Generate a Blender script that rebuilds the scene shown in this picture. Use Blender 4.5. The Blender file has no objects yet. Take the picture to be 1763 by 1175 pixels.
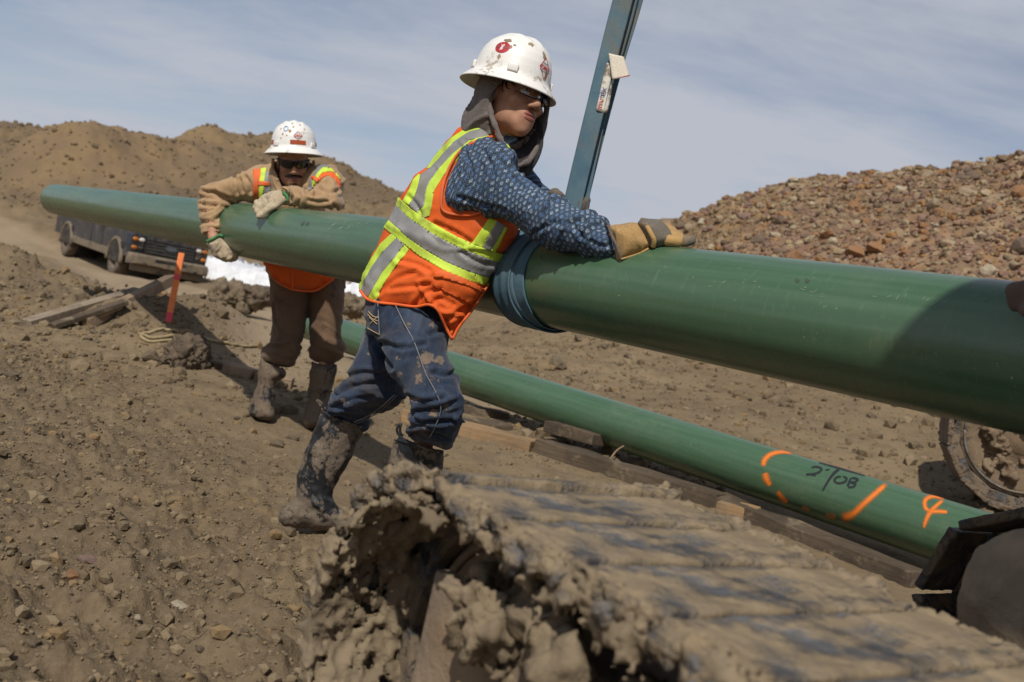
import bpy, bmesh, math, random
import numpy as np
from mathutils import Vector, Matrix

random.seed(7)
RNG = np.random.default_rng(11)
scene = bpy.context.scene
COL = scene.collection

# ------------------------------------------------------------------ camera frame
FPX, CX, CY = 1714.0, 881.5, 587.5           # 35 mm lens on a 1763 px wide frame
_n = np.array([0.2014, 1.0, -0.0303]); _n /= np.linalg.norm(_n)
_f = np.array([0., 0., 1.]); _r = np.array([1., 0., 0.])
AZ = _n
AY = _f - (_f @ AZ) * AZ; AY /= np.linalg.norm(AY)
AX = _r - (_r @ AZ) * AZ; AX -= (AX @ AY) * AY; AX /= np.linalg.norm(AX)
C2W = np.stack([AX, AY, AZ])                 # world = C2W @ cam   (cam = right, up, forward)
CAM = np.array([0., 0., 0.833])

def P(px, row, z):
    """camera-frame point seen at a photo pixel at depth z (metres)"""
    return np.array([(px - CX) / FPX * z, -(row - CY) / FPX * z, z])
def W(p):
    return np.asarray(p, float) @ C2W.T + CAM
def toC(w):
    return (np.asarray(w, float) - CAM) @ C2W
def WP(px, row, z):
    return W(P(px, row, z))
def proj(c):
    return np.stack([CX + c[:, 0] / c[:, 2] * FPX, CY - c[:, 1] / c[:, 2] * FPX], 1)
def unit(v):
    v = np.asarray(v, float); return v / np.linalg.norm(v)

cam_d = bpy.data.cameras.new('camera'); cam = bpy.data.objects.new('camera', cam_d)
COL.objects.link(cam); scene.camera = cam
cam_d.sensor_width = 36.0; cam_d.lens = FPX / 1763.0 * 36.0
cam_d.clip_start = 0.05; cam_d.clip_end = 6000
_R, _U, _F = C2W @ _r, C2W @ np.array([0, 1., 0]), C2W @ _f
cam.matrix_world = Matrix(((_R[0], _U[0], -_F[0], CAM[0]), (_R[1], _U[1], -_F[1], CAM[1]),
                           (_R[2], _U[2], -_F[2], CAM[2]), (0, 0, 0, 1)))
cam_d.dof.use_dof = True; cam_d.dof.focus_distance = 2.95; cam_d.dof.aperture_fstop = 4.5

# ------------------------------------------------------------------ light
SUN_EL = math.radians(48)
_sh = C2W @ np.array([-0.22, 0.0, -0.975]); SUN_AZ = math.atan2(_sh[0], _sh[1])   # from +Y towards +X
SUN_DIR = np.array([math.sin(SUN_AZ) * math.cos(SUN_EL), math.cos(SUN_AZ) * math.cos(SUN_EL), math.sin(SUN_EL)])
sd = bpy.data.lights.new('sun', 'SUN'); sd.energy = 3.9; sd.angle = math.radians(0.9); sd.color = (1.0, 0.945, 0.86)
so = bpy.data.objects.new('sun', sd); COL.objects.link(so)
so.rotation_euler = Vector(SUN_DIR).to_track_quat('Z', 'Y').to_euler()
so.location = (0, 0, 30)

world = bpy.data.worlds.new('World'); scene.world = world; world.use_nodes = True
wt = world.node_tree; wt.nodes.clear()
def wn(t, **k):
    n = wt.nodes.new(t)
    for a, b in k.items(): setattr(n, a, b)
    return n
w_out = wn('ShaderNodeOutputWorld'); w_bg = wn('ShaderNodeBackground'); w_bg.inputs['Strength'].default_value = 0.080
w_sky = wn('ShaderNodeTexSky', sky_type='NISHITA', sun_disc=False, sun_elevation=SUN_EL, sun_rotation=SUN_AZ,
           altitude=1500, air_density=1.0, dust_density=1.2, ozone_density=1.0)
w_tc = wn('ShaderNodeTexCoord'); w_sep = wn('ShaderNodeSeparateXYZ')
wt.links.new(w_tc.outputs['Generated'], w_sep.inputs[0])
def wmath(op, a, b=None, clamp=False):
    n = wn('ShaderNodeMath', operation=op, use_clamp=clamp)
    for i, v in enumerate((a, b)):
        if v is None: continue
        if isinstance(v, (int, float)): n.inputs[i].default_value = v
        else: wt.links.new(v, n.inputs[i])
    return n.outputs[0]
zc = wmath('ADD', wmath('MAXIMUM', w_sep.outputs['Z'], 0.0), 0.16)
w_cmb = wn('ShaderNodeCombineXYZ')
wt.links.new(wmath('DIVIDE', w_sep.outputs['X'], zc), w_cmb.inputs[0])
wt.links.new(wmath('DIVIDE', w_sep.outputs['Y'], zc), w_cmb.inputs[1])
w_map = wn('ShaderNodeMapping'); w_map.inputs['Rotation'].default_value = (0, 0, math.radians(28)); w_map.inputs['Scale'].default_value = (0.6, 1.1, 1)
wt.links.new(w_cmb.outputs[0], w_map.inputs[0])
def wnoise(scale, detail, rough, dist, off):
    n = wn('ShaderNodeTexNoise'); n.inputs['Scale'].default_value = scale; n.inputs['Detail'].default_value = detail
    n.inputs['Roughness'].default_value = rough; n.inputs['Distortion'].default_value = dist
    m = wn('ShaderNodeVectorMath', operation='ADD'); m.inputs[1].default_value = off
    wt.links.new(w_map.outputs[0], m.inputs[0]); wt.links.new(m.outputs[0], n.inputs['Vector'])
    return n.outputs['Fac']
c1 = wnoise(0.75, 7, 0.55, 0.35, (3.1, 0.4, 0)); c2 = wnoise(2.6, 8, 0.62, 0.5, (0.7, 5.2, 0))
cl = wmath('ADD', wmath('MULTIPLY', c1, 0.80), wmath('MULTIPLY', c2, 0.20))
w_r = wn('ShaderNodeMapRange', interpolation_type='SMOOTHSTEP')
w_r.inputs['From Min'].default_value = 0.37; w_r.inputs['From Max'].default_value = 0.63
w_r.inputs['To Min'].default_value = 0.10; w_r.inputs['To Max'].default_value = 0.95
wt.links.new(cl, w_r.inputs['Value'])
haze = wmath('MULTIPLY', wmath('POWER', wmath('SUBTRACT', 1.0, wmath('MAXIMUM', w_sep.outputs['Z'], 0.0)), 4.0), 0.55)
fac = wmath('ADD', w_r.outputs[0], haze, True)
w_mix = wn('ShaderNodeMix', data_type='RGBA')
w_mix.inputs['B'].default_value = (6.0, 6.35, 7.2, 1)
wt.links.new(fac, w_mix.inputs['Factor']); wt.links.new(w_sky.outputs[0], w_mix.inputs['A'])
wt.links.new(w_mix.outputs['Result'], w_bg.inputs['Color']); wt.links.new(w_bg.outputs[0], w_out.inputs[0])

scene.view_settings.view_transform = 'Standard'; scene.view_settings.look = 'None'
scene.view_settings.exposure = 0.0; scene.view_settings.gamma = 1.0; scene.view_settings.use_curve_mapping = False
scene.render.engine = 'CYCLES'
scene.cycles.use_denoising = True
try: scene.cycles.denoiser = 'OPENIMAGEDENOISE'
except Exception: pass
scene.cycles.max_bounces = 6; scene.cycles.transparent_max_bounces = 12

# ------------------------------------------------------------------ noise
_perm = np.random.default_rng(3).permutation(4096).astype(np.int64)
_val = np.random.default_rng(4).random(4096).astype(np.float32) * 2 - 1
def noise(p, scale=1.0, seed=0):
    p = np.asarray(p, np.float32) * scale + seed * 17.31
    i = np.floor(p).astype(np.int64); f = (p - i).astype(np.float32)
    f = f * f * f * (f * (f * 6 - 15) + 10)
    def h(dx, dy, dz):
        a = _perm[(i[:, 0] + dx) & 4095]; a = _perm[(a + i[:, 1] + dy) & 4095]
        return _val[(a + (i[:, 2] + dz) * 57) & 4095] if False else _val[_perm[(a + i[:, 2] + dz) & 4095]]
    fx, fy, fz = f[:, 0], f[:, 1], f[:, 2]
    x00 = h(0,0,0) * (1-fx) + h(1,0,0) * fx; x10 = h(0,1,0) * (1-fx) + h(1,1,0) * fx
    x01 = h(0,0,1) * (1-fx) + h(1,0,1) * fx; x11 = h(0,1,1) * (1-fx) + h(1,1,1) * fx
    return (x00 * (1-fy) + x10 * fy) * (1-fz) + (x01 * (1-fy) + x11 * fy) * fz
def fbm(p, scale=1.0, oct=4, gain=0.5, seed=0, ridge=False):
    t = 0.0; a = 1.0; s = scale
    for k in range(oct):
        n = noise(p, s, seed + k * 3.7)
        t = t + a * ((1 - 2 * np.abs(n)) if ridge else n); a *= gain; s *= 2.03
    return t

# ------------------------------------------------------------------ mesh + objects
def mesh_np(name, V, Fq, attrs=None, smooth=True, mats=None, fmat=None):
    me = bpy.data.meshes.new(name)
    V = np.asarray(V, np.float32); Fq = np.asarray(Fq, np.int32); k = Fq.shape[1]
    me.vertices.add(len(V)); me.vertices.foreach_set('co', V.ravel())
    me.loops.add(Fq.size); me.loops.foreach_set('vertex_index', Fq.ravel())
    me.polygons.add(len(Fq)); me.polygons.foreach_set('loop_start', np.arange(0, Fq.size, k, dtype=np.int32))
    me.polygons.foreach_set('loop_total', np.full(len(Fq), k, np.int32))
    me.polygons.foreach_set('use_smooth', np.full(len(Fq), smooth))
    for m in (mats or []): me.materials.append(m)
    if fmat is not None: me.polygons.foreach_set('material_index', np.asarray(fmat, np.int32))
    for a, v in (attrs or {}).items():
        at = me.attributes.new(a, 'FLOAT', 'POINT'); at.data.foreach_set('value', np.asarray(v, np.float32))
    me.update(calc_edges=True); me.validate()
    return me
def link(name, me, parent=None, mat=None, loc=None):
    o = bpy.data.objects.new(name, me); COL.objects.link(o)
    if mat is not None and me is not None:
        if len(me.materials) == 0: me.materials.append(mat)
    if parent is not None: o.parent = parent
    if loc is not None: o.location = loc
    return o
def tag(o, label=None, cat=None, group=None, kind=None):
    if label: o['label'] = label
    if cat: o['category'] = cat
    if group: o['group'] = group
    if kind: o['kind'] = kind
    return o
def thing(name, loc, label, cat, group=None):
    o = bpy.data.objects.new(name, None); COL.objects.link(o); o.location = loc; o.empty_display_size = 0.1
    return tag(o, label, cat, group)
def base_of(o):
    b = np.zeros(3)
    while o is not None:
        b += np.array(o.location); o = o.parent
    return b
def part(name, V, Fc, parent, mat, attrs=None, smooth=True, label=None, kind=None, group=None, world=True):
    """V in world coordinates"""
    V = np.asarray(V, float)
    if parent is not None and world: V = V - base_of(parent)
    me = mesh_np(name, V, Fc, attrs, smooth)
    o = link(name, me, parent, mat)
    if label: o['label'] = label
    if kind: o['kind'] = kind
    return o
def vnormals(V, Fc):
    a = V[Fc[:, 0]]; n = np.cross(V[Fc[:, 1]] - a, V[Fc[:, 2]] - a)
    if Fc.shape[1] == 4: n = n + np.cross(V[Fc[:, 2]] - a, V[Fc[:, 3]] - a)
    N = np.zeros_like(V)
    for k in range(Fc.shape[1]): np.add.at(N, Fc[:, k], n)
    return N / np.maximum(np.linalg.norm(N, axis=1, keepdims=True), 1e-12)
def tri(Fc):
    if Fc.shape[1] == 3: return Fc
    return np.concatenate([Fc[:, [0, 1, 2]], Fc[:, [0, 2, 3]]])
def merge(parts):
    Vs, Fs, n = [], [], 0
    for V, Fc in parts:
        Vs.append(np.asarray(V, float)); Fs.append(tri(np.asarray(Fc)) + n); n += len(V)
    return np.concatenate(Vs), np.concatenate(Fs)

# boxes, tubes, lofts (return V, F in whatever frame the input is)
def box(c, sx, sy, sz, ax=None, bevel=0.0):
    """bevelled box; ax = 3x3 rows (unit axes)"""
    ax = np.eye(3) if ax is None else np.asarray(ax)
    bm = bmesh.new(); bmesh.ops.create_cube(bm, size=1.0)
    for v in bm.verts: v.co = Vector((v.co.x * sx, v.co.y * sy, v.co.z * sz))
    if bevel > 0:
        bmesh.ops.bevel(bm, geom=list(bm.edges), offset=bevel, segments=2, profile=0.6, affect='EDGES')
    bmesh.ops.triangulate(bm, faces=bm.faces[:])
    V = np.array([v.co[:] for v in bm.verts]) @ ax + np.asarray(c); bm.verts.index_update()
    Fc = np.array([[v.index for v in f.verts] for f in bm.faces]); bm.free()
    return V, Fc
def frames(pts, up=None):
    pts = np.asarray(pts, float); T = np.gradient(pts, axis=0); T /= np.maximum(np.linalg.norm(T, axis=1, keepdims=True), 1e-9)
    u = np.array(up if up is not None else [0, 0, 1.0], float)
    if abs(u @ T[0]) > 0.9 and up is None: u = np.array([1.0, 0, 0])
    S, Us = [], []
    for t in T:
        s = np.cross(t, u); s /= max(np.linalg.norm(s), 1e-9); uu = np.cross(s, t); S.append(s); Us.append(uu); u = uu
    return T, np.array(S), np.array(Us)
def tube(pts, rad, seg=12, up=None, flat=1.0, caps=True):
    pts = np.asarray(pts, float); n = len(pts); rad = np.broadcast_to(np.asarray(rad, float), (n,))
    T, S, U = frames(pts, up); a = np.linspace(0, 2 * math.pi, seg, endpoint=False)
    V = (pts[:, None] + rad[:, None, None] * (np.cos(a)[None, :, None] * S[:, None] + flat * np.sin(a)[None, :, None] * U[:, None])).reshape(-1, 3)
    Fc = []
    for i in range(n - 1):
        for j in range(seg):
            k = (j + 1) % seg; Fc.append((i * seg + j, i * seg + k, (i + 1) * seg + k, (i + 1) * seg + j))
    Fc = tri(np.array(Fc))
    if caps:
        c = [[0, j + 1, j] for j in range(1, seg - 1)]; b = (n - 1) * seg
        c += [[b, b + j, b + j + 1] for j in range(1, seg - 1)]
        Fc = np.concatenate([Fc, np.array(c)])
    return V, Fc
def ico(sub=2):
    bm = bmesh.new(); bmesh.ops.create_icosphere(bm, subdivisions=sub, radius=1.0); bm.verts.index_update()
    V = np.array([v.co[:] for v in bm.verts]); Fc = np.array([[v.index for v in f.verts] for f in bm.faces]); bm.free()
    return V, Fc
def spline(pts, n=40):
    """Catmull-Rom through pts"""
    pts = np.asarray(pts, float); Q = np.vstack([2 * pts[0] - pts[1], pts, 2 * pts[-1] - pts[-2]]); out = []
    m = len(pts) - 1
    for t in np.linspace(0, m, n):
        i = min(int(t), m - 1); u = t - i; a, b, c, d = Q[i], Q[i + 1], Q[i + 2], Q[i + 3]
        out.append(0.5 * ((2 * b) + (c - a) * u + (2 * a - 5 * b + 4 * c - d) * u * u + (3 * b - a - 3 * c + d) * u ** 3))
    return np.array(out)

# ------------------------------------------------------------------ implicit surfaces (camera frame)
def poly_sdf(poly, pts):
    """signed distance in pixels, positive INSIDE"""
    A = np.asarray(poly, np.float32); B = np.roll(A, -1, 0); d2 = np.full(len(pts), 1e12, np.float32); ins = np.zeros(len(pts), bool)
    x, y = pts[:, 0].astype(np.float32), pts[:, 1].astype(np.float32)
    for a, b in zip(A, B):
        e = b - a; wx, wy = x - a[0], y - a[1]
        t = np.clip((wx * e[0] + wy * e[1]) / max(e @ e, 1e-9), 0, 1)
        d2 = np.minimum(d2, (wx - t * e[0]) ** 2 + (wy - t * e[1]) ** 2)
        c = ((a[1] > y) != (b[1] > y)); 
        if abs(e[1]) > 1e-9: ins ^= c & (x < (b[0] - a[0]) * (y - a[1]) / e[1] + a[0])
    return np.where(ins, 1, -1) * np.sqrt(d2)
class Field:
    def __init__(s, xs, ys, zs):
        s.xs, s.ys, s.zs = [np.asarray(v, np.float32) for v in (xs, ys, zs)]
        s.D = np.full((len(s.xs), len(s.ys), len(s.zs)), 1.0, np.float32)
    @staticmethod
    def box(lo, hi, h):
        return Field(*[np.arange(lo[k] - 3 * h, hi[k] + 3 * h, h) for k in range(3)])
    def _sub(s, lo, hi):
        r = []
        for v, a, b in zip((s.xs, s.ys, s.zs), lo, hi):
            i, j = np.searchsorted(v, a), np.searchsorted(v, b); r.append(slice(max(i - 1, 0), min(j + 1, len(v))))
        return tuple(r)
    def _pts(s, sl):
        g = np.meshgrid(s.xs[sl[0]], s.ys[sl[1]], s.zs[sl[2]], indexing='ij')
        return np.stack([v.ravel() for v in g], 1)
    def add(s, fn, lo, hi, k=0.0, op='u', pad=0.06):
        sl = s._sub(np.asarray(lo) - pad - k, np.asarray(hi) + pad + k)
        if any(q.stop - q.start < 2 for q in sl): return
        p = s._pts(sl); d = fn(p).reshape(s.D[sl].shape).astype(np.float32); o = s.D[sl]
        if op == 'u':
            if k > 0:
                h = np.clip(0.5 + 0.5 * (o - d) / k, 0, 1); r = o * (1 - h) + d * h - k * h * (1 - h)
            else: r = np.minimum(o, d)
        elif op == 's':
            if k > 0:
                h = np.clip(0.5 - 0.5 * (o + d) / k, 0, 1); r = o * (1 - h) - d * h + k * h * (1 - h)
            else: r = np.maximum(o, -d)
        elif op == 'i': r = np.maximum(o, d)
        s.D[sl] = r
    def cone(s, a, b, ra, rb, k=0.0, op='u'):
        a, b = np.asarray(a, float), np.asarray(b, float); ab = b - a; L = max(ab @ ab, 1e-9)
        def fn(p):
            t = np.clip(((p - a) @ ab) / L, 0, 1); return np.linalg.norm(p - a - t[:, None] * ab, axis=1) - (ra + (rb - ra) * t)
        R = max(ra, rb); s.add(fn, np.minimum(a, b) - R, np.maximum(a, b) + R, k, op)
    def chain(s, pts, rad, k=0.0, k0=None):
        for i in range(len(pts) - 1): s.cone(pts[i], pts[i + 1], rad[i], rad[i + 1], k if i or k0 is None else k0)
    def ell(s, c, r, ax=None, k=0.0, op='u'):
        c = np.asarray(c, float); r = np.asarray(r, float); A = np.eye(3) if ax is None else np.asarray(ax)
        def fn(p):
            q = ((p - c) @ A.T) / r; L = np.linalg.norm(q, axis=1); g = np.linalg.norm(q / r, axis=1)
            return L * (L - 1) / np.maximum(g, 1e-6)
        R = r.max(); s.add(fn, c - R, c + R, k, op)
    def inflate(s, poly, zfun, R, T, k=0.0, op='u', zr=None):
        """pillow grown from a closed outline: R lateral rounding radius, T half depth (m)"""
        poly = np.asarray(poly, float); z0, z1 = zr
        sc = np.array([z0, z1]); xs = (poly[:, 0] - CX) / FPX; ys = -(poly[:, 1] - CY) / FPX
        lo = [(xs[:, None] * sc).min(), (ys[:, None] * sc).min(), z0 - 0.02]; hi = [(xs[:, None] * sc).max(), (ys[:, None] * sc).max(), z1 + 0.02]
        gx = np.arange(poly[:, 0].min() - 60, poly[:, 0].max() + 61, 2.0); gy = np.arange(poly[:, 1].min() - 60, poly[:, 1].max() + 61, 2.0)
        G = np.meshgrid(gx, gy, indexing='ij'); S = poly_sdf(poly, np.stack([G[0].ravel(), G[1].ravel()], 1)).reshape(len(gx), len(gy))
        def fn(p):
            q = proj(p); u = np.clip((q[:, 0] - gx[0]) / 2.0, 0, len(gx) - 1.001); v = np.clip((q[:, 1] - gy[0]) / 2.0, 0, len(gy) - 1.001)
            i, j = u.astype(int), v.astype(int); fu, fv = u - i, v - j
            d = (S[i, j] * (1 - fu) + S[i + 1, j] * fu) * (1 - fv) + (S[i, j + 1] * (1 - fu) + S[i + 1, j + 1] * fu) * fv
            d = d * p[:, 2] / FPX
            zc_ = zfun(q[:, 0], q[:, 1]); RR = R(q[:, 0], q[:, 1]) if callable(R) else R; TT = T(q[:, 0], q[:, 1]) if callable(T) else T
            qq = np.maximum(RR - d, 0) / RR
            return (np.sqrt(qq * qq + ((p[:, 2] - zc_) / TT) ** 2) - 1) * np.minimum(RR, TT)
        s.add(fn, lo, hi, k, op, pad=0.03)
    def extract(s):
        return surface_nets(s.D, s.xs, s.ys, s.zs)
def surface_nets(D, xs, ys, zs):
    ins = D < 0
    cs = np.zeros(tuple(n - 1 for n in D.shape), np.int8)
    for a in (0, 1):
        for b in (0, 1):
            for c in (0, 1):
                cs += ins[a:D.shape[0] - 1 + a, b:D.shape[1] - 1 + b, c:D.shape[2] - 1 + c]
    act = np.argwhere((cs > 0) & (cs < 8)); idx = np.full(cs.shape, -1, np.int32); idx[tuple(act.T)] = np.arange(len(act))
    X = (xs, ys, zs); acc = np.zeros((len(act), 3)); cnt = np.zeros(len(act))
    for ax in range(3):
        o1, o2 = [k for k in range(3) if k != ax]
        for b in (0, 1):
            for c in (0, 1):
                A = act.copy(); A[:, o1] += b; A[:, o2] += c; B = A.copy(); B[:, ax] += 1
                da, db = D[tuple(A.T)], D[tuple(B.T)]; m = (da < 0) != (db < 0)
                if not m.any(): continue
                t = da[m] / (da[m] - db[m]); q = np.stack([X[k][A[m, k]] for k in range(3)], 1).astype(float)
                q[:, ax] += t * (X[ax][B[m, ax]] - X[ax][A[m, ax]])
                acc[m] += q; cnt[m] += 1
    V = acc / cnt[:, None]; quads = []
    for ax in range(3):
        o1, o2 = [(1, 2), (2, 0), (0, 1)][ax]
        sl0 = [slice(None)] * 3; sl1 = [slice(None)] * 3; sl0[ax] = slice(0, -1); sl1[ax] = slice(1, None)
        ch = np.argwhere(ins[tuple(sl0)] != ins[tuple(sl1)])
        ok = (ch[:, o1] > 0) & (ch[:, o2] > 0) & (ch[:, o1] < D.shape[o1] - 1) & (ch[:, o2] < D.shape[o2] - 1); ch = ch[ok]
        s0 = ins[tuple(ch.T)]
        def g(a, b):
            q = ch.copy(); q[:, o1] -= a; q[:, o2] -= b; return idx[tuple(q.T)]
        q = np.stack([g(1, 1), g(0, 1), g(0, 0), g(1, 0)], 1)
        q[~s0] = q[~s0][:, ::-1]; quads.append(q)
    Fq = np.concatenate(quads); Fq = Fq[(Fq >= 0).all(1)]
    return V, Fq[:, ::-1]      # the camera frame is left handed: flipped so that world normals point out
def relax(V, Fq, it=1, lam=0.5):
    E = np.concatenate([Fq[:, [k, (k + 1) % Fq.shape[1]]] for k in range(Fq.shape[1])])
    for _ in range(it):
        S = np.zeros_like(V); C = np.zeros(len(V))
        np.add.at(S, E[:, 0], V[E[:, 1]]); np.add.at(S, E[:, 1], V[E[:, 0]]); np.add.at(C, E[:, 0], 1); np.add.at(C, E[:, 1], 1)
        V = V + lam * (S / np.maximum(C, 1)[:, None] - V)
    return V
def clip_mesh(V, Fc, val, extra=None):
    """keep val>0, cutting triangles at the zero line"""
    Fc = tri(Fc); s = val[Fc] > 0; n = s.sum(1); keep = Fc[n == 3]; newV = list(); out = [keep]; cache = {}; base = len(V)
    def cut(a, b):
        k = (min(a, b), max(a, b))
        if k not in cache:
            t = val[a] / (val[a] - val[b]); cache[k] = base + len(newV); newV.append(V[a] + t * (V[b] - V[a]))
        return cache[k]
    add = []
    for f, m in zip(Fc[(n == 1) | (n == 2)], s[(n == 1) | (n == 2)]):
        if m.sum() == 1:
            i = int(np.argmax(m)); a, b, c = f[i], f[(i + 1) % 3], f[(i + 2) % 3]; add.append((a, cut(a, b), cut(a, c)))
        else:
            i = int(np.argmin(m)); a, b, c = f[i], f[(i + 1) % 3], f[(i + 2) % 3]; ab, ac = cut(a, b), cut(a, c)
            add.append((ab, b, c)); add.append((ab, c, ac))
    if add: out.append(np.array(add))
    Fo = np.concatenate(out) if out else np.zeros((0, 3), int); Vo = np.concatenate([V, np.array(newV).reshape(-1, 3)])
    if len(Fo) == 0: return np.zeros((0, 3)), np.zeros((0, 3), int)
    u, inv = np.unique(Fo.ravel(), return_inverse=True)
    return Vo[u], inv.reshape(-1, 3)
def shell(V, Fc, off, thick, N=None):
    """sheet patch -> thin closed solid raised by off along its normals (world frame)"""
    N = vnormals(V, Fc) if N is None else N
    top = V + N * off; bot = V + N * (off - thick); n = len(V)
    E = np.sort(np.concatenate([Fc[:, [0, 1]], Fc[:, [1, 2]], Fc[:, [2, 0]]]), 1)
    D = np.concatenate([Fc[:, [0, 1]], Fc[:, [1, 2]], Fc[:, [2, 0]]])
    u, inv, c = np.unique(E, axis=0, return_inverse=True, return_counts=True); b = D[c[inv.ravel()] == 1]
    side = np.concatenate([np.stack([b[:, 1], b[:, 0], b[:, 0] + n], 1), np.stack([b[:, 1], b[:, 0] + n, b[:, 1] + n], 1)]) if len(b) else np.zeros((0, 3), int)
    return np.concatenate([top, bot]), np.concatenate([Fc, Fc[:, ::-1] + n, side])

# ------------------------------------------------------------------ materials
def lin(h):
    h = h.lstrip('#'); c = [int(h[i:i + 2], 16) / 255 for i in (0, 2, 4)]
    return tuple(v / 12.92 if v <= 0.04045 else ((v + 0.055) / 1.055) ** 2.4 for v in c)
class M:
    def __init__(s, name):
        s.m = bpy.data.materials.new(name); s.m.use_nodes = True; s.t = s.m.node_tree; s.t.nodes.clear()
        s.out = s.n('ShaderNodeOutputMaterial'); s.b = s.n('ShaderNodeBsdfPrincipled'); s.l(s.b.outputs[0], s.out.inputs[0]); s._tc = None
    def n(s, t, **k):
        n = s.t.nodes.new(t)
        for a, b in k.items(): setattr(n, a, b)
        return n
    def l(s, a, b): s.t.links.new(a, b)
    def put(s, sock, v):
        if isinstance(v, bpy.types.NodeSocket): s.l(v, sock)
        elif isinstance(v, (tuple, list)) and len(v) == 3 and sock.type == 'RGBA': sock.default_value = (*v, 1)
        else: sock.default_value = v
    def co(s, kind='Object'):
        if s._tc is None: s._tc = s.n('ShaderNodeTexCoord')
        return s._tc.outputs[kind]
    def math(s, op, a, b=0.0, c=0.0, clamp=False):
        n = s.n('ShaderNodeMath', operation=op, use_clamp=clamp); s.put(n.inputs[0], a); s.put(n.inputs[1], b); s.put(n.inputs[2], c); return n.outputs[0]
    def noise(s, scale, detail=4, rough=0.55, dist=0.0, vec=None, off=(0, 0, 0), stretch=None, kind='Fac'):
        v = vec if vec is not None else s.co()
        mp = s.n('ShaderNodeMapping'); mp.inputs['Location'].default_value = off
        if stretch: mp.inputs['Scale'].default_value = stretch
        s.l(v, mp.inputs[0]); n = s.n('ShaderNodeTexNoise'); s.l(mp.outputs[0], n.inputs['Vector'])
        n.inputs['Scale'].default_value = scale; n.inputs['Detail'].default_value = detail; n.inputs['Roughness'].default_value = rough; n.inputs['Distortion'].default_value = dist
        return n.outputs[kind]
    def voro(s, scale, feature='F1', vec=None, rand=1.0, out='Distance'):
        n = s.n('ShaderNodeTexVoronoi', feature=feature); s.l(vec if vec is not None else s.co(), n.inputs['Vector']); n.inputs['Scale'].default_value = scale
        n.inputs['Randomness'].default_value = rand; return n.outputs[out]
    def ramp(s, v, a, b, lo=0.0, hi=1.0, smooth=True):
        n = s.n('ShaderNodeMapRange', interpolation_type='SMOOTHSTEP' if smooth else 'LINEAR'); s.put(n.inputs['Value'], v)
        for k, x in zip(('From Min', 'From Max', 'To Min', 'To Max'), (a, b, lo, hi)): n.inputs[k].default_value = x
        return n.outputs[0]
    def mix(s, f, a, b, blend='MIX'):
        n = s.n('ShaderNodeMix', data_type='RGBA', blend_type=blend); s.put(n.inputs['Factor'], f); s.put(n.inputs['A'], a); s.put(n.inputs['B'], b); return n.outputs['Result']
    def attr(s, name, out='Fac'):
        n = s.n('ShaderNodeAttribute', attribute_name=name); return n.outputs[out]
    def bump(s, h, strength=0.3, dist=0.01, normal=None):
        n = s.n('ShaderNodeBump'); s.put(n.inputs['Height'], h); n.inputs['Strength'].default_value = strength; n.inputs['Distance'].default_value = dist
        if normal is not None: s.l(normal, n.inputs['Normal'])
        return n.outputs[0]
    def fin(s, col=None, rough=None, metal=None, normal=None, **k):
        for nm, v in (('Base Color', col), ('Roughness', rough), ('Metallic', metal)):
            if v is not None: s.put(s.b.inputs[nm], v)
        if normal is not None: s.l(normal, s.b.inputs['Normal'])
        for a, v in k.items(): s.put(s.b.inputs[a.replace('_', ' ')], v)
        return s.m
SOIL = (0.205, 0.150, 0.103); SOIL_D = (0.098, 0.072, 0.050); SOIL_L = (0.30, 0.232, 0.168); MUD = (0.225, 0.176, 0.117)
def simple(name, col, col2=None, scale=12.0, rough=0.6, metal=0.0, bump=0.15, bscale=60.0, bdist=0.004, dirt=0.0, dirt_scale=7.0, dirt_col=MUD, spec=0.5, dirt_th=0.5):
    m = M(name); c = m.mix(m.ramp(m.noise(scale, 5), 0.35, 0.65), col, col2 if col2 else tuple(v * 0.75 for v in col))
    r = rough
    if dirt > 0:
        f = m.math('MULTIPLY', m.ramp(m.math('ADD', m.math('MULTIPLY', m.noise(dirt_scale, 7, 0.62, 0.6, off=(3, 1, 2)), 0.8), m.math('MULTIPLY', m.noise(dirt_scale * 6, 4, 0.6), 0.2)), dirt_th - 0.05, dirt_th + 0.09), dirt)
        c = m.mix(f, c, m.mix(m.noise(dirt_scale * 9, 3), tuple(v * 0.75 for v in dirt_col), dirt_col)); r = m.math('ADD', m.math('MULTIPLY', f, 0.9 - rough), rough)
    h = m.noise(bscale, 4, 0.6)
    return m.fin(c, r, metal, m.bump(h, bump, bdist), Specular_IOR_Level=spec)
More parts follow.
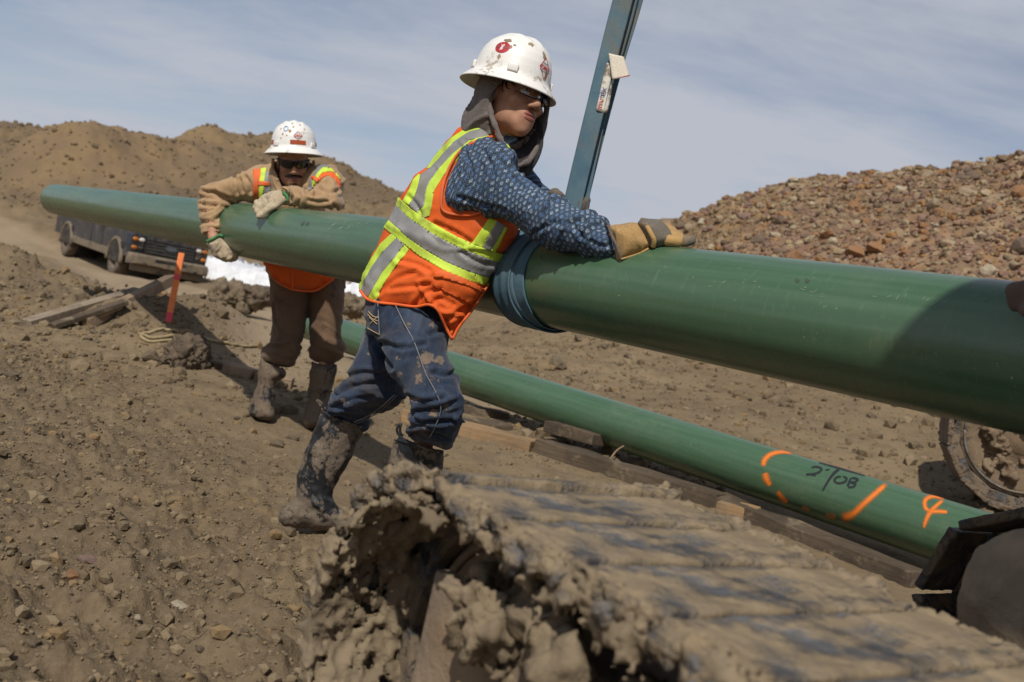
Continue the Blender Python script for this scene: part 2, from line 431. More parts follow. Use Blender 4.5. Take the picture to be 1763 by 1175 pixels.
# ================================================================== TERRAIN
GP = [  # photo column, row, depth -> height of the ground there
    (0,560,7.2),(0,480,11.5),(60,600,6.2),(200,560,7.6),(300,560,7.4),
    (0,420,22),(20,360,30),(0,322,38),(60,345,34),(118,440,27.2),(200,475,24),(330,487,23.5),(270,520,16),
    (430,540,15),(520,590,11),(450,600,9.0),
    (430,512,20),(480,505,24),(560,512,24),(640,520,22),(400,470,27),(480,460,29),(560,470,29),(640,488,28),
    (455,722,5.35),(545,738,5.35),(540,912,3.36),
    (613,622,8.6),(800,698,7.24),(1000,765,6.3),(1320,885,5.1),(1600,985,4.42),
    (700,590,12),(800,600,12),(950,620,11),(860,550,20),(1000,600,14),(1120,560,16),
    (1100,690,8.6),(1300,738,7.6),(1300,660,10.0),(1450,700,8.6),(1600,760,7.6),(1650,872,6.4),(1763,860,6.4),
    (1300,600,11.3),(1450,640,9.8),(1600,660,9.4),(1763,700,8.6),
    (1300,520,12.6),(1450,540,11.4),(1600,560,10.6),(1763,580,9.8),
    (1180,480,15),(1300,440,14.2),(1450,430,13.4),(1600,430,12.4),(1763,440,11.4),
    (1190,376,18),(1300,336,17.5),(1400,325,17),(1480,318,16.5),(1540,304,16),(1640,300,15),(1700,282,14.5),(1763,278,14),(1860,262,13.5),(2000,290,13),
    (1100,396,21),(1020,412,24),(960,410,28),(880,398,34),
    (780,385,40),(690,345,42),(640,322,43),(590,300,44),(520,290,45),(430,276,46),(385,270,46),(345,268,46),(310,264,46),(270,258,46),(200,248,46),(110,238,47),(60,232,48),(0,220,48),(-80,215,48),(-200,170,48),
    (430,330,38),(300,330,38),(200,300,38),(100,300,39),(560,370,36),(650,420,34),(100,260,43),(300,285,42),(30,270,42)]
GPT_ = np.array([WP(*g) for g in GP])
_flat = []
for x, y in [(0,0),(-3,1),(3,1),(-5,4),(-2,2),(1,2.5),(0,-6),(6,-4),(-6,-4),(5,3),(-12,3),(-9,7),(9,1),(14,-3)]: _flat.append((x, y, 0.0))
for a in np.linspace(-math.pi, math.pi, 25)[:-1]:
    _flat.append((95 * math.sin(a), 95 * math.cos(a), -1.5)); _flat.append((300 * math.sin(a), 300 * math.cos(a), -4))
    if abs(a) > 1.1: _flat.append((30 * math.sin(a), 30 * math.cos(a), 0))
GPT_ = np.vstack([GPT_, _flat])
def _solve():
    A = np.linalg.norm(GPT_[:, None, :2] - GPT_[None, :, :2], axis=2); n = len(GPT_)
    Q = np.hstack([np.ones((n, 1)), GPT_[:, :2] * 0.01]); K = np.zeros((n + 3, n + 3)); K[:n, :n] = A + 0.02 * np.eye(n); K[:n, n:] = Q; K[n:, :n] = Q.T
    return np.linalg.solve(K, np.concatenate([GPT_[:, 2], np.zeros(3)]))
GWT_ = _solve()
def H0(X, Y):
    X, Y = np.asarray(X, float).ravel(), np.asarray(Y, float).ravel(); out = np.empty(len(X)); n = len(GPT_)
    for i in range(0, len(X), 40000):
        q = np.stack([X[i:i + 40000], Y[i:i + 40000]], 1); r = np.linalg.norm(q[:, None] - GPT_[None, :, :2], axis=2)
        out[i:i + 40000] = r @ GWT_[:n] + GWT_[n] + (q * 0.01) @ GWT_[n + 1:]
    return out
def pl_dist(X, Y, line):
    d = np.full(len(X), 1e9)
    for a, b in zip(line[:-1], line[1:]):
        e = b - a; t = np.clip(((X - a[0]) * e[0] + (Y - a[1]) * e[1]) / (e @ e), 0, 1); d = np.minimum(d, np.hypot(X - a[0] - t * e[0], Y - a[1] - t * e[1]))
    return d
ROAD = np.array([WP(*q)[:2] for q in [(-160,385,29),(0,388,27),(70,406,26),(180,470,23.5),(330,522,17),(460,565,12.5),(560,618,9.4),(640,690,7.2)]])
BERM = np.array([WP(*q)[:2] for q in [(-60,470,13),(60,490,11.2),(170,505,10),(260,520,9),(325,550,8.0)]])
PLANKM = np.array([WP(*q)[:2] for q in [(200,520,8.9),(285,510,8.6)]])
SOFT = np.array([WP(*q)[:2] for q in [(-80,640,5.4),(60,760,3.7),(160,900,2.6),(260,1060,1.9),(330,1250,1.5)]])
MOUNDS = [(*WP(a, b, z)[:2], h, r, p) for a, b, z, h, r, p in [(30,230,46,.15,3.0,2), (-60,230,44,.3,4,2), (205,260,38,1.45,4.2,2.4), (345,260,43,.85,1.5,2), (430,270,46,.7,3.5,2), (120,300,36,.9,1.6,2), (70,300,38,1.0,2.2,2), (250,320,33,.7,1.6,2), (520,300,45,.5,3,2)]]
DOME = np.array(WP(205,260,38)[:2])
def smooth01(t): t = np.clip(t, 0, 1); return t * t * (3 - 2 * t)
def HW(X, Y, detail=True):
    """ground height and the road / heap / hill weights"""
    X, Y = np.asarray(X, float).ravel(), np.asarray(Y, float).ravel()
    h = H0(X, Y); R = np.hypot(X, Y); p = np.stack([X, Y, np.zeros_like(X)], 1)
    near = smooth01((6.5 - R) / 3.0); rd = smooth01((1.75 - pl_dist(X, Y, ROAD) + 0.5 * noise(p, 0.6, 5)) / 0.8) * smooth01((R - 6) / 2)
    bm = np.exp(-(pl_dist(X, Y, BERM) / 0.8) ** 2); pm = np.exp(-(pl_dist(X, Y, PLANKM) / 0.8) ** 2)
    h = h + bm * (0.16 + 0.14 * noise(p, 1.6, 9)) + 0.13 * pm
    for mx, my, mh, mr, mp in MOUNDS: h = h + mh * np.exp(-(np.hypot(X - mx, Y - my) / mr) ** mp)
    cx = (X * C2W[0, 0] + Y * C2W[1, 0]) / np.maximum(X * C2W[0, 2] + Y * C2W[1, 2], 0.1)   # camera-side direction of a ground point
    heap = smooth01((h - 0.45) / 0.9) * smooth01((cx - 0.02) / 0.08) * (Y > 4) * (R < 40)
    hill = smooth01((R - 30) / 6) * smooth01((h - 0.2) / 1.0) * (Y > 4) * (R < 90) * (1 - rd) * (1 - heap)
    soft = smooth01((1.2 - pl_dist(X, Y, SOFT)) / 0.9); soft = np.maximum(soft, np.maximum(bm, pm))
    if detail:
        rough = 0.40 + 1.0 * soft + 0.9 * smooth01((R - 7) / 5) * (1 - rd) 
        rough = rough * (1 - 0.75 * rd)
        n1 = fbm(p, 1.1, 3, 0.5, 2); n2 = fbm(p, 5.0, 3, 0.55, 7); n3 = fbm(p, 17.0, 3, 0.6, 12)
        h = h + rough * (0.03 * n1 * np.clip(R / 6, 0.4, 3) + 0.016 * n2 + 0.0075 * n3 * smooth01((14 - R) / 6))
        cl = np.maximum(0, fbm(p, 9.0, 3, 0.6, 31) - 0.10) * 0.030 + np.maximum(0, fbm(p, 26.0, 2, 0.6, 35) - 0.1) * 0.006 * smooth01((9 - R) / 4); h = h + cl * rough * smooth01((22 - R) / 8)
        h = h + heap * (0.11 * fbm(p, 1.0, 4, 0.6, 21) + 0.07 * np.abs(fbm(p, 2.6, 3, 0.6, 22)))
        h = h + hill * (0.22 * fbm(p, 0.30, 5, 0.55, 41) + 0.09 * np.abs(fbm(p, 1.4, 3, 0.6, 43)))
        # ruts along the road
        dr = pl_dist(X, Y, ROAD); h = h - rd * 0.05 * (np.exp(-((dr - 0.85) / 0.28) ** 2))
    return h, rd, heap, hill, soft
def HZ(X, Y): return HW(np.atleast_1d(X), np.atleast_1d(Y))[0]

_ang = np.concatenate([np.linspace(-math.pi, -0.66, 36)[:-1], np.linspace(-0.66, 0.66, 660), np.linspace(0.66, math.pi, 36)[1:]])
_rad = np.concatenate([[0.15, 0.35, 0.55], np.geomspace(0.8, 55, 500), np.geomspace(56, 3000, 40)])
_A, _Rr = np.meshgrid(_ang, _rad, indexing='ij'); _X, _Y = (np.sin(_A) * _Rr).ravel(), (np.cos(_A) * _Rr).ravel()
_Z, _rd, _hp, _hl, _sf = HW(_X, _Y)
na, nr = len(_ang), len(_rad)
_i, _j = np.meshgrid(np.arange(na - 1), np.arange(nr - 1), indexing='ij'); _i, _j = _i.ravel(), _j.ravel()
GF = np.stack([_i * nr + _j, _i * nr + _j + 1, (_i + 1) * nr + _j + 1, (_i + 1) * nr + _j], 1)[:, ::-1]
GV = np.stack([_X, _Y, _Z], 1)

def soil_material():
    m = M('soil'); road, heap, hill, soft = m.attr('road'), m.attr('heap'), m.attr('hill'), m.attr('soft')
    big = m.noise(0.55, 6, 0.6, 0.3); mid = m.noise(3.5, 6, 0.62, off=(4, 2, 0)); fine = m.noise(38, 5, 0.65); grit = m.voro(70, 'F1', out='Color')
    c = m.mix(m.ramp(big, 0.35, 0.65), (0.152, 0.112, 0.068), (0.210, 0.158, 0.097))
    c = m.mix(m.ramp(mid, 0.42, 0.72, 0, 0.55), c, (0.098, 0.073, 0.048))
    c = m.mix(m.math('MULTIPLY', soft, m.ramp(mid, 0.3, 0.6, 0.25, 0.7)), c, (0.105, 0.078, 0.052))
    c = m.mix(m.math('MULTIPLY', road, 0.75), c, m.mix(m.ramp(m.noise(1.4, 4, stretch=(1, 0.25, 1)), 0.35, 0.65), (0.27, 0.207, 0.142), (0.33, 0.258, 0.18)))
    v = m.voro(7.5, 'F1', out='Color'); sp = m.n('ShaderNodeSeparateColor'); m.l(v, sp.inputs[0])
    hc = m.mix(m.ramp(m.noise(0.28, 5, 0.6, 0.8, off=(7, 1, 3)), 0.42, 0.62), (0.175, 0.122, 0.074), (0.180, 0.102, 0.076))
    hc = m.mix(m.ramp(sp.outputs[0], 0.55, 0.75, 0, 0.55), hc, (0.30, 0.165, 0.07)); hc = m.mix(m.ramp(sp.outputs[1], 0.6, 0.9, 0, 0.5), hc, (0.36, 0.29, 0.20))
    c = m.mix(m.math('MULTIPLY', heap, 0.85), c, hc)
    lc = m.mix(m.ramp(m.noise(0.12, 6, 0.62, 0.6, off=(2, 5, 1)), 0.40, 0.62), (0.120, 0.086, 0.057), (0.200, 0.140, 0.076))
    lc = m.mix(m.ramp(m.noise(1.3, 6, 0.66), 0.42, 0.66, 0, 0.7), lc, (0.088, 0.066, 0.046))
    lc = m.mix(m.math('MULTIPLY', m.attr('dome'), 0.75), lc, m.mix(m.ramp(m.noise(0.5, 6, 0.6), 0.35, 0.65), (0.215, 0.145, 0.072), (0.165, 0.112, 0.070)))
    c = m.mix(m.math('MULTIPLY', hill, 0.9), c, lc)
    c = m.mix(m.ramp(fine, 0.35, 0.75, 0, 0.30), c, (0.27, 0.21, 0.145), 'MIX')
    ye = m.math('MULTIPLY', m.ramp(m.noise(1.1, 5, 0.6, off=(9, 9, 0)), 0.56, 0.7, 0, 0.5), m.ramp(m.noise(26, 3), 0.45, 0.62))
    c = m.mix(ye, c, (0.27, 0.175, 0.075)); c = m.mix(1.0, c, (1.04, 1.02, 0.97), 'MULTIPLY')
    h = m.math('ADD', m.math('MULTIPLY', fine, 0.6), m.math('ADD', m.math('MULTIPLY', m.noise(110, 4, 0.7), 0.35), m.math('MULTIPLY', m.noise(9, 6, 0.6), 1.2)))
    return m.fin(c, 0.95, 0.0, m.bump(h, 0.75, 0.02), Specular_IOR_Level=0.15)
SOILM = soil_material()
_fr, _fh, _fl = _rd[GF].mean(1), _hp[GF].mean(1), _hl[GF].mean(1)
_cls = np.where(_fr > 0.5, 1, np.where(_fh > 0.5, 2, np.where(_fl > 0.5, 3, 0)))
for k, nm in enumerate(['ground', 'dirt_road', 'spoil_heap', 'dirt_hill']):
    f = GF[_cls == k]; u, inv = np.unique(f.ravel(), return_inverse=True)
    o = link(nm, mesh_np(nm, GV[u], inv.reshape(-1, 4), dict(road=_rd[u], heap=_hp[u], hill=_hl[u], soft=_sf[u], dome=np.exp(-(np.hypot(_X[u] - DOME[0], _Y[u] - DOME[1]) / 4.6) ** 4))), None, SOILM)
    tag(o, ['brown churned earth of the work site, strewn with clods', 'pale packed dirt track running past the dark pickup', 'stony spoil heap of rust and tan rubble behind the pipes', 'bare brown hills of piled earth along the skyline'][k], ['ground', 'road', 'spoil heap', 'hill'][k], None, 'structure')

# snow lying at the foot of the hills
def snow():
    poly = np.array([(348,440),(372,446),(400,440),(440,452),(462,466),(520,470),(560,478),(600,484),(628,488),(622,506),(590,502),(540,500),(470,497),(440,492),(420,484),(396,478),(360,466),(346,462)], float)
    gx, gy = np.meshgrid(np.linspace(340, 640, 151), np.linspace(436, 512, 60), indexing='ij'); q = np.stack([gx.ravel(), gy.ravel()], 1)
    s = poly_sdf(poly, q) + 5 * noise(np.c_[q, q[:, 0] * 0], 0.09, 3)
    # march each pixel ray to the ground
    t = np.full(len(q), 14.0); d = W(np.stack([(q[:, 0] - CX) / FPX, -(q[:, 1] - CY) / FPX, np.ones(len(q))], 1)) - CAM
    done = np.zeros(len(q), bool)
    for z in np.arange(14, 44, 0.4):
        a = ~done
        if not a.any(): break
        w = CAM + d[a] * z; hit = HW(w[:, 0], w[:, 1], False)[0] + 0.1 > w[:, 2]; ii = np.where(a)[0][hit]; t[ii] = z; done[ii] = True
    w = CAM + d * t[:, None]; w[:, 2] = HW(w[:, 0], w[:, 1])[0] + np.clip(s * 0.02, -0.3, 0.22)
    i, j = np.meshgrid(np.arange(150), np.arange(59), indexing='ij'); i, j = i.ravel(), j.ravel(); F_ = np.stack([i * 60 + j, i * 60 + j + 1, (i + 1) * 60 + j + 1, (i + 1) * 60 + j], 1)
    ok = (s[F_] > -14).all(1) & done[F_].all(1) & (np.ptp(t[F_], axis=1) < 1.5); F_ = F_[ok]; u, inv = np.unique(F_.ravel(), return_inverse=True)
    m = M('snow'); sm = m.fin(m.mix(m.ramp(m.noise(1.2, 5), 0.4, 0.7), (0.66, 0.67, 0.69), (0.54, 0.545, 0.56)), 0.7, 0, m.bump(m.noise(5, 5), 0.4, 0.05))
    o = link('snow_patch', mesh_np('snow_patch', w[u], inv.reshape(-1, 4)), None, sm); tag(o, 'white snow left lying at the foot of the brown hill', 'snow', None, 'stuff')
snow()

# ------------------------------------------------------------------ stones and clods
def rock_mesh(name, seed, sub=2, sharp=0.35, flat=0.7):
    V, F_ = ico(sub); V = V * np.array([1, 0.8, flat]); N = V.copy()
    V = V * (1 + sharp * noise(N, 1.3, seed)[:, None] + 0.5 * sharp * noise(N, 3.1, seed + 9)[:, None])
    for k in range(5):                                   # break faces off
        d = unit(np.random.default_rng(seed * 7 + k).normal(size=3)); lim = 0.62; e = V @ d; V = V - np.where(e > lim, (e - lim) * 0.85, 0)[:, None] * d
    return mesh_np(name, V, F_, smooth=False)
def stone_mat(name, a, b, sc=9):
    m = M(name); c = m.mix(m.ramp(m.noise(sc, 5), 0.35, 0.65), a, b); c = m.mix(m.ramp(m.noise(3, 4, off=(1, 4, 2)), 0.5, 0.7, 0, 0.7), c, MUD)
    return m.fin(c, 0.92, 0, m.bump(m.noise(30, 5, 0.65), 0.6, 0.012), Specular_IOR_Level=0.2)
STONES = [stone_mat('tan_stone', (0.33, 0.255, 0.165), (0.24, 0.18, 0.12)), stone_mat('rust_stone', (0.31, 0.155, 0.065), (0.22, 0.12, 0.07)),
          stone_mat('mauve_stone', (0.235, 0.15, 0.13), (0.17, 0.115, 0.10)), stone_mat('pale_stone', (0.43, 0.37, 0.27), (0.33, 0.27, 0.19)), stone_mat('umber_stone', (0.16, 0.115, 0.08), (0.11, 0.08, 0.06))]
CLODM = stone_mat('clod_soil', (0.178, 0.136, 0.089), (0.118, 0.090, 0.060), 14)
ROCKS = []
for k in range(15):
    me = rock_mesh('stone_shape', k + 1, 2, 0.35, 0.62 + 0.1 * (k % 3)); me.materials.append(STONES[k % 5]); ROCKS.append(me)
CLODS = []
for k in range(6):
    me = rock_mesh('clod_shape', 40 + k, 2, 0.5, 0.75); me.materials.append(CLODM); CLODS.append(me)
def strew(n, region, size, seed):
    """random ground points inside a photo region (columns, rows at ground) -> world XY + size"""
    r = np.random.default_rng(seed); out = []
    (x0, x1), (z0, z1) = region
    cx = (r.uniform(x0, x1, n) - CX) / FPX; z = np.sqrt(r.uniform(z0 ** 2, z1 ** 2, n)); w = np.stack([cx * z, 0 * z, z], 1)
    X = w @ C2W.T; s = size[0] * (1 - r.random(n)) ** (-1 / 2.3); return X[:, 0], X[:, 1], np.minimum(s, size[1]), r
def rubble(name, n, region, size, seed, mat, label, cat, sel=None, flat=0.7, cut=True):
    X, Y, s, r = strew(n, region, size, seed); h, rd, hp, hl, sf = HW(X, Y)
    m = np.ones(n, bool) if sel is None else sel(rd, hp, hl, sf, r.random(n)); X, Y, s, h = X[m], Y[m], s[m], h[m]; n = len(X)
    B, F_ = ico(1); var = []
    for k in range(12):
        V = B * np.array([1, 0.8, flat]) * (1 + 0.45 * noise(B, 1.6, 70 + k)[:, None]); d = unit(np.random.default_rng(k).normal(size=3)); e = V @ d; V = V - (np.where(e > 0.5, (e - 0.5) * 0.9, 0)[:, None] * d if cut else 0); var.append(V)
    var = np.array(var); k = r.integers(0, 12, n); a = r.uniform(0, 6.28, n); V = var[k] * s[:, None, None]; ca, sa = np.cos(a)[:, None], np.sin(a)[:, None]
    V = np.stack([V[..., 0] * ca - V[..., 1] * sa, V[..., 0] * sa + V[..., 1] * ca, V[..., 2]], 2) + np.stack([X, Y, h + s * 0.18], 1)[:, None]
    Fc = (F_[None] + (np.arange(n) * len(B))[:, None, None]).reshape(-1, 3); tint = np.repeat(r.random(n), len(B))
    o = link(name, mesh_np(name, V.reshape(-1, 3), Fc, dict(tint=tint), smooth=False), None, mat); return tag(o, label, cat, None, 'stuff')
def rub_mat(name, cols):
    m = M(name); t = m.attr('tint'); n = m.n('ShaderNodeValToRGB'); n.color_ramp.interpolation = 'CONSTANT'; el = n.color_ramp.elements
    while len(el) < len(cols): el.new(0.5)
    for k, (e, c) in enumerate(zip(el, cols)): e.position = k / len(cols); e.color = (*c, 1)
    m.l(t, n.inputs[0]); c = m.mix(m.ramp(m.noise(16, 5), 0.3, 0.75, 0, 0.6), n.outputs[0], MUD); c = m.mix(1.0, c, (0.98, 0.97, 0.91), 'MULTIPLY')
    return m.fin(c, 0.95, 0, m.bump(m.noise(60, 4, 0.6), 0.5, 0.008), Specular_IOR_Level=0.15)
_heapc = rub_mat('rubble_stone', [(0.30, 0.225, 0.14), (0.24, 0.145, 0.11), (0.29, 0.145, 0.06), (0.225, 0.13, 0.11), (0.165, 0.10, 0.085), (0.36, 0.29, 0.20), (0.13, 0.09, 0.065), (0.24, 0.165, 0.115)])
_soilc = rub_mat('crumb_soil', [(0.16, 0.118, 0.077), (0.125, 0.093, 0.062), (0.18, 0.134, 0.087), (0.10, 0.075, 0.05), (0.165, 0.122, 0.08), (0.21, 0.16, 0.107), (0.14, 0.104, 0.068), (0.20, 0.132, 0.068)])
rubble('rubble', 44000, ((1080, 2550), (8.5, 19)), (0.018, 0.085), 5, _heapc, 'loose rubble of small rust, tan and mauve stones covering the heap', 'rubble', lambda rd, hp, hl, sf, u: hp > 0.25)
rubble('dirt_crumbs', 60000, ((-250, 1300), (1.25, 7.5)), (0.0030, 0.024), 6, _soilc, 'small dry crumbs of earth scattered over the trodden ground', 'soil crumbs', lambda rd, hp, hl, sf, u: u < 0.17 + 0.8 * sf, 0.8, False)
rubble('dirt_crumbs', 26000, ((-100, 1900), (5.5, 17)), (0.010, 0.065), 8, _soilc, 'broken lumps of earth beyond the lower pipe and along the track', 'soil crumbs', lambda rd, hp, hl, sf, u: (u < 0.75 * (1 - rd) + 0.5 * sf) & (hp < 0.75), 0.8, False)
rubble('dirt_lumps', 6000, ((-250, 1150), (26, 48)), (0.035, 0.15), 9, _soilc, 'clods and lumps of earth on the brown hillside', 'soil lumps', lambda rd, hp, hl, sf, u: hl > 0.4, 0.8, False)

def place_stone(meshes, name, px, row, z, wpx, rng, label, cat, group, sink=0.2, drop=True):
    w = WP(px, row, z)
    if drop: w[2] = HZ(w[0], w[1])[0]
    s = wpx / FPX * z / 2; o = link(name, meshes[rng.integers(len(meshes))]); o.scale = (s, s * rng.uniform(0.75, 1.1), s * rng.uniform(0.7, 1.05))
    o.rotation_euler = (rng.uniform(-0.3, 0.3), rng.uniform(-0.3, 0.3), rng.uniform(0, 6.28)); o.location = (w[0], w[1], w[2] + s * sink)
    return tag(o, label, cat, group)
_r = np.random.default_rng(21)
# the stones that show largest on the spoil heap
X, Y, s, r_ = strew(900, ((1100, 1900), (8.8, 18.5)), (0.038, 0.16), 15); h, rd, hp, hl, sf = HW(X, Y)
cc = toC(np.stack([X, Y, h], 1)); pj = proj(cc); app = s / cc[:, 2] * FPX
ok = np.where((hp > 0.3) & (pj[:, 0] < 1790) & (pj[:, 1] < 318 + 0.1016 * (pj[:, 0] - 100) + 4))[0]; ok = ok[np.argsort(-app[ok])][:120]
for i in ok:
    o = link('stone', ROCKS[_r.integers(15)]); o.scale = (s[i], s[i] * _r.uniform(.7, 1.1), s[i] * _r.uniform(.6, 1)); o.location = (X[i], Y[i], h[i] + s[i] * 0.12)
    o.rotation_euler = (_r.uniform(-.5, .5), _r.uniform(-.5, .5), _r.uniform(0, 6.28)); mt_ = o.data.materials[0].name.split('_')[0]
    q_ = pj[i]; crest = 396 - 0.21 * (q_[0] - 1100); pl_ = 'along the crest of' if q_[1] < crest + 32 else ('low on' if q_[1] > crest + 120 else 'halfway up'); sd_ = 'left part' if q_[0] < 1330 else ('middle' if q_[0] < 1560 else 'right part'); sz_ = 'large' if app[i] > 13 else ('middling' if app[i] > 9 else 'small')
    tag(o, f'{sz_} {mt_} coloured stone {pl_} the {sd_} of the spoil heap', 'stone', 'loose stones on the spoil heap')
def ray_ground(px, row, z0=3.0, z1=16.0):
    d_ = W(P(px, row, 1.0)) - CAM; z = np.arange(z0, z1, .1); w = CAM + d_ * z[:, None]; k = np.argmax(HW(w[:, 0], w[:, 1], False)[0] > w[:, 2])
    if k == 0 and HW(w[:1, 0], w[:1, 1], False)[0][0] <= w[0, 2]: return CAM + d_ * z1
    z = np.linspace(max(z[k] - .25, z0), z[k] + .2, 24); w = CAM + d_ * z[:, None]; hit = HW(w[:, 0], w[:, 1])[0] > w[:, 2]; return w[np.argmax(hit)] if hit.any() else w[-1]
# ================================================================== PIPES
PD = 0.275; PR = PD / 2
UA, UB = P(1763, 617, 1.817), P(97, 343.5, 9.18)
LA, LB = P(1600, 907, 4.417), P(591, 578, 8.69)
UDIR, LDIR = unit(UB - UA), unit(LB - LA)
def pz_at(A, D, px):                      # axis point of a pipe at a photo column
    k = (px - CX) / FPX; t = (k * A[2] - A[0]) / (D[0] - k * D[2]); return A + t * D
def pipe_material(name):
    m = M(name); s = m.n('ShaderNodeSeparateXYZ'); m.l(m.co(), s.inputs[0])
    ang = m.math('ARCTAN2', s.outputs['Y'], s.outputs['X'])
    cb = m.n('ShaderNodeCombineXYZ'); m.l(m.math('MULTIPLY', ang, 0.22), cb.inputs[0]); m.l(m.math('MULTIPLY', s.outputs['Z'], 9.0), cb.inputs[1])
    st = m.n('ShaderNodeTexNoise'); m.l(cb.outputs[0], st.inputs['Vector']); st.inputs['Scale'].default_value = 9; st.inputs['Detail'].default_value = 6; st.inputs['Roughness'].default_value = 0.7
    cl = m.n('ShaderNodeCombineXYZ'); m.l(m.math('MULTIPLY', ang, 2.0), cl.inputs[0]); m.l(m.math('MULTIPLY', s.outputs['Z'], 0.5), cl.inputs[1])
    lo = m.n('ShaderNodeTexNoise'); m.l(cl.outputs[0], lo.inputs['Vector']); lo.inputs['Scale'].default_value = 3; lo.inputs['Detail'].default_value = 5
    c = m.mix(m.ramp(lo.outputs['Fac'], 0.35, 0.7), (0.051, 0.108, 0.057), (0.068, 0.134, 0.074))
    c = m.mix(m.ramp(st.outputs['Fac'], 0.56, 0.70, 0, 0.42), c, (0.125, 0.20, 0.115))
    dust = m.math('MULTIPLY', m.ramp(m.noise(2.2, 7, 0.7, off=(5, 2, 0)), 0.44, 0.70), m.ramp(m.noise(22, 5, 0.7), 0.40, 0.75, 0.1, 0.55))
    c = m.mix(m.math('MULTIPLY', dust, 0.7), c, (0.19, 0.20, 0.13))
    nick = m.math('MULTIPLY', m.ramp(m.noise(5.0, 4, 0.6, off=(0, 7, 1)), 0.52, 0.62), m.ramp(m.noise(90, 3, 0.6, dist=1.5), 0.66, 0.72))
    c = m.mix(m.math('MULTIPLY', nick, 0.9), c, (0.30, 0.36, 0.20))
    spk = m.ramp(m.voro(26, 'F1'), 0.055, 0.035); c = m.mix(m.math('MULTIPLY', spk, m.ramp(m.noise(4, 2), 0.5, 0.6)), c, (0.34, 0.33, 0.26))
    r = m.math('ADD', m.math('MULTIPLY', m.noise(14, 5), 0.16), m.math('ADD', 0.20, m.math('MULTIPLY', dust, 0.25)))
    return m.fin(c, r, 0, m.bump(m.math('ADD', st.outputs['Fac'], m.math('MULTIPLY', m.noise(60, 4), 0.4)), 0.06, 0.003), Specular_IOR_Level=0.55)
PIPEM = pipe_material('green_pipe_coating')
BARE = simple('bare_steel_edge', (0.12, 0.11, 0.10), rough=0.5, metal=0.6)
def pipe(A, B, label, group):
    a, b = W(A), W(B); L = np.linalg.norm(b - a); seg = 96; n = 80
    prof = [(PR - 0.012, 0), (PR - 0.004, 0)] ; a_ = np.linspace(0, 2 * math.pi, seg, endpoint=False)
    zs = np.concatenate([[0.0, 0.004], np.linspace(0.05, L - 0.05, n), [L - 0.004, L]]); rr = np.full(len(zs), PR); rr[0] -= 0.003; rr[-1] -= 0.003
    V = np.stack([np.outer(rr, np.cos(a_)), np.outer(rr, np.sin(a_)), np.repeat(zs[:, None], seg, 1)], 2).reshape(-1, 3)
    i, j = np.meshgrid(np.arange(len(zs) - 1), np.arange(seg), indexing='ij'); i, j = i.ravel(), j.ravel(); k = (j + 1) % seg
    F_ = np.stack([i * seg + j, i * seg + k, (i + 1) * seg + k, (i + 1) * seg + j], 1)
    o = link('steel_pipe', mesh_np('steel_pipe', V, F_), None, PIPEM)
    q = Vector(b - a).to_track_quat('Z', 'Y'); o.rotation_mode = 'QUATERNION'; o.rotation_quaternion = q; o.location = a
    tag(o, label, 'pipe', group)
    for z0, s in ((0.0, 1), (L, -1)):                          # bare bevelled end and inner bore
        zz = np.array([0.0, -0.004 * s + 0.0, 0.0, 0.6 * s]) + z0; r4 = np.array([PR - 0.003, PR - 0.006, PR - 0.013, PR - 0.013])
        Vr = np.stack([np.outer(r4, np.cos(a_)), np.outer(r4, np.sin(a_)), np.repeat(zz[:, None], seg, 1)], 2).reshape(-1, 3)
        i, j = np.meshgrid(np.arange(3), np.arange(seg), indexing='ij'); i, j = i.ravel(), j.ravel(); k = (j + 1) % seg
        Fr = np.stack([i * seg + j, (i + 1) * seg + j, (i + 1) * seg + k, i * seg + k], 1)
        part('pipe_end', Vr, Fr if s > 0 else Fr[:, ::-1], o, BARE, world=False)
    return o
UPIPE = pipe(UA - 0.75 * UDIR, UB, 'green coated steel pipe hanging in the blue sling, pushed by the two workers', 'green line pipes')
LPIPE = pipe(pz_at(LA, LDIR, 1712), pz_at(LA, LDIR, 500), 'green coated steel pipe lying on timbers, sprayed with orange marks', 'green line pipes')

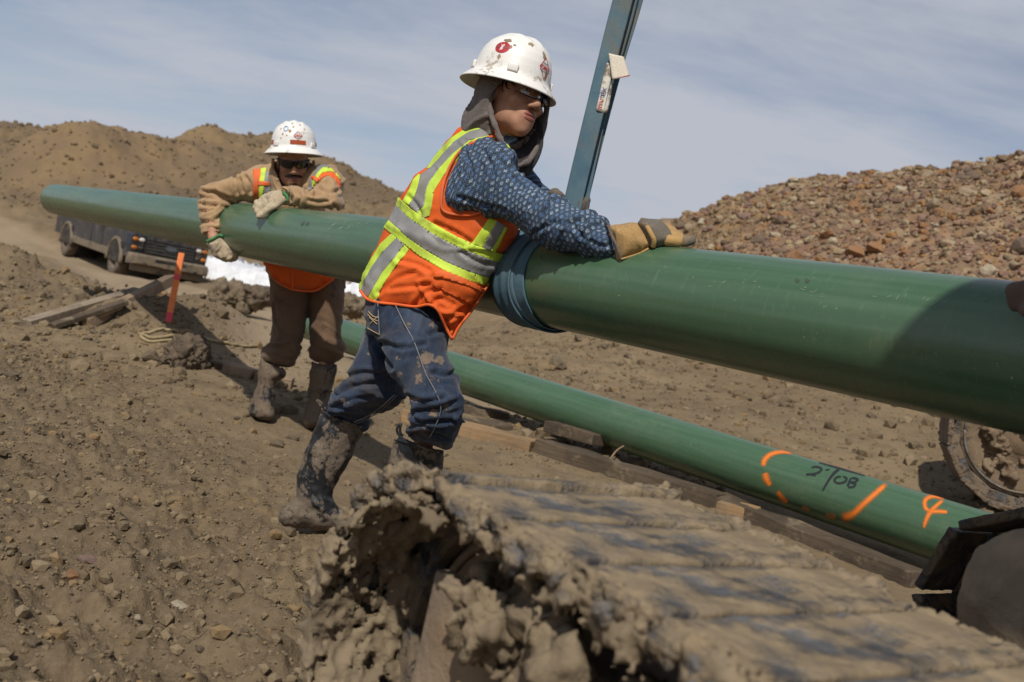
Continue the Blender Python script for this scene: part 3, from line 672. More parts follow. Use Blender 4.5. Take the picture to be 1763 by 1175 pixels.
# ---- paint on the pipes: strokes laid on the curved surface
def ray_cyl(px, A, D, R, off=0.0):
    d = np.array([(px[0] - CX) / FPX, -(px[1] - CY) / FPX, 1.0]); dp = d - (d @ D) * D; ap = -A + (A @ D) * D
    a = dp @ dp; b = 2 * dp @ ap; c = ap @ ap - (R + off) ** 2; disc = b * b - 4 * a * c
    t = (-b - math.sqrt(max(disc, 0))) / (2 * a); p = d * t
    if disc < 0:
        q = p - A; q = q - (q @ D) * D; p = p - q + q / np.linalg.norm(q) * (R + off)
    return p
def stroke(parent, name, pts, width, A, D, R, mat, soft=0.35, n=26, jag=0.0, off=0.0012, label=None):
    c = spline(pts, n) if len(pts) > 2 else np.linspace(pts[0], pts[1], n); w = np.interp(np.linspace(0, 1, n), np.linspace(0, 1, len(np.atleast_1d(width))), np.atleast_1d(width))
    T = np.gradient(c, axis=0); T /= np.maximum(np.linalg.norm(T, axis=1, keepdims=True), 1e-6); N = np.stack([-T[:, 1], T[:, 0]], 1); m = 7
    u = np.linspace(-1, 1, m); V, al = [], []
    for i in range(n):
        e = min(1, min(i, n - 1 - i) / 2.5)
        for k in u:
            V.append(ray_cyl(c[i] + N[i] * k * w[i] / 2, A, D, R, off)); al.append(max(0, min(1, (1 - abs(k)) / soft)) * e)
    i, j = np.meshgrid(np.arange(n - 1), np.arange(m - 1), indexing='ij'); i, j = i.ravel(), j.ravel(); F_ = np.stack([i * m + j, i * m + j + 1, (i + 1) * m + j + 1, (i + 1) * m + j], 1)
    Vw = W(np.array(V)); inv = parent.matrix_basis.inverted() if parent.rotation_mode != 'XYZ' else Matrix.Translation(-Vector(base_of(parent)))
    Vl = np.array([(inv @ Vector(v))[:] for v in Vw])
    return part(name, Vl, F_, parent, mat, dict(al=al), world=False, label=label)
def paint_mat(name, col, hard=0.0, emit=0):
    m = M(name); a = m.attr('al'); f = m.ramp(m.math('ADD', a, m.math('MULTIPLY', m.math('SUBTRACT', m.noise(160, 4, 0.7), 0.5), 0.7 - hard * .4)), 0.10 + hard * .17, 1.05 - hard * 0.65)
    tr = m.n('ShaderNodeBsdfTransparent'); mx = m.n('ShaderNodeMixShader'); m.fin(col, 0.6)
    m.l(f, mx.inputs[0]); m.l(tr.outputs[0], mx.inputs[1]); m.l(m.b.outputs[0], mx.inputs[2]); m.l(mx.outputs[0], m.out.inputs[0]); return m.m
ORP = paint_mat('orange_spray_paint', (0.80, 0.20, 0.02)); ORF = paint_mat('thin_orange_spray', (0.30, 0.15, 0.04)); BLK = paint_mat('black_marker', (0.012, 0.014, 0.016), 0.6); SMU = paint_mat('grey_smudge', (0.06, 0.075, 0.055))
def cp(pts): return [(1200 + x / 2.938, 680 + y / 2.938) for x, y in pts]
for pts, w in [([(492,298),(435,289),(378,299),(342,330),(336,368)], [5, 8, 10, 12, 11]), ([(343,392),(353,428),(372,464)], [13, 15, 9]), ([(406,486),(428,520),(460,548)], [9, 13, 9]),
               ([(968,442),(905,497),(842,553),(790,602),(722,634)], [11, 12, 13, 15, 24]), ([(1262,528),(1195,514),(1156,532),(1156,572),(1186,592)], [7, 9, 10, 9, 7]),
               ([(1252,528),(1212,560),(1176,600),(1155,645),(1146,682)], [7, 9, 11, 9, 5]), ([(1168,592),(1222,590),(1272,594)], [9, 9, 7])]:
    stroke(LPIPE, 'spray_mark', cp(pts), [q * 1.35 for q in w], LA, LDIR, PR, ORP, 0.95)
for pts, w in [([(528,566),(550,576),(574,588)], [9, 11, 8]), ([(648,606),(676,616),(706,622)], [14, 17, 14])]: stroke(LPIPE, 'spray_mark', cp(pts), w, LA, LDIR, PR, ORF, 0.7, label='faint orange spray mark')
for pts, w in [([(572,372),(600,364),(630,374),(616,392),(584,402),(552,403),(582,404),(606,414)], 3.4), ([(648,382),(672,376)], 2.4), ([(722,374),(690,400),(660,442),(632,492)], [4.2, 4.2, 3.6, 2.6]),
               ([(738,412),(706,418),(696,438),(718,448),(748,440),(756,422),(732,412)], 3.6), ([(778,420),(770,442),(760,466)], 3.6), ([(778,420),(812,426),(802,440),(772,444)], 3.6), ([(772,444),(800,450),(790,466),(760,468)], 3.6), ([(604,339),(730,374),(862,413)], [1.6, 3.4, 1.6])]:
    stroke(LPIPE, 'marker_lettering', cp(pts), (np.array(w) * 1.5).tolist() if isinstance(w, list) else w * 1.5, LA, LDIR, PR, BLK, 0.6)
for pts in ([(1374,480),(1371,486)], [(1391,480),(1388,487)]): stroke(UPIPE, 'smudge', pts, 11, UA, UDIR, PR, SMU, 0.9)
for pts in ([(518,389),(524,382)], [(526,389),(532,383)]): stroke(UPIPE, 'smudge', pts, 6, UA, UDIR, PR, SMU, 0.9)

SCR = paint_mat('coating_scratch', (0.26, 0.33, 0.19), 0.3); _rs = np.random.default_rng(12)
for k in range(34):
    px = _rs.uniform(1190, 1650) if k < 24 else _rs.uniform(560, 640); row = (478 + (px - 1210) * .115 if k < 24 else 392) + _rs.normal() * 7; L_ = _rs.uniform(5, 15); a_ = _rs.uniform(-1.2, .3)
    stroke(UPIPE, 'scratch', [(px, row), (px + L_ * .5 * math.cos(a_), row + L_ * .5 * math.sin(a_) + 1.5), (px + L_ * math.cos(a_), row + L_ * math.sin(a_))], _rs.uniform(.9, 1.8), UA, UDIR, PR, SCR, .8, 8)
# ---- timbers under and beside the lower pipe
def wood_mat(name, a, b, dark):
    m = M(name); g = m.noise(6, 8, 0.65, 0.4, stretch=(9, 9, 0.6)); c = m.mix(m.ramp(g, 0.3, 0.7), a, b); c = m.mix(m.ramp(m.noise(2.2, 6, 0.65, 0.5), 0.42, 0.62, 0, 0.8), c, dark)
    c = m.mix(m.ramp(m.noise(7, 6, 0.6, off=(3, 3, 3)), 0.55, 0.68, 0, 0.8), c, MUD)
    return m.fin(c, 0.85, 0, m.bump(g, 0.6, 0.01), Specular_IOR_Level=0.2)
WOODT = wood_mat('weathered_timber', (0.31, 0.22, 0.14), (0.22, 0.155, 0.10), (0.13, 0.095, 0.068)); WOODD = wood_mat('dark_timber', (0.125, 0.092, 0.062), (0.085, 0.063, 0.043), (0.055, 0.042, 0.03))  # WOODD: darker brown wood tones
WOODN = wood_mat('fresh_timber', (0.34, 0.215, 0.105), (0.25, 0.16, 0.085), (0.16, 0.115, 0.075))
def timber(name, a, b, w, h, mat, label, cat, group=None, lift=0.0, tilt=0.0):
    a, b = ray_ground(a[0], a[1], a[2] - 1.2), ray_ground(b[0], b[1], b[2] - 1.2)
    d = unit(b - a); s = unit(np.cross(d, [0, 0, 1])); u = np.cross(s, d); c, t = math.cos(tilt), math.sin(tilt); s, u = c * s + t * u, -t * s + c * u
    L = np.linalg.norm(b - a); V, F_ = box((0, 0, 0), w, h, L, None, 0.006)
    n = np.linspace(-L / 2, L / 2, max(int(L / 0.06), 6)); bm = bmesh.new()
    me = bpy.data.meshes.new('tmp'); me.from_pydata([tuple(v) for v in V], [], [tuple(map(int, f)) for f in F_]); bm.from_mesh(me); bpy.data.meshes.remove(me)
    for z in n[1:-1]:
        bmesh.ops.bisect_plane(bm, geom=bm.verts[:] + bm.edges[:] + bm.faces[:], plane_co=(0, 0, z), plane_no=(0, 0, 1))
    bmesh.ops.triangulate(bm, faces=bm.faces[:]); bm.verts.index_update()
    V = np.array([v.co[:] for v in bm.verts]); F_ = np.array([[v.index for v in f.verts] for f in bm.faces]); bm.free()
    sd = (hash((a[0].round(3), b[1].round(3))) % 50); q = V + sd
    V = V + 0.010 * np.stack([noise(q, 5, 1), noise(q, 5, 2), noise(q, 9, 3)], 1)
    o = link(name, mesh_np(name, V, F_, smooth=False), None, mat); Mx = Matrix((s, u, d)).transposed().to_4x4(); o.matrix_world = Matrix.Translation(Vector((a + b) / 2 + u * (h / 2 + lift - 0.035))) @ Mx
    return tag(o, label, cat, group)
TG = 'timber skids beneath the lower pipe'
timber('timber', (700,722,6.75), (918,776,6.1), 0.17, 0.10, WOODN, 'tan timber with split orange wood, lying just right of the jeans', 'timber', TG)
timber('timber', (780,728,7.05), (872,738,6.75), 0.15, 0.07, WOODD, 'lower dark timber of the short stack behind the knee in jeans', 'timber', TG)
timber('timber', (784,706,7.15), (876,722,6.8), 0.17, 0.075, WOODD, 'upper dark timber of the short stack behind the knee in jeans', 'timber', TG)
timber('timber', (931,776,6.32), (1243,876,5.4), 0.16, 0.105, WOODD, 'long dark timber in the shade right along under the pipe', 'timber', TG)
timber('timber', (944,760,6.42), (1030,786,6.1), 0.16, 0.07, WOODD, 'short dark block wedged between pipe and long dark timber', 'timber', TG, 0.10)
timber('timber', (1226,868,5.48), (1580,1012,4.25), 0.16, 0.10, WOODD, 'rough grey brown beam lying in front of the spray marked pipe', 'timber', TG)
timber('timber', (1236,880,5.62), (1300,898,5.5), 0.12, 0.10, WOODN, 'small block with an orange painted end under the pipe', 'timber', TG)
timber('timber', (388,640,7.6), (436,652,7.1), 0.15, 0.09, WOODT, 'short pale timber on the ground left of the brown trousers', 'timber', TG)
timber('timber', (440,655,7.0), (503,668,6.6), 0.15, 0.09, WOODT, 'short timber end showing between the boots under the brown trousers', 'timber', TG)

# ---- blue lifting sling choked round the upper pipe
def strap_mat():
    m = M('blue_webbing'); s = m.attr('su'); w = m.n('ShaderNodeTexWave'); cb = m.n('ShaderNodeCombineXYZ'); m.l(m.attr('sv'), cb.inputs[0]); m.l(cb.outputs[0], w.inputs['Vector']); w.inputs['Scale'].default_value = 60; w.inputs['Distortion'].default_value = 0
    c = m.mix(m.ramp(m.noise(9, 6, 0.62), 0.35, 0.68), (0.060, 0.122, 0.168), (0.098, 0.160, 0.192)); c = m.mix(m.ramp(m.noise(5, 6, 0.65, 0.4, off=(2, 8, 1)), 0.50, 0.66, 0, 0.75), c, (0.16, 0.15, 0.115))
    return m.fin(c, 0.75, 0, m.bump(m.math('ADD', m.math('MULTIPLY', w.outputs['Fac'], 0.4), m.noise(70, 4)), 0.35, 0.003), Specular_IOR_Level=0.3)
STRAP = strap_mat()
SLC = pz_at(UA, UDIR, 936)                                     # choke point on the axis
sl_base = W(SLC) + np.array([0, 0, PR])
SLING = thing('lifting_sling', sl_base, 'dusty blue webbing sling choked round the raised green pipe', 'sling')
def ribbon(c, wdir, ndir, width, thick, nw=9, fold=0.0, seed=0):
    """strap along points c; wdir/ndir per point; closed thin solid"""
    n = len(c); u = np.linspace(-1, 1, nw); width = np.broadcast_to(width, (n,)); rows = []
    for sgn in (1, -1):
        g = c[:, None] + wdir[:, None] * (u[None, :, None] * width[:, None, None] / 2) + ndir[:, None] * (sgn * thick / 2 + fold * np.sin(u * 7 + seed + np.arange(n)[:, None] * 0.05) * (1 + 0.5 * np.sin(np.arange(n)[:, None] * 0.21 + seed)))[..., None]
        rows.append(g if sgn > 0 else g[:, ::-1])
    G = np.concatenate(rows, 1); m = G.shape[1]; V = G.reshape(-1, 3); i, j = np.meshgrid(np.arange(n - 1), np.arange(m), indexing='ij'); i, j = i.ravel(), j.ravel(); k = (j + 1) % m
    F_ = np.stack([i * m + j, i * m + k, (i + 1) * m + k, (i + 1) * m + j], 1); sv = np.tile(np.concatenate([u, u[::-1]]), n)
    return V, F_, sv
ua = unit(C2W @ UDIR); up_ = np.array([0, 0, 1.0]); e1 = unit(up_ - (up_ @ ua) * ua); e2 = np.cross(ua, e1); c0 = W(SLC)
phi = np.linspace(0, 2 * math.pi, 120)
for k, (off, wd, ro, fo) in enumerate([(-0.018, 0.125, 0.005, 0.0016), (0.016, 0.120, 0.009, 0.0020), (0.000, 0.105, 0.014, 0.0020)]):
    er = np.cos(phi)[:, None] * e1 + np.sin(phi)[:, None] * e2; sway = off + 0.022 * np.sin(phi + k) - 0.01 * np.cos(2 * phi + k)
    cc_ = c0 + er * (PR + ro) + ua * sway[:, None]; V, F_, sv = ribbon(cc_, np.repeat(ua[None], 120, 0), er, wd + 0.018 * np.sin(2 * phi + k), 0.004, 15, fo, k * 2.1)
    part('choker_band', V, F_, SLING, STRAP, dict(sv=sv))
# legs going up to the hook above the picture
toc = unit(-(C2W @ np.array([0, 0, 1.0]))); rt = unit(C2W @ np.array([1.0, -0.2, 0.25]))
def leg(pts, width, z, seed, fold=0.0009, thick=0.006, tw=0.0):
    c = spline([WP(a, b, zz) for a, b, zz in pts], 50); n = len(c); T = np.gradient(c, axis=0); T /= np.linalg.norm(T, axis=1, keepdims=True)
    wd = np.cross(T, toc[None]); wd /= np.linalg.norm(wd, axis=1, keepdims=True); nd = np.cross(wd, T); a = np.linspace(0, tw, n)[:, None] + 0.25; wd2 = np.cos(a) * wd + np.sin(a) * nd; nd2 = -np.sin(a) * wd + np.cos(a) * nd
    return ribbon(c, wd2, nd2, np.interp(np.linspace(0, 1, n), np.linspace(0, 1, len(width)), width), thick, 11, fold, seed)
for pts, wd, sd_, tw in [([(968,440,2.90),(986,352,2.90),(1016,225,2.90),(1048,95,2.90),(1075,-10,2.90),(1102,-120,2.90),(1160,-360,2.9)], [0.055,0.055,0.056,0.060,0.060,0.06], 0.3, 0.25),
                     ([(985,430,2.93),(1000,352,2.92),(1024,240,2.93),(1045,150,2.925),(1066,80,2.92),(1088,0,2.92),(1110,-100,2.92),(1168,-360,2.9)], [0.05,0.04,0.036,0.034,0.034,0.036], 1.9, -0.5),
                     ([(978,430,2.96),(998,352,2.945),(1026,240,2.945),(1058,120,2.94),(1094,0,2.94),(1118,-100,2.93),(1172,-360,2.9)], [0.05,0.045,0.045,0.045,0.045,0.045], 4.0, -0.35)]:
    V, F_, sv = leg(pts, wd, 0, sd_, tw=tw); part('strap', V, F_, SLING, STRAP, dict(sv=sv))
# sewn tag sleeve and loose paper tag
def quad_patch(poly4, z, nx=10, ny=14, bend=0.004, tk=0.002, seed=0):
    a, b, c, d = [np.array(q, float) for q in poly4]; u, v = np.meshgrid(np.linspace(0, 1, nx), np.linspace(0, 1, ny), indexing='ij'); u, v = u[..., None], v[..., None]
    q = (a * (1 - u) + b * u) * (1 - v) + (d * (1 - u) + c * u) * v; q = q.reshape(-1, 2); zz = z[0] + (z[1] - z[0]) * v.ravel() + bend * np.sin(u.ravel() * 3.1 + seed) * -1
    C = np.stack([(q[:, 0] - CX) / FPX * zz, -(q[:, 1] - CY) / FPX * zz, zz], 1); i, j = np.meshgrid(np.arange(nx - 1), np.arange(ny - 1), indexing='ij'); i, j = i.ravel(), j.ravel()
    F_ = np.stack([i * ny + j, i * ny + j + 1, (i + 1) * ny + j + 1, (i + 1) * ny + j], 1); V, F2 = shell(W(C), tri(F_), 0.0, tk); return V, F2, C, (nx, ny)
m = M('dirty_label'); LABM = m.fin(m.mix(m.ramp(m.noise(34, 6, 0.65), 0.46, 0.6), (0.62, 0.58, 0.50), (0.17, 0.13, 0.09)), 0.7)
m = M('paper_tag'); _s = m.n('ShaderNodeSeparateXYZ'); m.l(m.co(), _s.inputs[0]); _l = m.math('MULTIPLY', m.ramp(m.math('SINE', m.math('MULTIPLY', _s.outputs['Z'], 1900.0)), 0.0, 0.5), m.ramp(m.noise(420, 2), 0.45, 0.55))
PAPM = m.fin(m.mix(m.math('MULTIPLY', _l, 0.55), m.mix(m.noise(20, 3), (0.62, 0.55, 0.43), (0.70, 0.64, 0.53)), (0.16, 0.14, 0.12)), 0.85)
V, F_, _, _ = quad_patch([(1044,108),(1062,112),(1046,196),(1026,190)], (2.893, 2.893), bend=0.006); lab = part('label_sleeve', V, F_, SLING, LABM)
V, F_, _, _ = quad_patch([(1048,92),(1074,98),(1084,131),(1054,137)], (2.885, 2.878), bend=0.007, seed=1); part('paper_tag', V, F_, SLING, PAPM)
def text_geo(s, size=1.0, bold=0.0):
    cu = bpy.data.curves.new('txt', 'FONT'); cu.body = s; cu.size = size; cu.align_x = 'CENTER'; cu.align_y = 'CENTER'; cu.offset = bold; cu.resolution_u = 3
    o = bpy.data.objects.new('txt', cu); COL.objects.link(o); dg = bpy.context.evaluated_depsgraph_get(); me = bpy.data.meshes.new_from_object(o.evaluated_get(dg))
    bm = bmesh.new(); bm.from_mesh(me); bmesh.ops.triangulate(bm, faces=bm.faces[:]); bm.verts.index_update()
    V = np.array([v.co[:] for v in bm.verts]).reshape(-1, 3); F_ = np.array([[v.index for v in f.verts] for f in bm.faces]).reshape(-1, 3); bm.free()
    bpy.data.objects.remove(o); bpy.data.meshes.remove(me); bpy.data.curves.remove(cu); return V, F_
REDINK = simple('red_ink', (0.45, 0.03, 0.03), rough=0.5, bump=0); BLUEINK = simple('blue_ink', (0.03, 0.06, 0.25), rough=0.5, bump=0); DARKINK = simple('dark_ink', (0.03, 0.03, 0.035), rough=0.5, bump=0)
def px_text(parent, name, s, cx, cy, size, rot, z, mat, sx=1.0):
    V, F_ = text_geo(s, size, 0.02 * size); c, t = math.cos(rot), math.sin(rot); x, y = V[:, 0] * sx, V[:, 1]; q = np.stack([cx + x * c + y * t, cy + x * t - y * c], 1)
    C = np.stack([(q[:, 0] - CX) / FPX * z, -(q[:, 1] - CY) / FPX * z, np.full(len(q), z)], 1); return part(name, W(C), F_, parent, mat, smooth=False)
px_text(SLING, 'lettering', 'SYN', 1034.5, 180, 10, math.radians(-76), 2.884, REDINK); px_text(SLING, 'lettering', 'TEX', 1039.5, 160, 10, math.radians(-76), 2.884, BLUEINK)
V, F_ = tube(spline([WP(1053.5, 136, 2.876), WP(1068, 134, 2.874), WP(1084, 130, 2.876)], 10), 0.0012, 6); part('red_hem', V, F_, SLING, REDINK)
# ================================================================== CRAWLER TRACKS
def mud_steel(name, mudc, amt=0.5, th=0.48, sc=6):
    m = M(name); n = m.math('ADD', m.math('MULTIPLY', m.noise(sc, 7, 0.62, 0.7, stretch=(1.2, .7, 1)), 0.75), m.math('MULTIPLY', m.noise(sc * 5, 5, 0.62), 0.25)); f = m.ramp(n, th - 0.06, th + 0.06)
    st = m.mix(m.ramp(m.noise(9, 5), 0.35, 0.7), (0.025, 0.031, 0.042), (0.125, 0.138, 0.160)); mc = m.mix(m.ramp(m.noise(7, 6, 0.65, off=(2, 2, 5)), 0.35, 0.68), tuple(v * 0.62 for v in mudc), mudc)
    mc = m.mix(m.ramp(m.noise(3, 5, off=(9, 1, 1)), 0.52, 0.68, 0, 0.5), mc, (0.25, 0.165, 0.085))
    c = m.mix(m.math('MULTIPLY', m.math('SUBTRACT', 1.0, f), amt), mc, st); r = m.math('ADD', m.math('MULTIPLY', f, 0.35), 0.55)
    return m.fin(c, r, 0, m.bump(m.math('ADD', m.math('MULTIPLY', m.noise(28, 5, 0.65), 0.7), m.math('MULTIPLY', f, 0.8)), 0.8, 0.012), Specular_IOR_Level=0.35)
SHOEM = mud_steel('mud_smeared_shoe', (0.280, 0.214, 0.134), 0.9, 0.47, 4.5); SHOED = mud_steel('dark_muddy_shoe', (0.185, 0.14, 0.095), 0.85, 0.46, 9)
FRAMEM = mud_steel('dusty_frame', (0.25, 0.19, 0.135), 0.6, 0.30, 4); MUDM = stone_mat('caked_mud', (0.212, 0.163, 0.105), (0.132, 0.101, 0.066), 11)
WORN = simple('worn_steel', (0.20, 0.195, 0.19), (0.10, 0.085, 0.07), rough=0.5, metal=0.3, dirt=0.8, dirt_scale=4)
def shoe_mesh(name, pitch, width, seed, mud=1.0, edge=1.0, h=0.0055, grouser=-0.006):
    f = Field.box((-pitch / 2, -width / 2 - 0.03, -0.055), (pitch / 2, width / 2 + 0.03, 0.05), h); r = np.random.default_rng(seed)
    def fn(p):
        q = p + np.array([seed * 3.1, 0, seed * 1.7]); ws = 1 + 0.035 * noise(q, 9, 3) * edge
        dx = np.abs(p[:, 0]) - (pitch / 2 - 0.0038 + 0.0022 * noise(q, 14, 5)); dy = np.abs(p[:, 1]) - width / 2 * ws; dz = np.abs(p[:, 2]) - 0.014; rr_ = 0.004
        d = np.linalg.norm(np.maximum(np.stack([dx, dy, dz], 1) + rr_, 0), axis=1) + np.minimum(np.maximum(np.maximum(dx, dy), dz) + rr_, 0) - rr_
        g = np.abs(p[:, 0] + pitch * 0.38) - 0.010; gz = np.abs(p[:, 2] - 0.014) - grouser; gd = np.maximum(np.maximum(g, gz), dy + 0.003); d = np.minimum(d, gd)
        m = 0.0022 * fbm(q * np.array([1, .5, 1]), 7, 2, 0.5, 11) + 0.0014 * fbm(q, 50, 3, 0.65, 13); ed = smooth01((np.abs(p[:, 1]) - width / 2 + 0.035) / 0.035); m = m + ed * edge * (0.007 * fbm(q, 38, 3, 0.65, 17) + 0.001)
        return d - mud * m
    f.add(fn, (-pitch / 2 - 0.02, -width / 2 - 0.05, -0.06), (pitch / 2 + 0.02, width / 2 + 0.05, 0.06), 0)
    for k in range(int(8 * edge)):                              # clods clinging to both edges and the inner face
        s = r.choice([-1, 1]); c = (r.uniform(-.5, .5) * pitch, s * (width / 2 + r.uniform(-0.02, 0.006)), r.uniform(-0.026, -0.002)); q = r.uniform(0.006, 0.013); f.ell(c, (q * r.uniform(.6, 1.5), q * r.uniform(.6, 1.2), q * r.uniform(.5, 1.2)), np.linalg.qr(r.normal(size=(3, 3)))[0], 0.006)
    V, F_ = f.extract(); F_ = F_[:, ::-1]; N = vnormals(V, F_); ed = smooth01((np.abs(V[:, 1]) - width / 2 + 0.05) / 0.04); V = V + N * (edge * (0.0012 + 0.0065 * ed) * fbm(V + seed, 55, 3, 0.7, seed))[:, None]; return mesh_np(name, V, F_)
def crawler(label, cat, C, T, R, width, length, pitch, mats, seed, name='crawler_track', group=None, mud=1.0, edge=1.0, hub=True, near_sign=-1):
    """C: centre of the leading wrap (world, middle of the shoe width); T: unit forward direction; the track runs back along -T"""
    T = unit(T); Wd = unit(np.cross(T, [0, 0, 1.0])); Z = np.cross(Wd, T); base = np.array([C[0], C[1], C[2] - R])
    root = thing(name, base, label, cat, group); per = 2 * length + 2 * math.pi * R; n = int(round(per / pitch)); pit = per / n
    shoes = [shoe_mesh('shoe_shape', pit, width, seed + k, mud, edge) for k in range(7)]
    for me in shoes: me.materials.append(mats[0])
    lk = []
    for i in range(n):
        s = (i + 0.5) * pit; x = s
        if x < length: c = np.array([-length + x, R]); th = 0.0                        # top run, towards the wrap
        elif x < length + math.pi * R: a = (x - length) / R; c = np.array([math.sin(a) * R, math.cos(a) * R]); th = -a
        elif x < 2 * length + math.pi * R: c = np.array([-(x - length - math.pi * R), -R]); th = -math.pi
        else: a = (x - 2 * length - math.pi * R) / R; c = np.array([-length - math.sin(a) * R, -math.cos(a) * R]); th = -math.pi - a
        sag = -0.012 * math.sin(math.pi * x / length) if x < length else 0
        rt = np.array([math.cos(th), math.sin(th)]); nt = np.array([-math.sin(th), math.cos(th)])
        ex = rt[0] * T + rt[1] * Z; ez = nt[0] * T + nt[1] * Z; ey = np.cross(ez, ex); pos = np.array(C) + c[0] * T + (c[1] + sag) * Z
        o = link('track_shoe', shoes[(i * 3) % 7], root); o.matrix_local = Matrix.Translation(Vector(pos - base)) @ Matrix((ex, ey, ez)).transposed().to_4x4()
        for sd_ in (-1, 1):
            lk.append(box(pos - ez * 0.045 + ey * sd_ * width * 0.16, pit * 1.04, width * 0.07, 0.06, np.array([ex, ey, ez]), 0.006))
    V, F_ = merge(lk); part('track_chain', V, F_, root, mats[1], smooth=False, kind='stuff')
    ax = np.stack([T, Wd, Z])
    def disc(cx, cz, r, hw, prof=None, seg=40):
        pr = prof or [(r * 0.25, hw * 1.15), (r * 0.3, hw * 0.8), (r * 0.7, hw * 0.55), (r * 0.8, hw * 0.9), (r, hw), (r, -hw), (r * 0.8, -hw * 0.9), (r * 0.7, -hw * 0.55), (r * 0.3, -hw * 0.8), (r * 0.25, -hw * 1.15)]
        a = np.linspace(0, 2 * math.pi, seg, endpoint=False); V = []
        for rr, w_ in pr: V += [(cx + rr * math.cos(q), w_, cz + rr * math.sin(q)) for q in a]
        F_ = [(i * seg + j, i * seg + (j + 1) % seg, (i + 1) * seg + (j + 1) % seg, (i + 1) * seg + j) for i in range(len(pr) - 1) for j in range(seg)]
        m = len(V); V += [(cx, pr[0][1], cz), (cx, pr[-1][1], cz)]; F_ = tri(np.array(F_)).tolist() + [[m, (j + 1) % seg, j] for j in range(seg)] + [[m + 1, (len(pr) - 1) * seg + j, (len(pr) - 1) * seg + (j + 1) % seg] for j in range(seg)]
        return np.array(V) @ ax + np.array(C), np.array(F_)
    ri = R - 0.075
    V, F_ = disc(0, 0, ri, width * 0.13); part('idler', V, F_, root, mats[2])
    V, F_ = disc(-length, 0, ri, width * 0.13); part('sprocket', V, F_, root, mats[2])
    a = np.linspace(0, 2 * math.pi, 60); ring = np.array([(ri * .93 * math.cos(q), -width * .135, ri * .93 * math.sin(q)) for q in a]) @ ax + np.array(C); V, F_ = tube(ring, .007, 8, up=Wd); part('idler_rim', V, F_, root, WORN if hub else mats[2])
    for q in np.linspace(0, 2 * math.pi, 8, endpoint=False): V, F_ = box((ri * .42 * math.cos(q), -width * .11, ri * .42 * math.sin(q)), .035, .03, .035, None, .008); part('hub_bolt', V @ ax + np.array(C), F_, root, mats[2])
    for k in range(5):
        V, F_ = disc(-0.45 - k * (length - 0.8) / 4, -R + 0.075 + 0.07, 0.07, width * 0.2, seg=20); part('track_roller', V, F_, root, mats[2])
    V, F_ = box((-length / 2, 0, -R * 0.12), length - 0.26, width * 0.44, R * 0.95, None, 0.02); part('track_frame', V @ ax + np.array(C), F_, root, mats[2])
    return root, ax
TCAM = np.array([-.57, .15, .82]); TW = unit((C2W @ TCAM) * np.array([1, 1, 0])); WR = np.cross(TW, [0, 0, 1.0])
near_top = W(P(930, 934, 1.18)); h_top = near_top[2]; SW = 0.50; RT = 0.265; TWt = unit(TW + np.array([0, 0, 0.04])); ZT = np.cross(WR, TWt)
_e = W(P(543, 1016, 1.66)); t_end = (_e - near_top) @ TW - RT - 0.04
CT = near_top + TWt * t_end + WR * SW / 2 - ZT * (RT + 0.014)
TRK, _ax = crawler('mud caked crawler track with worn shoes, blurred large in the foreground', 'track', CT, TWt, RT, SW, 2.6, 0.152, (SHOEM, SHOED, FRAMEM), 1, edge=1.0, hub=False)
# mud packed on the near track's frame and under the return run
def mud_heap(parent, name, segs, rad, seed, mat, h=0.009, amp=0.022):
    segs = np.array(segs); f = Field.box(segs.min((0,)) - rad * 1.3, segs.max((0,)) + rad * 1.3, h); r = np.random.default_rng(seed)
    for k, c in enumerate(segs): f.ell(c, rad * r.uniform(.4, 1.35, 3), np.linalg.qr(r.normal(size=(3, 3)))[0], 0.02)
    V, F_ = f.extract(); F_ = F_[:, ::-1]; N = vnormals(V, F_); V = V + N * (amp * fbm(V, 9, 4, 0.6, seed) + 1.0 * amp * fbm(V, 44, 3, 0.65, seed + 3))[:, None]
    return part(name, V, F_, parent, mat, kind='stuff')
def tl(x, y, z): return np.array(CT) + x * TWt + y * WR + z * ZT
_rm = np.random.default_rng(5)
mud_heap(TRK, 'packed_mud', [tl(-0.06 - 0.045 * i + _rm.uniform(-.04, .04), -SW * 0.36 + _rm.uniform(-.04, .07), 0.15 + _rm.uniform(-.03, .05) - .0015 * i) for i in range(26)], 0.042, 3, MUDM, 0.006, 0.018)
mud_heap(TRK, 'packed_mud', [tl(-0.14 - 0.05 * i, -SW * 0.40 + _rm.uniform(-.03, .03), 0.03 + _rm.uniform(-.07, .07)) for i in range(26)], 0.036, 8, MUDM, 0.006, 0.016)
def mud_crust(parent, name, fn, lo, hi, h, mat, k=0):
    f = Field.box(np.minimum(lo, hi), np.maximum(lo, hi), h); f.add(fn, np.minimum(lo, hi), np.maximum(lo, hi), 0, 'u', 0.0)
    V, F_ = f.extract(); return part(name, V, F_[:, ::-1], parent, mat, kind='stuff')
def _loc(p): q = p - np.array(CT); return q @ TWt, q @ WR, q @ ZT
def _crust(p):
    x, y, z = _loc(p); rr = np.hypot(x, z); n = fbm(p, 13, 2, .5, 61) * .012 + np.abs(fbm(p, 55, 3, .65, 63)) * .012 - np.abs(fbm(p, 24, 2, .5, 67)) * .016
    n = n + .004
    return np.maximum(np.maximum(np.abs(rr - (RT - 0.032)) - 0.009 - n, np.maximum(-(y + SW * .53) , y + .02) - n * .6), -(x + 0.06))
_c0, _c1 = tl(-.1, -SW * .6, -RT - .05), tl(RT + .08, 0.0, RT + .05); _cc = np.array([tl(a, b, c) for a in (-.1, RT + .08) for b in (-SW * .6, 0) for c in (-RT - .05, RT + .05)])
mud_crust(TRK, 'packed_mud', _crust, _cc.min(0), _cc.max(0), 0.0058, MUDM)
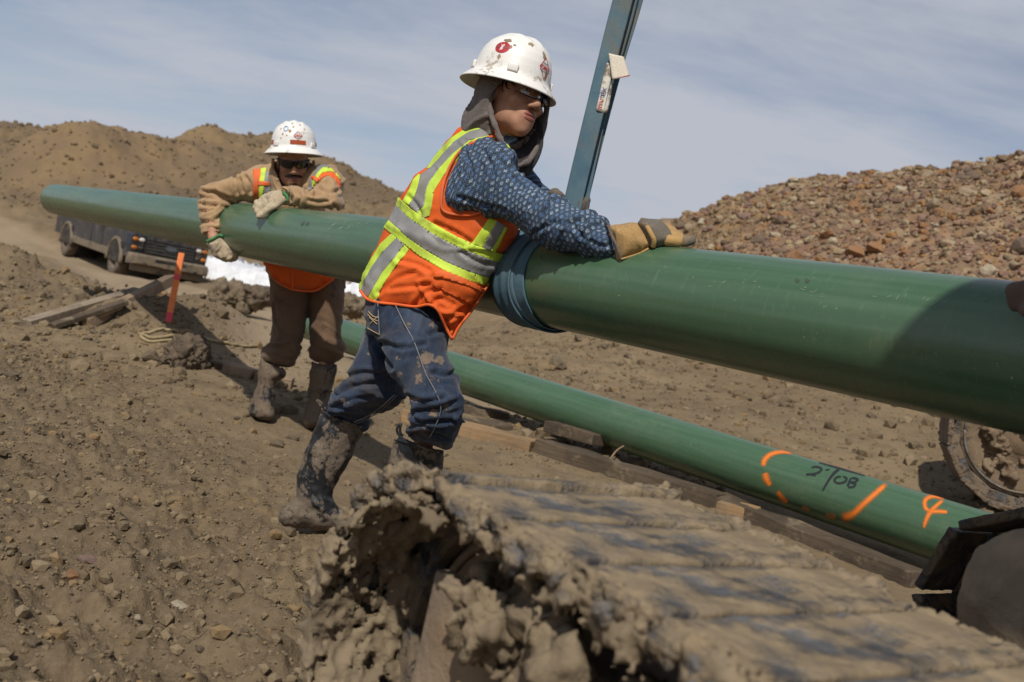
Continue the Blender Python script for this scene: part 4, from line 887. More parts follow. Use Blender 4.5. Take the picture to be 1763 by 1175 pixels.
def _edge(p):
    x, y, z = _loc(p); n = fbm(p, 11, 2, .5, 71) * .010 + np.abs(fbm(p, 66, 3, .65, 73)) * .010 - np.abs(fbm(p, 24, 2, .5, 77)) * .014
    return np.hypot(y + SW / 2 - .008, (z - RT + .024) * .55) - .012 - n
_cc = np.array([tl(a, b, c) for a in (-1.75, .06) for b in (-SW * .5 - .07, -SW * .5 + .07) for c in (RT - .1, RT + .05)]); mud_crust(TRK, 'edge_mud', _edge, _cc.min(0), _cc.max(0), 0.0062, MUDM)
V, F_ = box((0, 0, 0), 2.1, 0.03, .39, np.stack([TWt, WR, ZT]), 0.008); part('frame_plate', V + tl(-1.03, -SW * 0.36, -.055), F_, TRK, FRAMEM, smooth=False)
# second track of the same machine, beyond
C2 = W(P(1573, 1000, 2.72)); C2 = CT + WR * ((C2 - CT) @ WR + SW / 2) + TW * 0.02; C2[2] = RT + 0.05
TRK2, _ = crawler('dark muddy crawler track at the right, its shoes curling round the end', 'track', C2, TW, RT, SW, 2.2, 0.20, (SHOED, SHOED, SHOED), 31, edge=0.12, mud=0.6, hub=False)
# rounded muddy guard in front of it
gc = P(1790, 1060, 1.75); f = Field.box(gc - 0.25, gc + 0.25, 0.012); f.ell(gc, (0.135, 0.15, 0.12), None, 0); f.ell(gc + np.array([0.05, -0.08, 0.0]), (0.13, 0.17, 0.11), None, 0.05)
V, F_ = f.extract(); V = W(V); N = vnormals(V, F_); V = V + N * (0.009 * fbm(V, 9, 5, 0.62, 2))[:, None]
GUARD = part('track_guard', V, F_, TRK2, mud_steel('tan_mud_guard', (0.34, 0.255, 0.17), 0.6, 0.36, 5), label='rounded steel guard coated in dry mud')
# crawler of another machine behind the raised pipe
C3 = W(P(1752, 800, 6.25)); hz = HZ(C3[0], C3[1])[0]; C3[2] = hz + 0.46
TRK3, _ = crawler('brown crawler track with round idler standing behind the raised pipe', 'track', C3, C2W @ np.array([-0.93, 0.1, 0.30]), 0.45, 0.5, 2.2, 0.2, (mud_steel('brown_muddy_shoe', (0.17, 0.125, 0.085), 0.8, 0.42, 5), SHOED, mud_steel('brown_idler', (0.23, 0.165, 0.105), 0.5, 0.4, 5)), 51, edge=0.6)

# added unseen body right of the picture, roof slabs shaped to shade the raised pipe
def mw(w, t, z): return w * WR + t * TW + np.array([0, 0, z])
SHADEB = thing('added_shade_body', mw(2.1, -1.4, 0.0), 'unseen yellow canopy body added to shade the raised pipe, beyond the right edge', 'shade blocker')
CABM = simple('dusty_yellow_paint', (0.45, 0.27, 0.03), rough=0.5, dirt=0.8); CABG = simple('dark_cab_glass', (0.02, 0.025, 0.03), rough=0.08, bump=0)
for nm, lo, hi, mt in (('body', (1.25, -2.8, 0.82), (3.2, -0.75, 1.45), CABM), ('shade_roof', (0.66, -2.6, 2.0), (1.348, 0.41, 2.12), CABM), ('shade_roof', (1.35, -2.6, 2.0), (2.9, 0.57, 2.12), CABM), ('seat_box', (1.6, -1.6, 1.452), (2.5, -1.0, 1.8), CABG), ('post', (1.3, -0.85, 1.452), (1.38, -0.78, 1.998), CABM), ('post', (2.75, -0.85, 1.452), (2.83, -0.78, 1.998), CABM), ('post', (1.3, -2.5, 1.452), (1.38, -2.43, 1.998), CABM), ('post', (2.75, -2.5, 1.452), (2.83, -2.43, 1.998), CABM), ('turntable', (1.7, -2.0, 0.45), (2.7, -0.9, 0.818), FRAMEM)):
    sz = [hi[k] - lo[k] for k in range(3)]; V, F_ = box((0, 0, 0), *sz, np.stack([WR, TW, [0, 0, 1.0]]), 0.03 if min(sz) > .1 else 0.003); part(nm, V + mw(*[(hi[k] + lo[k]) / 2 for k in range(3)]), F_, SHADEB, mt, smooth=False)

_a3 = np.stack([unit((C2W @ np.array([-0.93, 0.1, 0.30])) * np.array([1, 1, 1])), unit(np.cross(C2W @ np.array([-0.93, 0.1, 0.30]), [0, 0, 1.0]))])
_w3 = _a3[1] if (_a3[1] @ (CAM - C3)) > 0 else -_a3[1]; _r3 = np.random.default_rng(8)
mud_heap(TRK3, 'packed_mud', [C3 + _w3 * .05 + _a3[0] * (math.cos(t) * q) + np.array([0, 0, math.sin(t) * q]) for t, q in zip(_r3.uniform(0, 6.28, 34), .28 * np.sqrt(_r3.random(34)))], 0.062, 21, stone_mat('tan_mud', (0.23, 0.165, 0.105), (0.15, 0.108, 0.07), 9), 0.012, 0.02)
# ================================================================== PEOPLE
def c_(scale, ox, oy, pts): return [(ox + x / scale, oy + y / scale) for x, y in pts]
def plane3(a, b, c):
    A = np.array([[a[0], a[1], 1], [b[0], b[1], 1], [c[0], c[1], 1]], float); k = np.linalg.solve(A, [a[2], b[2], c[2]]); return lambda u, v: k[0] * u + k[1] * v + k[2]
def lin_row(rows, vals): return lambda u, v: np.interp(v, rows, vals)
def lin_col(cols, vals): return lambda u, v: np.interp(u, cols, vals)
def folds(V, N, axis, amp, along=14.0, across=3.5, seed=0, oct=2):
    """creases running across 'axis' (camera frame)"""
    e = unit(axis); t = V @ e; q = V * across + np.outer(t * (along - across), e); q = q + 0.6 * np.stack([noise(V, 5, seed + 1), noise(V, 5, seed + 2), noise(V, 5, seed + 3)], 1)
    n = fbm(q, 1.0, oct, 0.5, seed); a = fbm(q * 0.75, 1.0, 2, 0.5, seed + 8); r = np.exp(-(a / 0.13) ** 2) * smooth01(0.6 + 1.6 * noise(V, 7, seed + 5)); return V + N * (amp * (0.55 * n + 0.85 * r))[:, None]
def crease(V, N, lines, amp, w, z=None):
    """pinched folds along polylines given in photo pixels"""
    q = proj(V); d = np.full(len(V), 1e9)
    for ln in lines:
        c = spline(ln, 16) if len(ln) > 2 else np.array(ln, float)
        for a, b in zip(c[:-1], c[1:]):
            e = b - a; t = np.clip(((q - a) @ e) / max(e @ e, 1e-9), 0, 1); d = np.minimum(d, np.linalg.norm(q - a - t[:, None] * e, axis=1))
    g = -amp * np.exp(-(d / w) ** 2) + .6 * amp * np.exp(-((d - 2.3 * w) / (1.2 * w)) ** 2); return V + N * g[:, None]
def cnorm(V, F_): return -vnormals(V, F_) if False else vnormals(V, F_[:, ::-1])     # outward normals in the left handed camera frame
def finish(f, it=1, fn=None):
    V, F_ = f.extract(); V = relax(V, F_, it, 0.5)
    if fn is not None: V = fn(V, cnorm(V, F_))
    return V, F_
class Surf:
    """lookup of the nearest surface of a mesh under a photo pixel"""
    def __init__(s, V): s.V = V; s.q = proj(V)
    def z(s, px, row, rad=7):
        d = np.hypot(s.q[:, 0] - px, s.q[:, 1] - row); m = d < rad
        if not m.any(): m = d <= d.min() + 1.0
        return s.V[m, 2].min()
    def line(s, pts, n=30, lift=0.003, rad=5):
        c = spline(pts, n); zs = np.array([s.z(a, b, rad) for a, b in c]); k = np.ones(5) / 5; zs = np.convolve(np.pad(zs, 2, mode='edge'), k, 'valid') - lift
        return W(np.stack([(c[:, 0] - CX) / FPX * zs, -(c[:, 1] - CY) / FPX * zs, zs], 1))
def patch(name, V, F_, poly, parent, mat, off=0.003, thick=0.003, label=None, near=None, attrs=None, grow=0.0, jag=0.0):
    q = proj(V); sd = poly_sdf(poly, q) + grow
    if jag: sd = sd + jag * fbm(np.c_[q, V[:, 2] * 300], 0.09, 3, 0.6, 3)
    if near is not None: sd = np.where(near, sd, -9.0)
    Vp, Fp = clip_mesh(V, F_, sd)
    if len(Fp) == 0: return None
    lab = np.arange(len(Vp))
    while True:                                              # one part per separate piece
        m_ = lab[Fp].min(1); new = lab.copy()
        for k in range(3): np.minimum.at(new, Fp[:, k], m_)
        new = new[new]
        if (new == lab).all(): break
        lab = new
    fl = lab[Fp[:, 0]]; o = None; Nn = vnormals(W(Vp), Fp)
    for c in np.unique(fl):
        fs_ = Fp[fl == c]
        if len(fs_) < 12: continue
        u, inv = np.unique(fs_.ravel(), return_inverse=True); Vs, Fs = shell(W(Vp[u]), inv.reshape(-1, 3), off, thick, Nn[u]); o = part(name, Vs, Fs, parent, mat, label=label)
    return o

# ---- materials
def cloth(name, col, col2, weave=900.0, rough=0.85, dirt=0.0, dirt_scale=6, fade=None, dirt_col=MUD, bump=0.3, sheen=0.15, dth=0.5):
    m = M(name); c = m.mix(m.ramp(m.noise(7, 6, 0.6), 0.35, 0.68), col, col2); c = m.mix(m.ramp(m.noise(160, 3, 0.6), 0.35, 0.75, 0, 0.35), c, tuple(min(1, v * 1.5 + 0.01) for v in col))
    if dirt: c = m.mix(m.math('MULTIPLY', m.ramp(m.math('ADD', m.math('MULTIPLY', m.noise(dirt_scale, 7, 0.65, 0.5, off=(4, 4, 1)), 0.75), m.math('MULTIPLY', m.noise(dirt_scale * 7, 4), 0.25)), dth, dth + 0.12), dirt), c, dirt_col)
    h = m.math('ADD', m.math('MULTIPLY', m.noise(220, 3, 0.6), 0.5), m.math('MULTIPLY', m.noise(30, 5, 0.6), 0.8))
    return m.fin(c, rough, 0, m.bump(h, bump, 0.004), Sheen_Weight=sheen, Specular_IOR_Level=0.25)
def skin(name, a, b):
    m = M(name); c = m.mix(m.ramp(m.noise(14, 5), 0.35, 0.7), a, b); c = m.mix(m.ramp(m.noise(160, 3), 0.60, 0.72, 0, 0.35), c, tuple(v * 0.55 for v in a))
    c = m.mix(m.ramp(m.noise(45, 5, 0.6, off=(2, 3, 1)), 0.42, 0.7, 0, 0.35), c, tuple(v * 0.62 for v in b)); return m.fin(c, 0.6, 0, m.bump(m.math('ADD', m.noise(300, 3), m.noise(90, 4)), 0.25, 0.0015), Subsurface_Weight=0.12, Subsurface_Radius=(0.008, 0.003, 0.0015), Specular_IOR_Level=0.4)
def vest_mat(name, col):
    m = M(name); v = m.voro(210, 'F1', rand=0.15); hole = m.ramp(v, 0.28, 0.16); c = m.mix(m.math('MULTIPLY', hole, 0.35), m.mix(m.ramp(m.noise(5, 5), 0.35, 0.7), col, tuple(x * 0.86 for x in col)), tuple(x * 0.45 for x in col))
    c = m.mix(m.ramp(m.noise(6, 6, 0.65, off=(2, 2, 2)), 0.54, 0.72, 0, 0.55), c, MUD)
    return m.fin(c, 0.75, 0, m.bump(m.math('SUBTRACT', m.noise(40, 4), m.math('MULTIPLY', hole, 0.7)), 0.3, 0.003), Specular_IOR_Level=0.25)
ORANGE = vest_mat('orange_mesh_fabric', (0.70, 0.115, 0.018)); ORANGE2 = simple('orange_binding', (0.82, 0.13, 0.015), rough=0.7, dirt=0.25)
LIME = simple('lime_tape', (0.54, 0.72, 0.055), (0.46, 0.62, 0.055), rough=0.7, bump=0.2, bscale=120, dirt=0.5, dirt_scale=6, dirt_th=0.58)
SILVER = simple('silver_tape', (0.27, 0.265, 0.26), (0.20, 0.20, 0.195), rough=0.45, bump=0.25, bscale=70, dirt=0.45, dirt_scale=5, dirt_th=0.54)
DENIM = None; STITCH = simple('pale_stitching', (0.20, 0.20, 0.20), rough=0.8); STITCHG = simple('tan_stitching', (0.38, 0.28, 0.16), rough=0.8)

m = M('blue_denim'); _c = m.mix(m.ramp(m.noise(9, 7, 0.65), 0.36, 0.66), (0.009, 0.016, 0.036), (0.024, 0.039, 0.072)); _c = m.mix(m.math('MULTIPLY', m.attr('fade'), m.ramp(m.noise(13, 6, 0.6, off=(1, 1, 4)), 0.3, 0.7, .15, .7)), _c, (0.060, 0.082, 0.120))
_c = m.mix(m.ramp(m.noise(90, 4, 0.7, stretch=(1, 1, .4)), 0.42, 0.75, 0, 0.3), _c, (0.075, 0.10, 0.14)); _gr = m.ramp(m.noise(6, 7, 0.66, 0.4, off=(3, 7, 2)), 0.50, 0.68, 0, 0.62); _c = m.mix(_gr, _c, (0.075, 0.062, 0.050))
_mn = m.math('ADD', m.attr('mud'), m.math('MULTIPLY', m.math('SUBTRACT', m.math('ADD', m.math('MULTIPLY', m.noise(38, 6, 0.68), 0.7), m.math('MULTIPLY', m.noise(120, 4, 0.6), 0.3)), 0.5), 2.6)); _mf = m.ramp(_mn, 0.50, 0.78); _c = m.mix(m.math('MULTIPLY', _mf, .8), _c, m.mix(m.noise(45, 4), (0.15, 0.112, 0.077), (0.26, 0.19, 0.13)))
DENIM = m.fin(_c, 0.88, 0, m.bump(m.math('ADD', m.math('MULTIPLY', m.noise(240, 3), 0.4), m.math('ADD', m.math('MULTIPLY', m.noise(26, 6, 0.6, stretch=(1, 1, 1.6)), 1.0), m.math('MULTIPLY', _mf, 0.5))), 0.55, 0.006), Sheen_Weight=0.15, Specular_IOR_Level=0.2)
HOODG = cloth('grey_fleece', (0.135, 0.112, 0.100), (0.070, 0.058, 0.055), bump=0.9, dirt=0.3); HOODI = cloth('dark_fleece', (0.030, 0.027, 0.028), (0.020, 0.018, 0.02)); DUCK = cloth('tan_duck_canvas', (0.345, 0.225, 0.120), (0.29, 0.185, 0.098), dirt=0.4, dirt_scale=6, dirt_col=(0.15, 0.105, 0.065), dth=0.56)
BROWNT = cloth('brown_work_trousers', (0.118, 0.070, 0.040), (0.090, 0.053, 0.031), dirt=0.8, dirt_scale=7, dirt_col=(0.028, 0.022, 0.019), dth=0.57)
def boot_mat(name='muddy_rubber', th=0.475, lo=(0.115, 0.088, 0.063), hi=(0.20, 0.157, 0.113)):
    m = M(name); n = m.math('ADD', m.math('MULTIPLY', m.noise(9, 7, 0.65, 0.8, stretch=(1, 1, 0.6)), 0.72), m.math('MULTIPLY', m.noise(55, 5, 0.6), 0.28)); f = m.ramp(n, th, th + .065)
    cr = m.ramp(m.voro(45, 'DISTANCE_TO_EDGE'), 0.0, 0.05); mc = m.mix(m.noise(16, 5), lo, hi); mc = m.mix(cr, (0.09, 0.07, 0.055), mc)
    return m.fin(m.mix(f, (0.014, 0.015, 0.017), mc), m.math('ADD', m.math('MULTIPLY', f, 0.5), 0.42), 0, m.bump(m.math('ADD', f, m.math('MULTIPLY', m.noise(40, 5), 0.5)), 0.5, 0.006), Specular_IOR_Level=0.4)
BOOTM = boot_mat(); BOOTB = boot_mat('brown_muddy_rubber', 0.41, (0.105, 0.076, 0.050), (0.165, 0.122, 0.082))
LEATHER = cloth('tan_leather', (0.375, 0.235, 0.090), (0.30, 0.185, 0.082), dirt=0.6, dirt_scale=9, dirt_col=(0.16, 0.12, 0.085), dth=0.52, bump=0.6, sheen=0.05); LEATHERG = cloth('grey_leather', (0.135, 0.115, 0.092), (0.085, 0.078, 0.075), dirt=0.6, dirt_scale=20, dirt_col=(0.26, 0.175, 0.08), bump=0.6, sheen=0.05)
LEATHERP = cloth('pale_leather', (0.42, 0.345, 0.235), (0.33, 0.26, 0.175), dirt=0.6, dirt_scale=14, dirt_col=(0.15, 0.115, 0.08), bump=0.6, sheen=0.05); LEATHERD = cloth('dark_leather', (0.13, 0.10, 0.075), (0.09, 0.07, 0.055), bump=0.6)
GREENB = simple('green_binding', (0.05, 0.20, 0.06), rough=0.7); BLACKR = simple('black_rubber', (0.012, 0.012, 0.014), rough=0.45); HAIRM = simple('dark_hair', (0.014, 0.009, 0.007), rough=0.55, bump=0.4, bscale=200)
SKIN1 = skin('tanned_skin', (0.43, 0.225, 0.140), (0.36, 0.170, 0.100)); SKIN2 = skin('ruddy_skin', (0.46, 0.24, 0.155), (0.38, 0.18, 0.11)); LIPM = simple('lip_skin', (0.33, 0.11, 0.085), rough=0.45, bump=0.1)
EYEW = simple('eye_white', (0.55, 0.52, 0.48), rough=0.25, bump=0); IRIS = simple('dark_iris', (0.02, 0.012, 0.008), rough=0.15, bump=0)
m = M('white_helmet_plastic'); _d = m.math('MULTIPLY', m.ramp(m.noise(11, 6, 0.65), 0.54, 0.66), m.ramp(m.noise(70, 5, 0.65), 0.46, 0.60)); HELM = m.fin(m.mix(m.math('MULTIPLY', _d, 0.75), m.mix(m.noise(5, 4), (0.78, 0.77, 0.74), (0.70, 0.68, 0.64)), (0.27, 0.20, 0.13)), m.math('ADD', 0.28, m.math('MULTIPLY', m.noise(20, 5), 0.2)), 0, m.bump(m.noise(90, 3), 0.05, 0.002))
DECALR = simple('red_decal', (0.48, 0.022, 0.03), (0.36, 0.02, 0.03), rough=0.45, bump=0); DECALW = simple('white_decal', (0.72, 0.70, 0.67), rough=0.45, bump=0); DECALK = simple('black_decal', (0.03, 0.03, 0.035), rough=0.5, bump=0); DECALB = simple('blue_decal', (0.10, 0.32, 0.55), rough=0.5, bump=0); REFL = simple('orange_reflective_tape', (0.42, 0.075, 0.012), (0.28, 0.05, 0.01), scale=40, rough=0.4, bump=0.2, bscale=200)
m = M('clear_lens'); _g = m.n('ShaderNodeBsdfGlossy'); _g.inputs['Roughness'].default_value = 0.06; _t = m.n('ShaderNodeBsdfTransparent'); _t.inputs[0].default_value = (0.93, 0.93, 0.92, 1); _x = m.n('ShaderNodeMixShader'); _fr = m.n('ShaderNodeFresnel'); _fr.inputs[0].default_value = 1.5
m.l(m.math('ADD', _fr.outputs[0], m.math('MULTIPLY', m.ramp(m.noise(30, 5), 0.45, 0.7), 0.06)), _x.inputs[0]); m.l(_t.outputs[0], _x.inputs[1]); m.l(_g.outputs[0], _x.inputs[2]); m.l(_x.outputs[0], m.out.inputs[0]); LENS = m.m
SHADES = simple('black_lens', (0.006, 0.006, 0.008), rough=0.08, bump=0)
def shirt_mat():
    m = M('blue_print_cotton'); p = 0.0165; u, v = m.math('DIVIDE', m.attr('su'), p), m.math('DIVIDE', m.attr('sv'), p)
    row = m.math('FLOOR', v); uu = m.math('ADD', u, m.math('MULTIPLY', m.math('MODULO', row, 2.0), 0.5)); a = m.math('ABSOLUTE', m.math('SUBTRACT', m.math('FRACT', uu), 0.5)); b = m.math('FRACT', v)
    t1 = m.math('MULTIPLY', m.math('LESS_THAN', a, m.math('MULTIPLY', m.math('SUBTRACT', b, 0.10), 0.80)), m.math('LESS_THAN', b, 0.46)); t1 = m.math('MULTIPLY', t1, m.math('GREATER_THAN', b, 0.10))
    t2 = m.math('MULTIPLY', m.math('LESS_THAN', a, m.math('MULTIPLY', m.math('SUBTRACT', 0.92, b), 0.80)), m.math('GREATER_THAN', b, 0.54)); edge = 1.0
    z = m.math('FRACT', m.math('ADD', m.math('MULTIPLY', b, 3.0), m.math('MULTIPLY', a, 3.0))); zig = m.math('LESS_THAN', z, 0.42)
    sp = m.n('ShaderNodeTexWhiteNoise', noise_dimensions='2D'); cb = m.n('ShaderNodeCombineXYZ'); m.l(m.math('FLOOR', uu), cb.inputs[0]); m.l(row, cb.inputs[1]); m.l(cb.outputs[0], sp.inputs['Vector'])
    c = m.mix(zig, (0.016, 0.022, 0.040), (0.085, 0.125, 0.185)); lt = m.mix(m.ramp(sp.outputs[0], 0.2, 0.8), (0.08, 0.16, 0.31), (0.29, 0.37, 0.42))
    c = m.mix(m.math('MULTIPLY', t1, edge), c, lt); c = m.mix(m.math('MULTIPLY', t2, edge), c, m.mix(0.5, lt, (0.10, 0.19, 0.36))); c = m.mix(m.ramp(m.noise(7, 6, 0.6), 0.40, 0.72, 0, 0.45), c, (0.028, 0.038, 0.06)); 
    return m.fin(c, 0.8, 0, m.bump(m.math('ADD', m.noise(220, 3), m.noise(40, 4)), 0.25, 0.003), Specular_IOR_Level=0.25)
SHIRTM = shirt_mat()

# ---- head and helmet builders (local axes: S his right, F forward, U up; metres)
class Head:
    def __init__(s, c, F, U):
        s.c = np.asarray(c, float); s.U = unit(U); F = np.asarray(F, float); s.F = unit(F - (F @ s.U) * s.U)
        s.S = np.cross(s.F, s.U)        # camera frame is left handed, so this points to his right... checked below
        if s.S @ np.array([-1.0, 0, -0.4]) < 0: s.S = -s.S
        s.A = np.stack([s.S, s.F, s.U])
    def p(s, a, f, u): return s.c + a * s.S + f * s.F + u * s.U
    def loc(s, V): return (V - s.c) @ s.A.T
def face_field(fl, h, k=0.012, jaw=1.0):
    E = lambda c, r, kk=k, op='u': fl.ell(h.p(*c), r, h.A, kk, op)
    E((0, -.012, .035), (.074, .094, .085), 0); E((0, .018, -.03), (.064, .074, .085), .03)                     # skull, face block
    E((0, .052, -.092), (.040 * jaw, .040, .028), .03); E((0, .068, -.112), (.021, .021, .018), .020); E((0, .070, -.092), (.028, .017, .014), .016)           # jaw, chin
    for s in (-1, 1):
        E((s * .042 * jaw, .008, -.078), (.020, .040, .028), .03); E((s * .040, .066, -.036), (.022, .018, .018), .018)   # jaw corners, cheekbones
        E((s * .030, .078, .020), (.026, .012, .010), .012); E((s * .031, .095, -.002), (.020, .017, .013), .010, 's')    # brow, eye socket
        E((s * .073, -.012, -.018), (.008, .020, .031), .006); E((s * .079, -.006, -.016), (.005, .010, .018), .004, 's')   # ear
        E((s * .0155, .103, -.045), (.0085, .011, .008), .007)                                                    # nostril wings
    fl.cone(h.p(0, .086, .010), h.p(0, .113, -.036), .0075, .0125, .012); E((0, .112, -.040), (.0115, .012, .010), .008)     # nose
    E((0, .083, -.072), (.027, .0155, .020), .016)                                                                   # mouth mound
    E((0, .0948, -.0670), (.0205, .0062, .0046), .006); E((0, .0930, -.0785), (.0175, .0064, .0052), .006)            # lips
    fl.cone(h.p(-.021, .0985, -.0727), h.p(.021, .0985, -.0727), .0016, .0016, .002, 's')
HPROF = [(.158, .142, 0.0), (.157, .141, .004), (.140, .125, .022), (.128, .114, .032), (.1245, .1105, .042), (.1225, .1085, .062), (.1185, .1045, .086), (.1105, .097, .109), (.097, .085, .131), (.078, .068, .148), (.053, .046, .160), (.027, .024, .1655), (.004, .004, .167)]
class Helmet:
    def __init__(s, c, F, U, sc=1.0):
        s.h = Head(c, F, U); s.sc = sc; p = np.array(HPROF); d = np.r_[0, np.cumsum(np.linalg.norm(np.diff(p[:, [0, 2]], axis=0), axis=1))]; s.t = d / d[-1]; s.p = p
    def at(s, th, t, off=0.0):
        """th from his front towards his right, t 0 brim edge .. 1 crown"""
        th, t = np.broadcast_arrays(np.asarray(th, float), np.asarray(t, float)); a, b, h = [np.interp(t, s.t, s.p[:, k]) for k in range(3)]
        x, y = b * np.sin(th), a * np.cos(th)
        crest = smooth01((t - 0.45) / 0.3); lat = x / 0.030; h = h + crest * (0.006 * np.exp(-(lat / 0.5) ** 2) + 0.0045 * np.exp(-((np.abs(lat) - 1.35) / 0.35) ** 2) - 0.003)
        q = np.stack([x, y, h], -1); n = np.stack([np.sin(th) * 0.8, np.cos(th) * 0.8, 0.15 + t * t], -1); n /= np.linalg.norm(n, axis=-1, keepdims=True); q = q * s.sc + n * off
        return s.h.c + q[..., :1] * s.h.S + q[..., 1:2] * s.h.F + q[..., 2:] * s.h.U
    def t_of_h(s, h): return np.interp(h, s.p[:, 2], s.t)
    def build(s, parent, label=None):
        nt, na = 64, 96; tt = np.concatenate([np.linspace(0, 1, nt)]); th = np.linspace(0, 2 * math.pi, na, endpoint=False); T_, A_ = np.meshgrid(tt, th, indexing='ij')
        G = s.at(A_, T_); I = s.at(A_, T_, -0.0035); V = np.concatenate([G.reshape(-1, 3), I.reshape(-1, 3)]); i, j = np.meshgrid(np.arange(nt - 1), np.arange(na), indexing='ij'); i, j = i.ravel(), j.ravel(); k = (j + 1) % na
        F1 = np.stack([i * na + j, i * na + k, (i + 1) * na + k, (i + 1) * na + j], 1); j2 = np.arange(na); k2 = (j2 + 1) % na; M_ = nt * na
        Fe = np.stack([j2, j2 + M_, k2 + M_, k2], 1); top = (nt - 1) * na; Ft = np.array([[top, top + b, top + a] for a, b in zip(range(1, na - 1), range(2, na))])
        Fa = np.concatenate([tri(F1), tri(F1[:, ::-1]) + M_, tri(Fe), Ft]); Vw = W(V)
        n = vnormals(Vw, Fa); ctr = W(s.h.c)
        if ((Vw[:M_] - ctr) * n[:M_]).sum() < 0: Fa = Fa[:, ::-1]
        o = part('hard_hat', Vw, Fa, parent, HELM, label=label)
        for th_ in (math.radians(50), math.radians(-50), math.radians(128), math.radians(-128)):        # accessory slots
            c = s.at(th_, s.t_of_h(0.045), 0.004); e = (s.at(th_ + .05, s.t_of_h(0.045)) - s.at(th_ - .05, s.t_of_h(0.045))); e = unit(W(e) - W(e * 0)); u = unit(C2W @ s.h.U); nn = np.cross(e, u)
            V, F_ = box(W(c), 0.032, 0.009, 0.022, np.array([e, nn, np.cross(e, nn)]), 0.003); part('slot', V, F_, o, HELM)
        return o
    def decal(s, parent, name, xy, F_, th0, h0, mat, off=0.0012, rot=0.0):
        """flat print: xy in metres wrapped on the dome"""
        c, t = math.cos(rot), math.sin(rot); x, y = xy[:, 0] * c - xy[:, 1] * t, xy[:, 0] * t + xy[:, 1] * c; h = h0 + y; t_ = s.t_of_h(h); r = np.interp(t_, s.t, (s.p[:, 0] + s.p[:, 1]) / 2)
        V = s.at(th0 - x / r, t_, off); Vw = W(V); n = vnormals(Vw, F_); d = Vw - W(s.h.c)
        if (d * n).sum() < 0: F_ = F_[:, ::-1]
        return part(name, Vw, F_, parent, mat, smooth=False)
    def text(s, parent, txt, x0, y0, size, th0, h0, mat, off=0.0016, sx=1.0, rot=0.0):
        V, F_ = text_geo(txt, size, 0.0 if size < 0.006 else 0.03 * size); return s.decal(parent, 'lettering', np.stack([V[:, 0] * sx + x0, V[:, 1] + y0], 1), F_, th0, h0, mat, off, rot)
def flat_ring(pts_o, pts_i):
    n = len(pts_o); V = np.array(list(pts_o) + list(pts_i)); F_ = tri(np.array([[k, (k + 1) % n, (k + 1) % n + n, k + n] for k in range(n)])); return V, F_
def dens(poly, m=8):
    p = np.array(poly, float); return np.concatenate([p[i] + (p[(i + 1) % len(p)] - p[i]) * np.linspace(0, 1, m, endpoint=False)[:, None] for i in range(len(p))])
def fan(poly):
    p = np.array(poly); c = p.mean(0); V = np.vstack([p, [c]]); n = len(p); return V, np.array([[k, (k + 1) % n, n] for k in range(n)])
def disc2(rx, ry, n=28, rings=4):
    V = [(0, 0)]; F_ = []
    for k in range(1, rings + 1):
        for j in range(n): a = 2 * math.pi * j / n; V.append((rx * k / rings * math.cos(a), ry * k / rings * math.sin(a)))
    for j in range(n): F_.append((0, 1 + j, 1 + (j + 1) % n))
    for k in range(rings - 1):
        for j in range(n): a, b = 1 + k * n + j, 1 + k * n + (j + 1) % n; F_ += [(a, a + n, b + n), (a, b + n, b)]
    return np.array(V), np.array(F_)
def company_diamond(H, hat, th, h, w=0.026, hh=0.034, sc=1.0):
    o = dens([(w, 0), (0, hh), (-w, 0), (0, -hh)]); V, F_ = flat_ring(o, o * 0.90); H.decal(hat, 'diamond_outline', V * sc, F_, th, h, DECALR, 0.0015)
    H.text(hat, 'JOMAX', 0, 0, 0.0175 * sc, th, h, DECALR, sx=0.78); H.text(hat, 'PIPELINE', 0, 0.0125 * sc, 0.0062 * sc, th, h, DECALK); H.text(hat, 'CONSTRUCTION', 0, -0.0115 * sc, 0.0062 * sc, th, h, DECALK, sx=0.8)

# =============================================================== worker in front
mb = WP(620, 905, 3.25)
MAN = thing('person', (mb[0], mb[1], HZ(mb[0], mb[1])[0]), 'person in jeans, blue print shirt and orange vest, pushing the raised pipe beside the sling', 'person')
HD = Head(P(886, 163, 2.985), (.63, -.17, -.76), (.235, .965, .03))
HMT = Helmet(P(874, 157, 2.99), (.73, -.20, -.66), (.282, .957, -.035))
# body: one continuous figure under the clothes; the grid is fine round the head only
def fine_axis(lo, hi, f0, f1, hc=0.011, hf=0.0024): return np.concatenate([np.arange(lo, f0, hc), np.arange(f0, f1, hf), np.arange(f1, hi, hc)])
hc = HD.c; fb = Field(fine_axis(-.80, .52, hc[0] - .115, hc[0] + .115), fine_axis(-.80, .92, hc[1] - .15, hc[1] + .13), fine_axis(2.45, 3.55, hc[2] - .12, hc[2] + .12))
face_field(fb, HD, jaw=0.92)
nk = HD.p(0, -.02, -.07); c7 = P(842, 232, 3.02)
fb.cone(nk, P(850, 238, 3.03), .055, .058, .02); fb.cone(P(846, 246, 3.03), P(795, 330, 3.05), .060, .085, .04); fb.cone(P(795, 330, 3.05), P(742, 440, 3.07), .085, .088, .04); fb.cone(P(742, 440, 3.07), P(706, 520, 3.1), .085, .075, .04)
fb.chain([P(828, 285, 2.90), P(928, 372, 2.765), P(1058, 414, 2.635), P(1100, 408, 2.61)], [.052, .042, .030, .028], .03)
fb.chain([P(868, 290, 3.15), P(952, 378, 3.10), P(985, 362, 3.0)], [.05, .04, .028], .03)
fb.chain([P(708, 545, 3.05), P(752, 690, 2.90), P(728, 768, 3.015), P(706, 860, 3.02), P(710, 900, 3.02)], [.06, .036, .026, .024, .024], .02)
fb.chain([P(690, 545, 3.15), P(632, 690, 3.24), P(590, 742, 3.32), P(546, 850, 3.325), P(534, 888, 3.325)], [.06, .034, .026, .024, .024], .02)
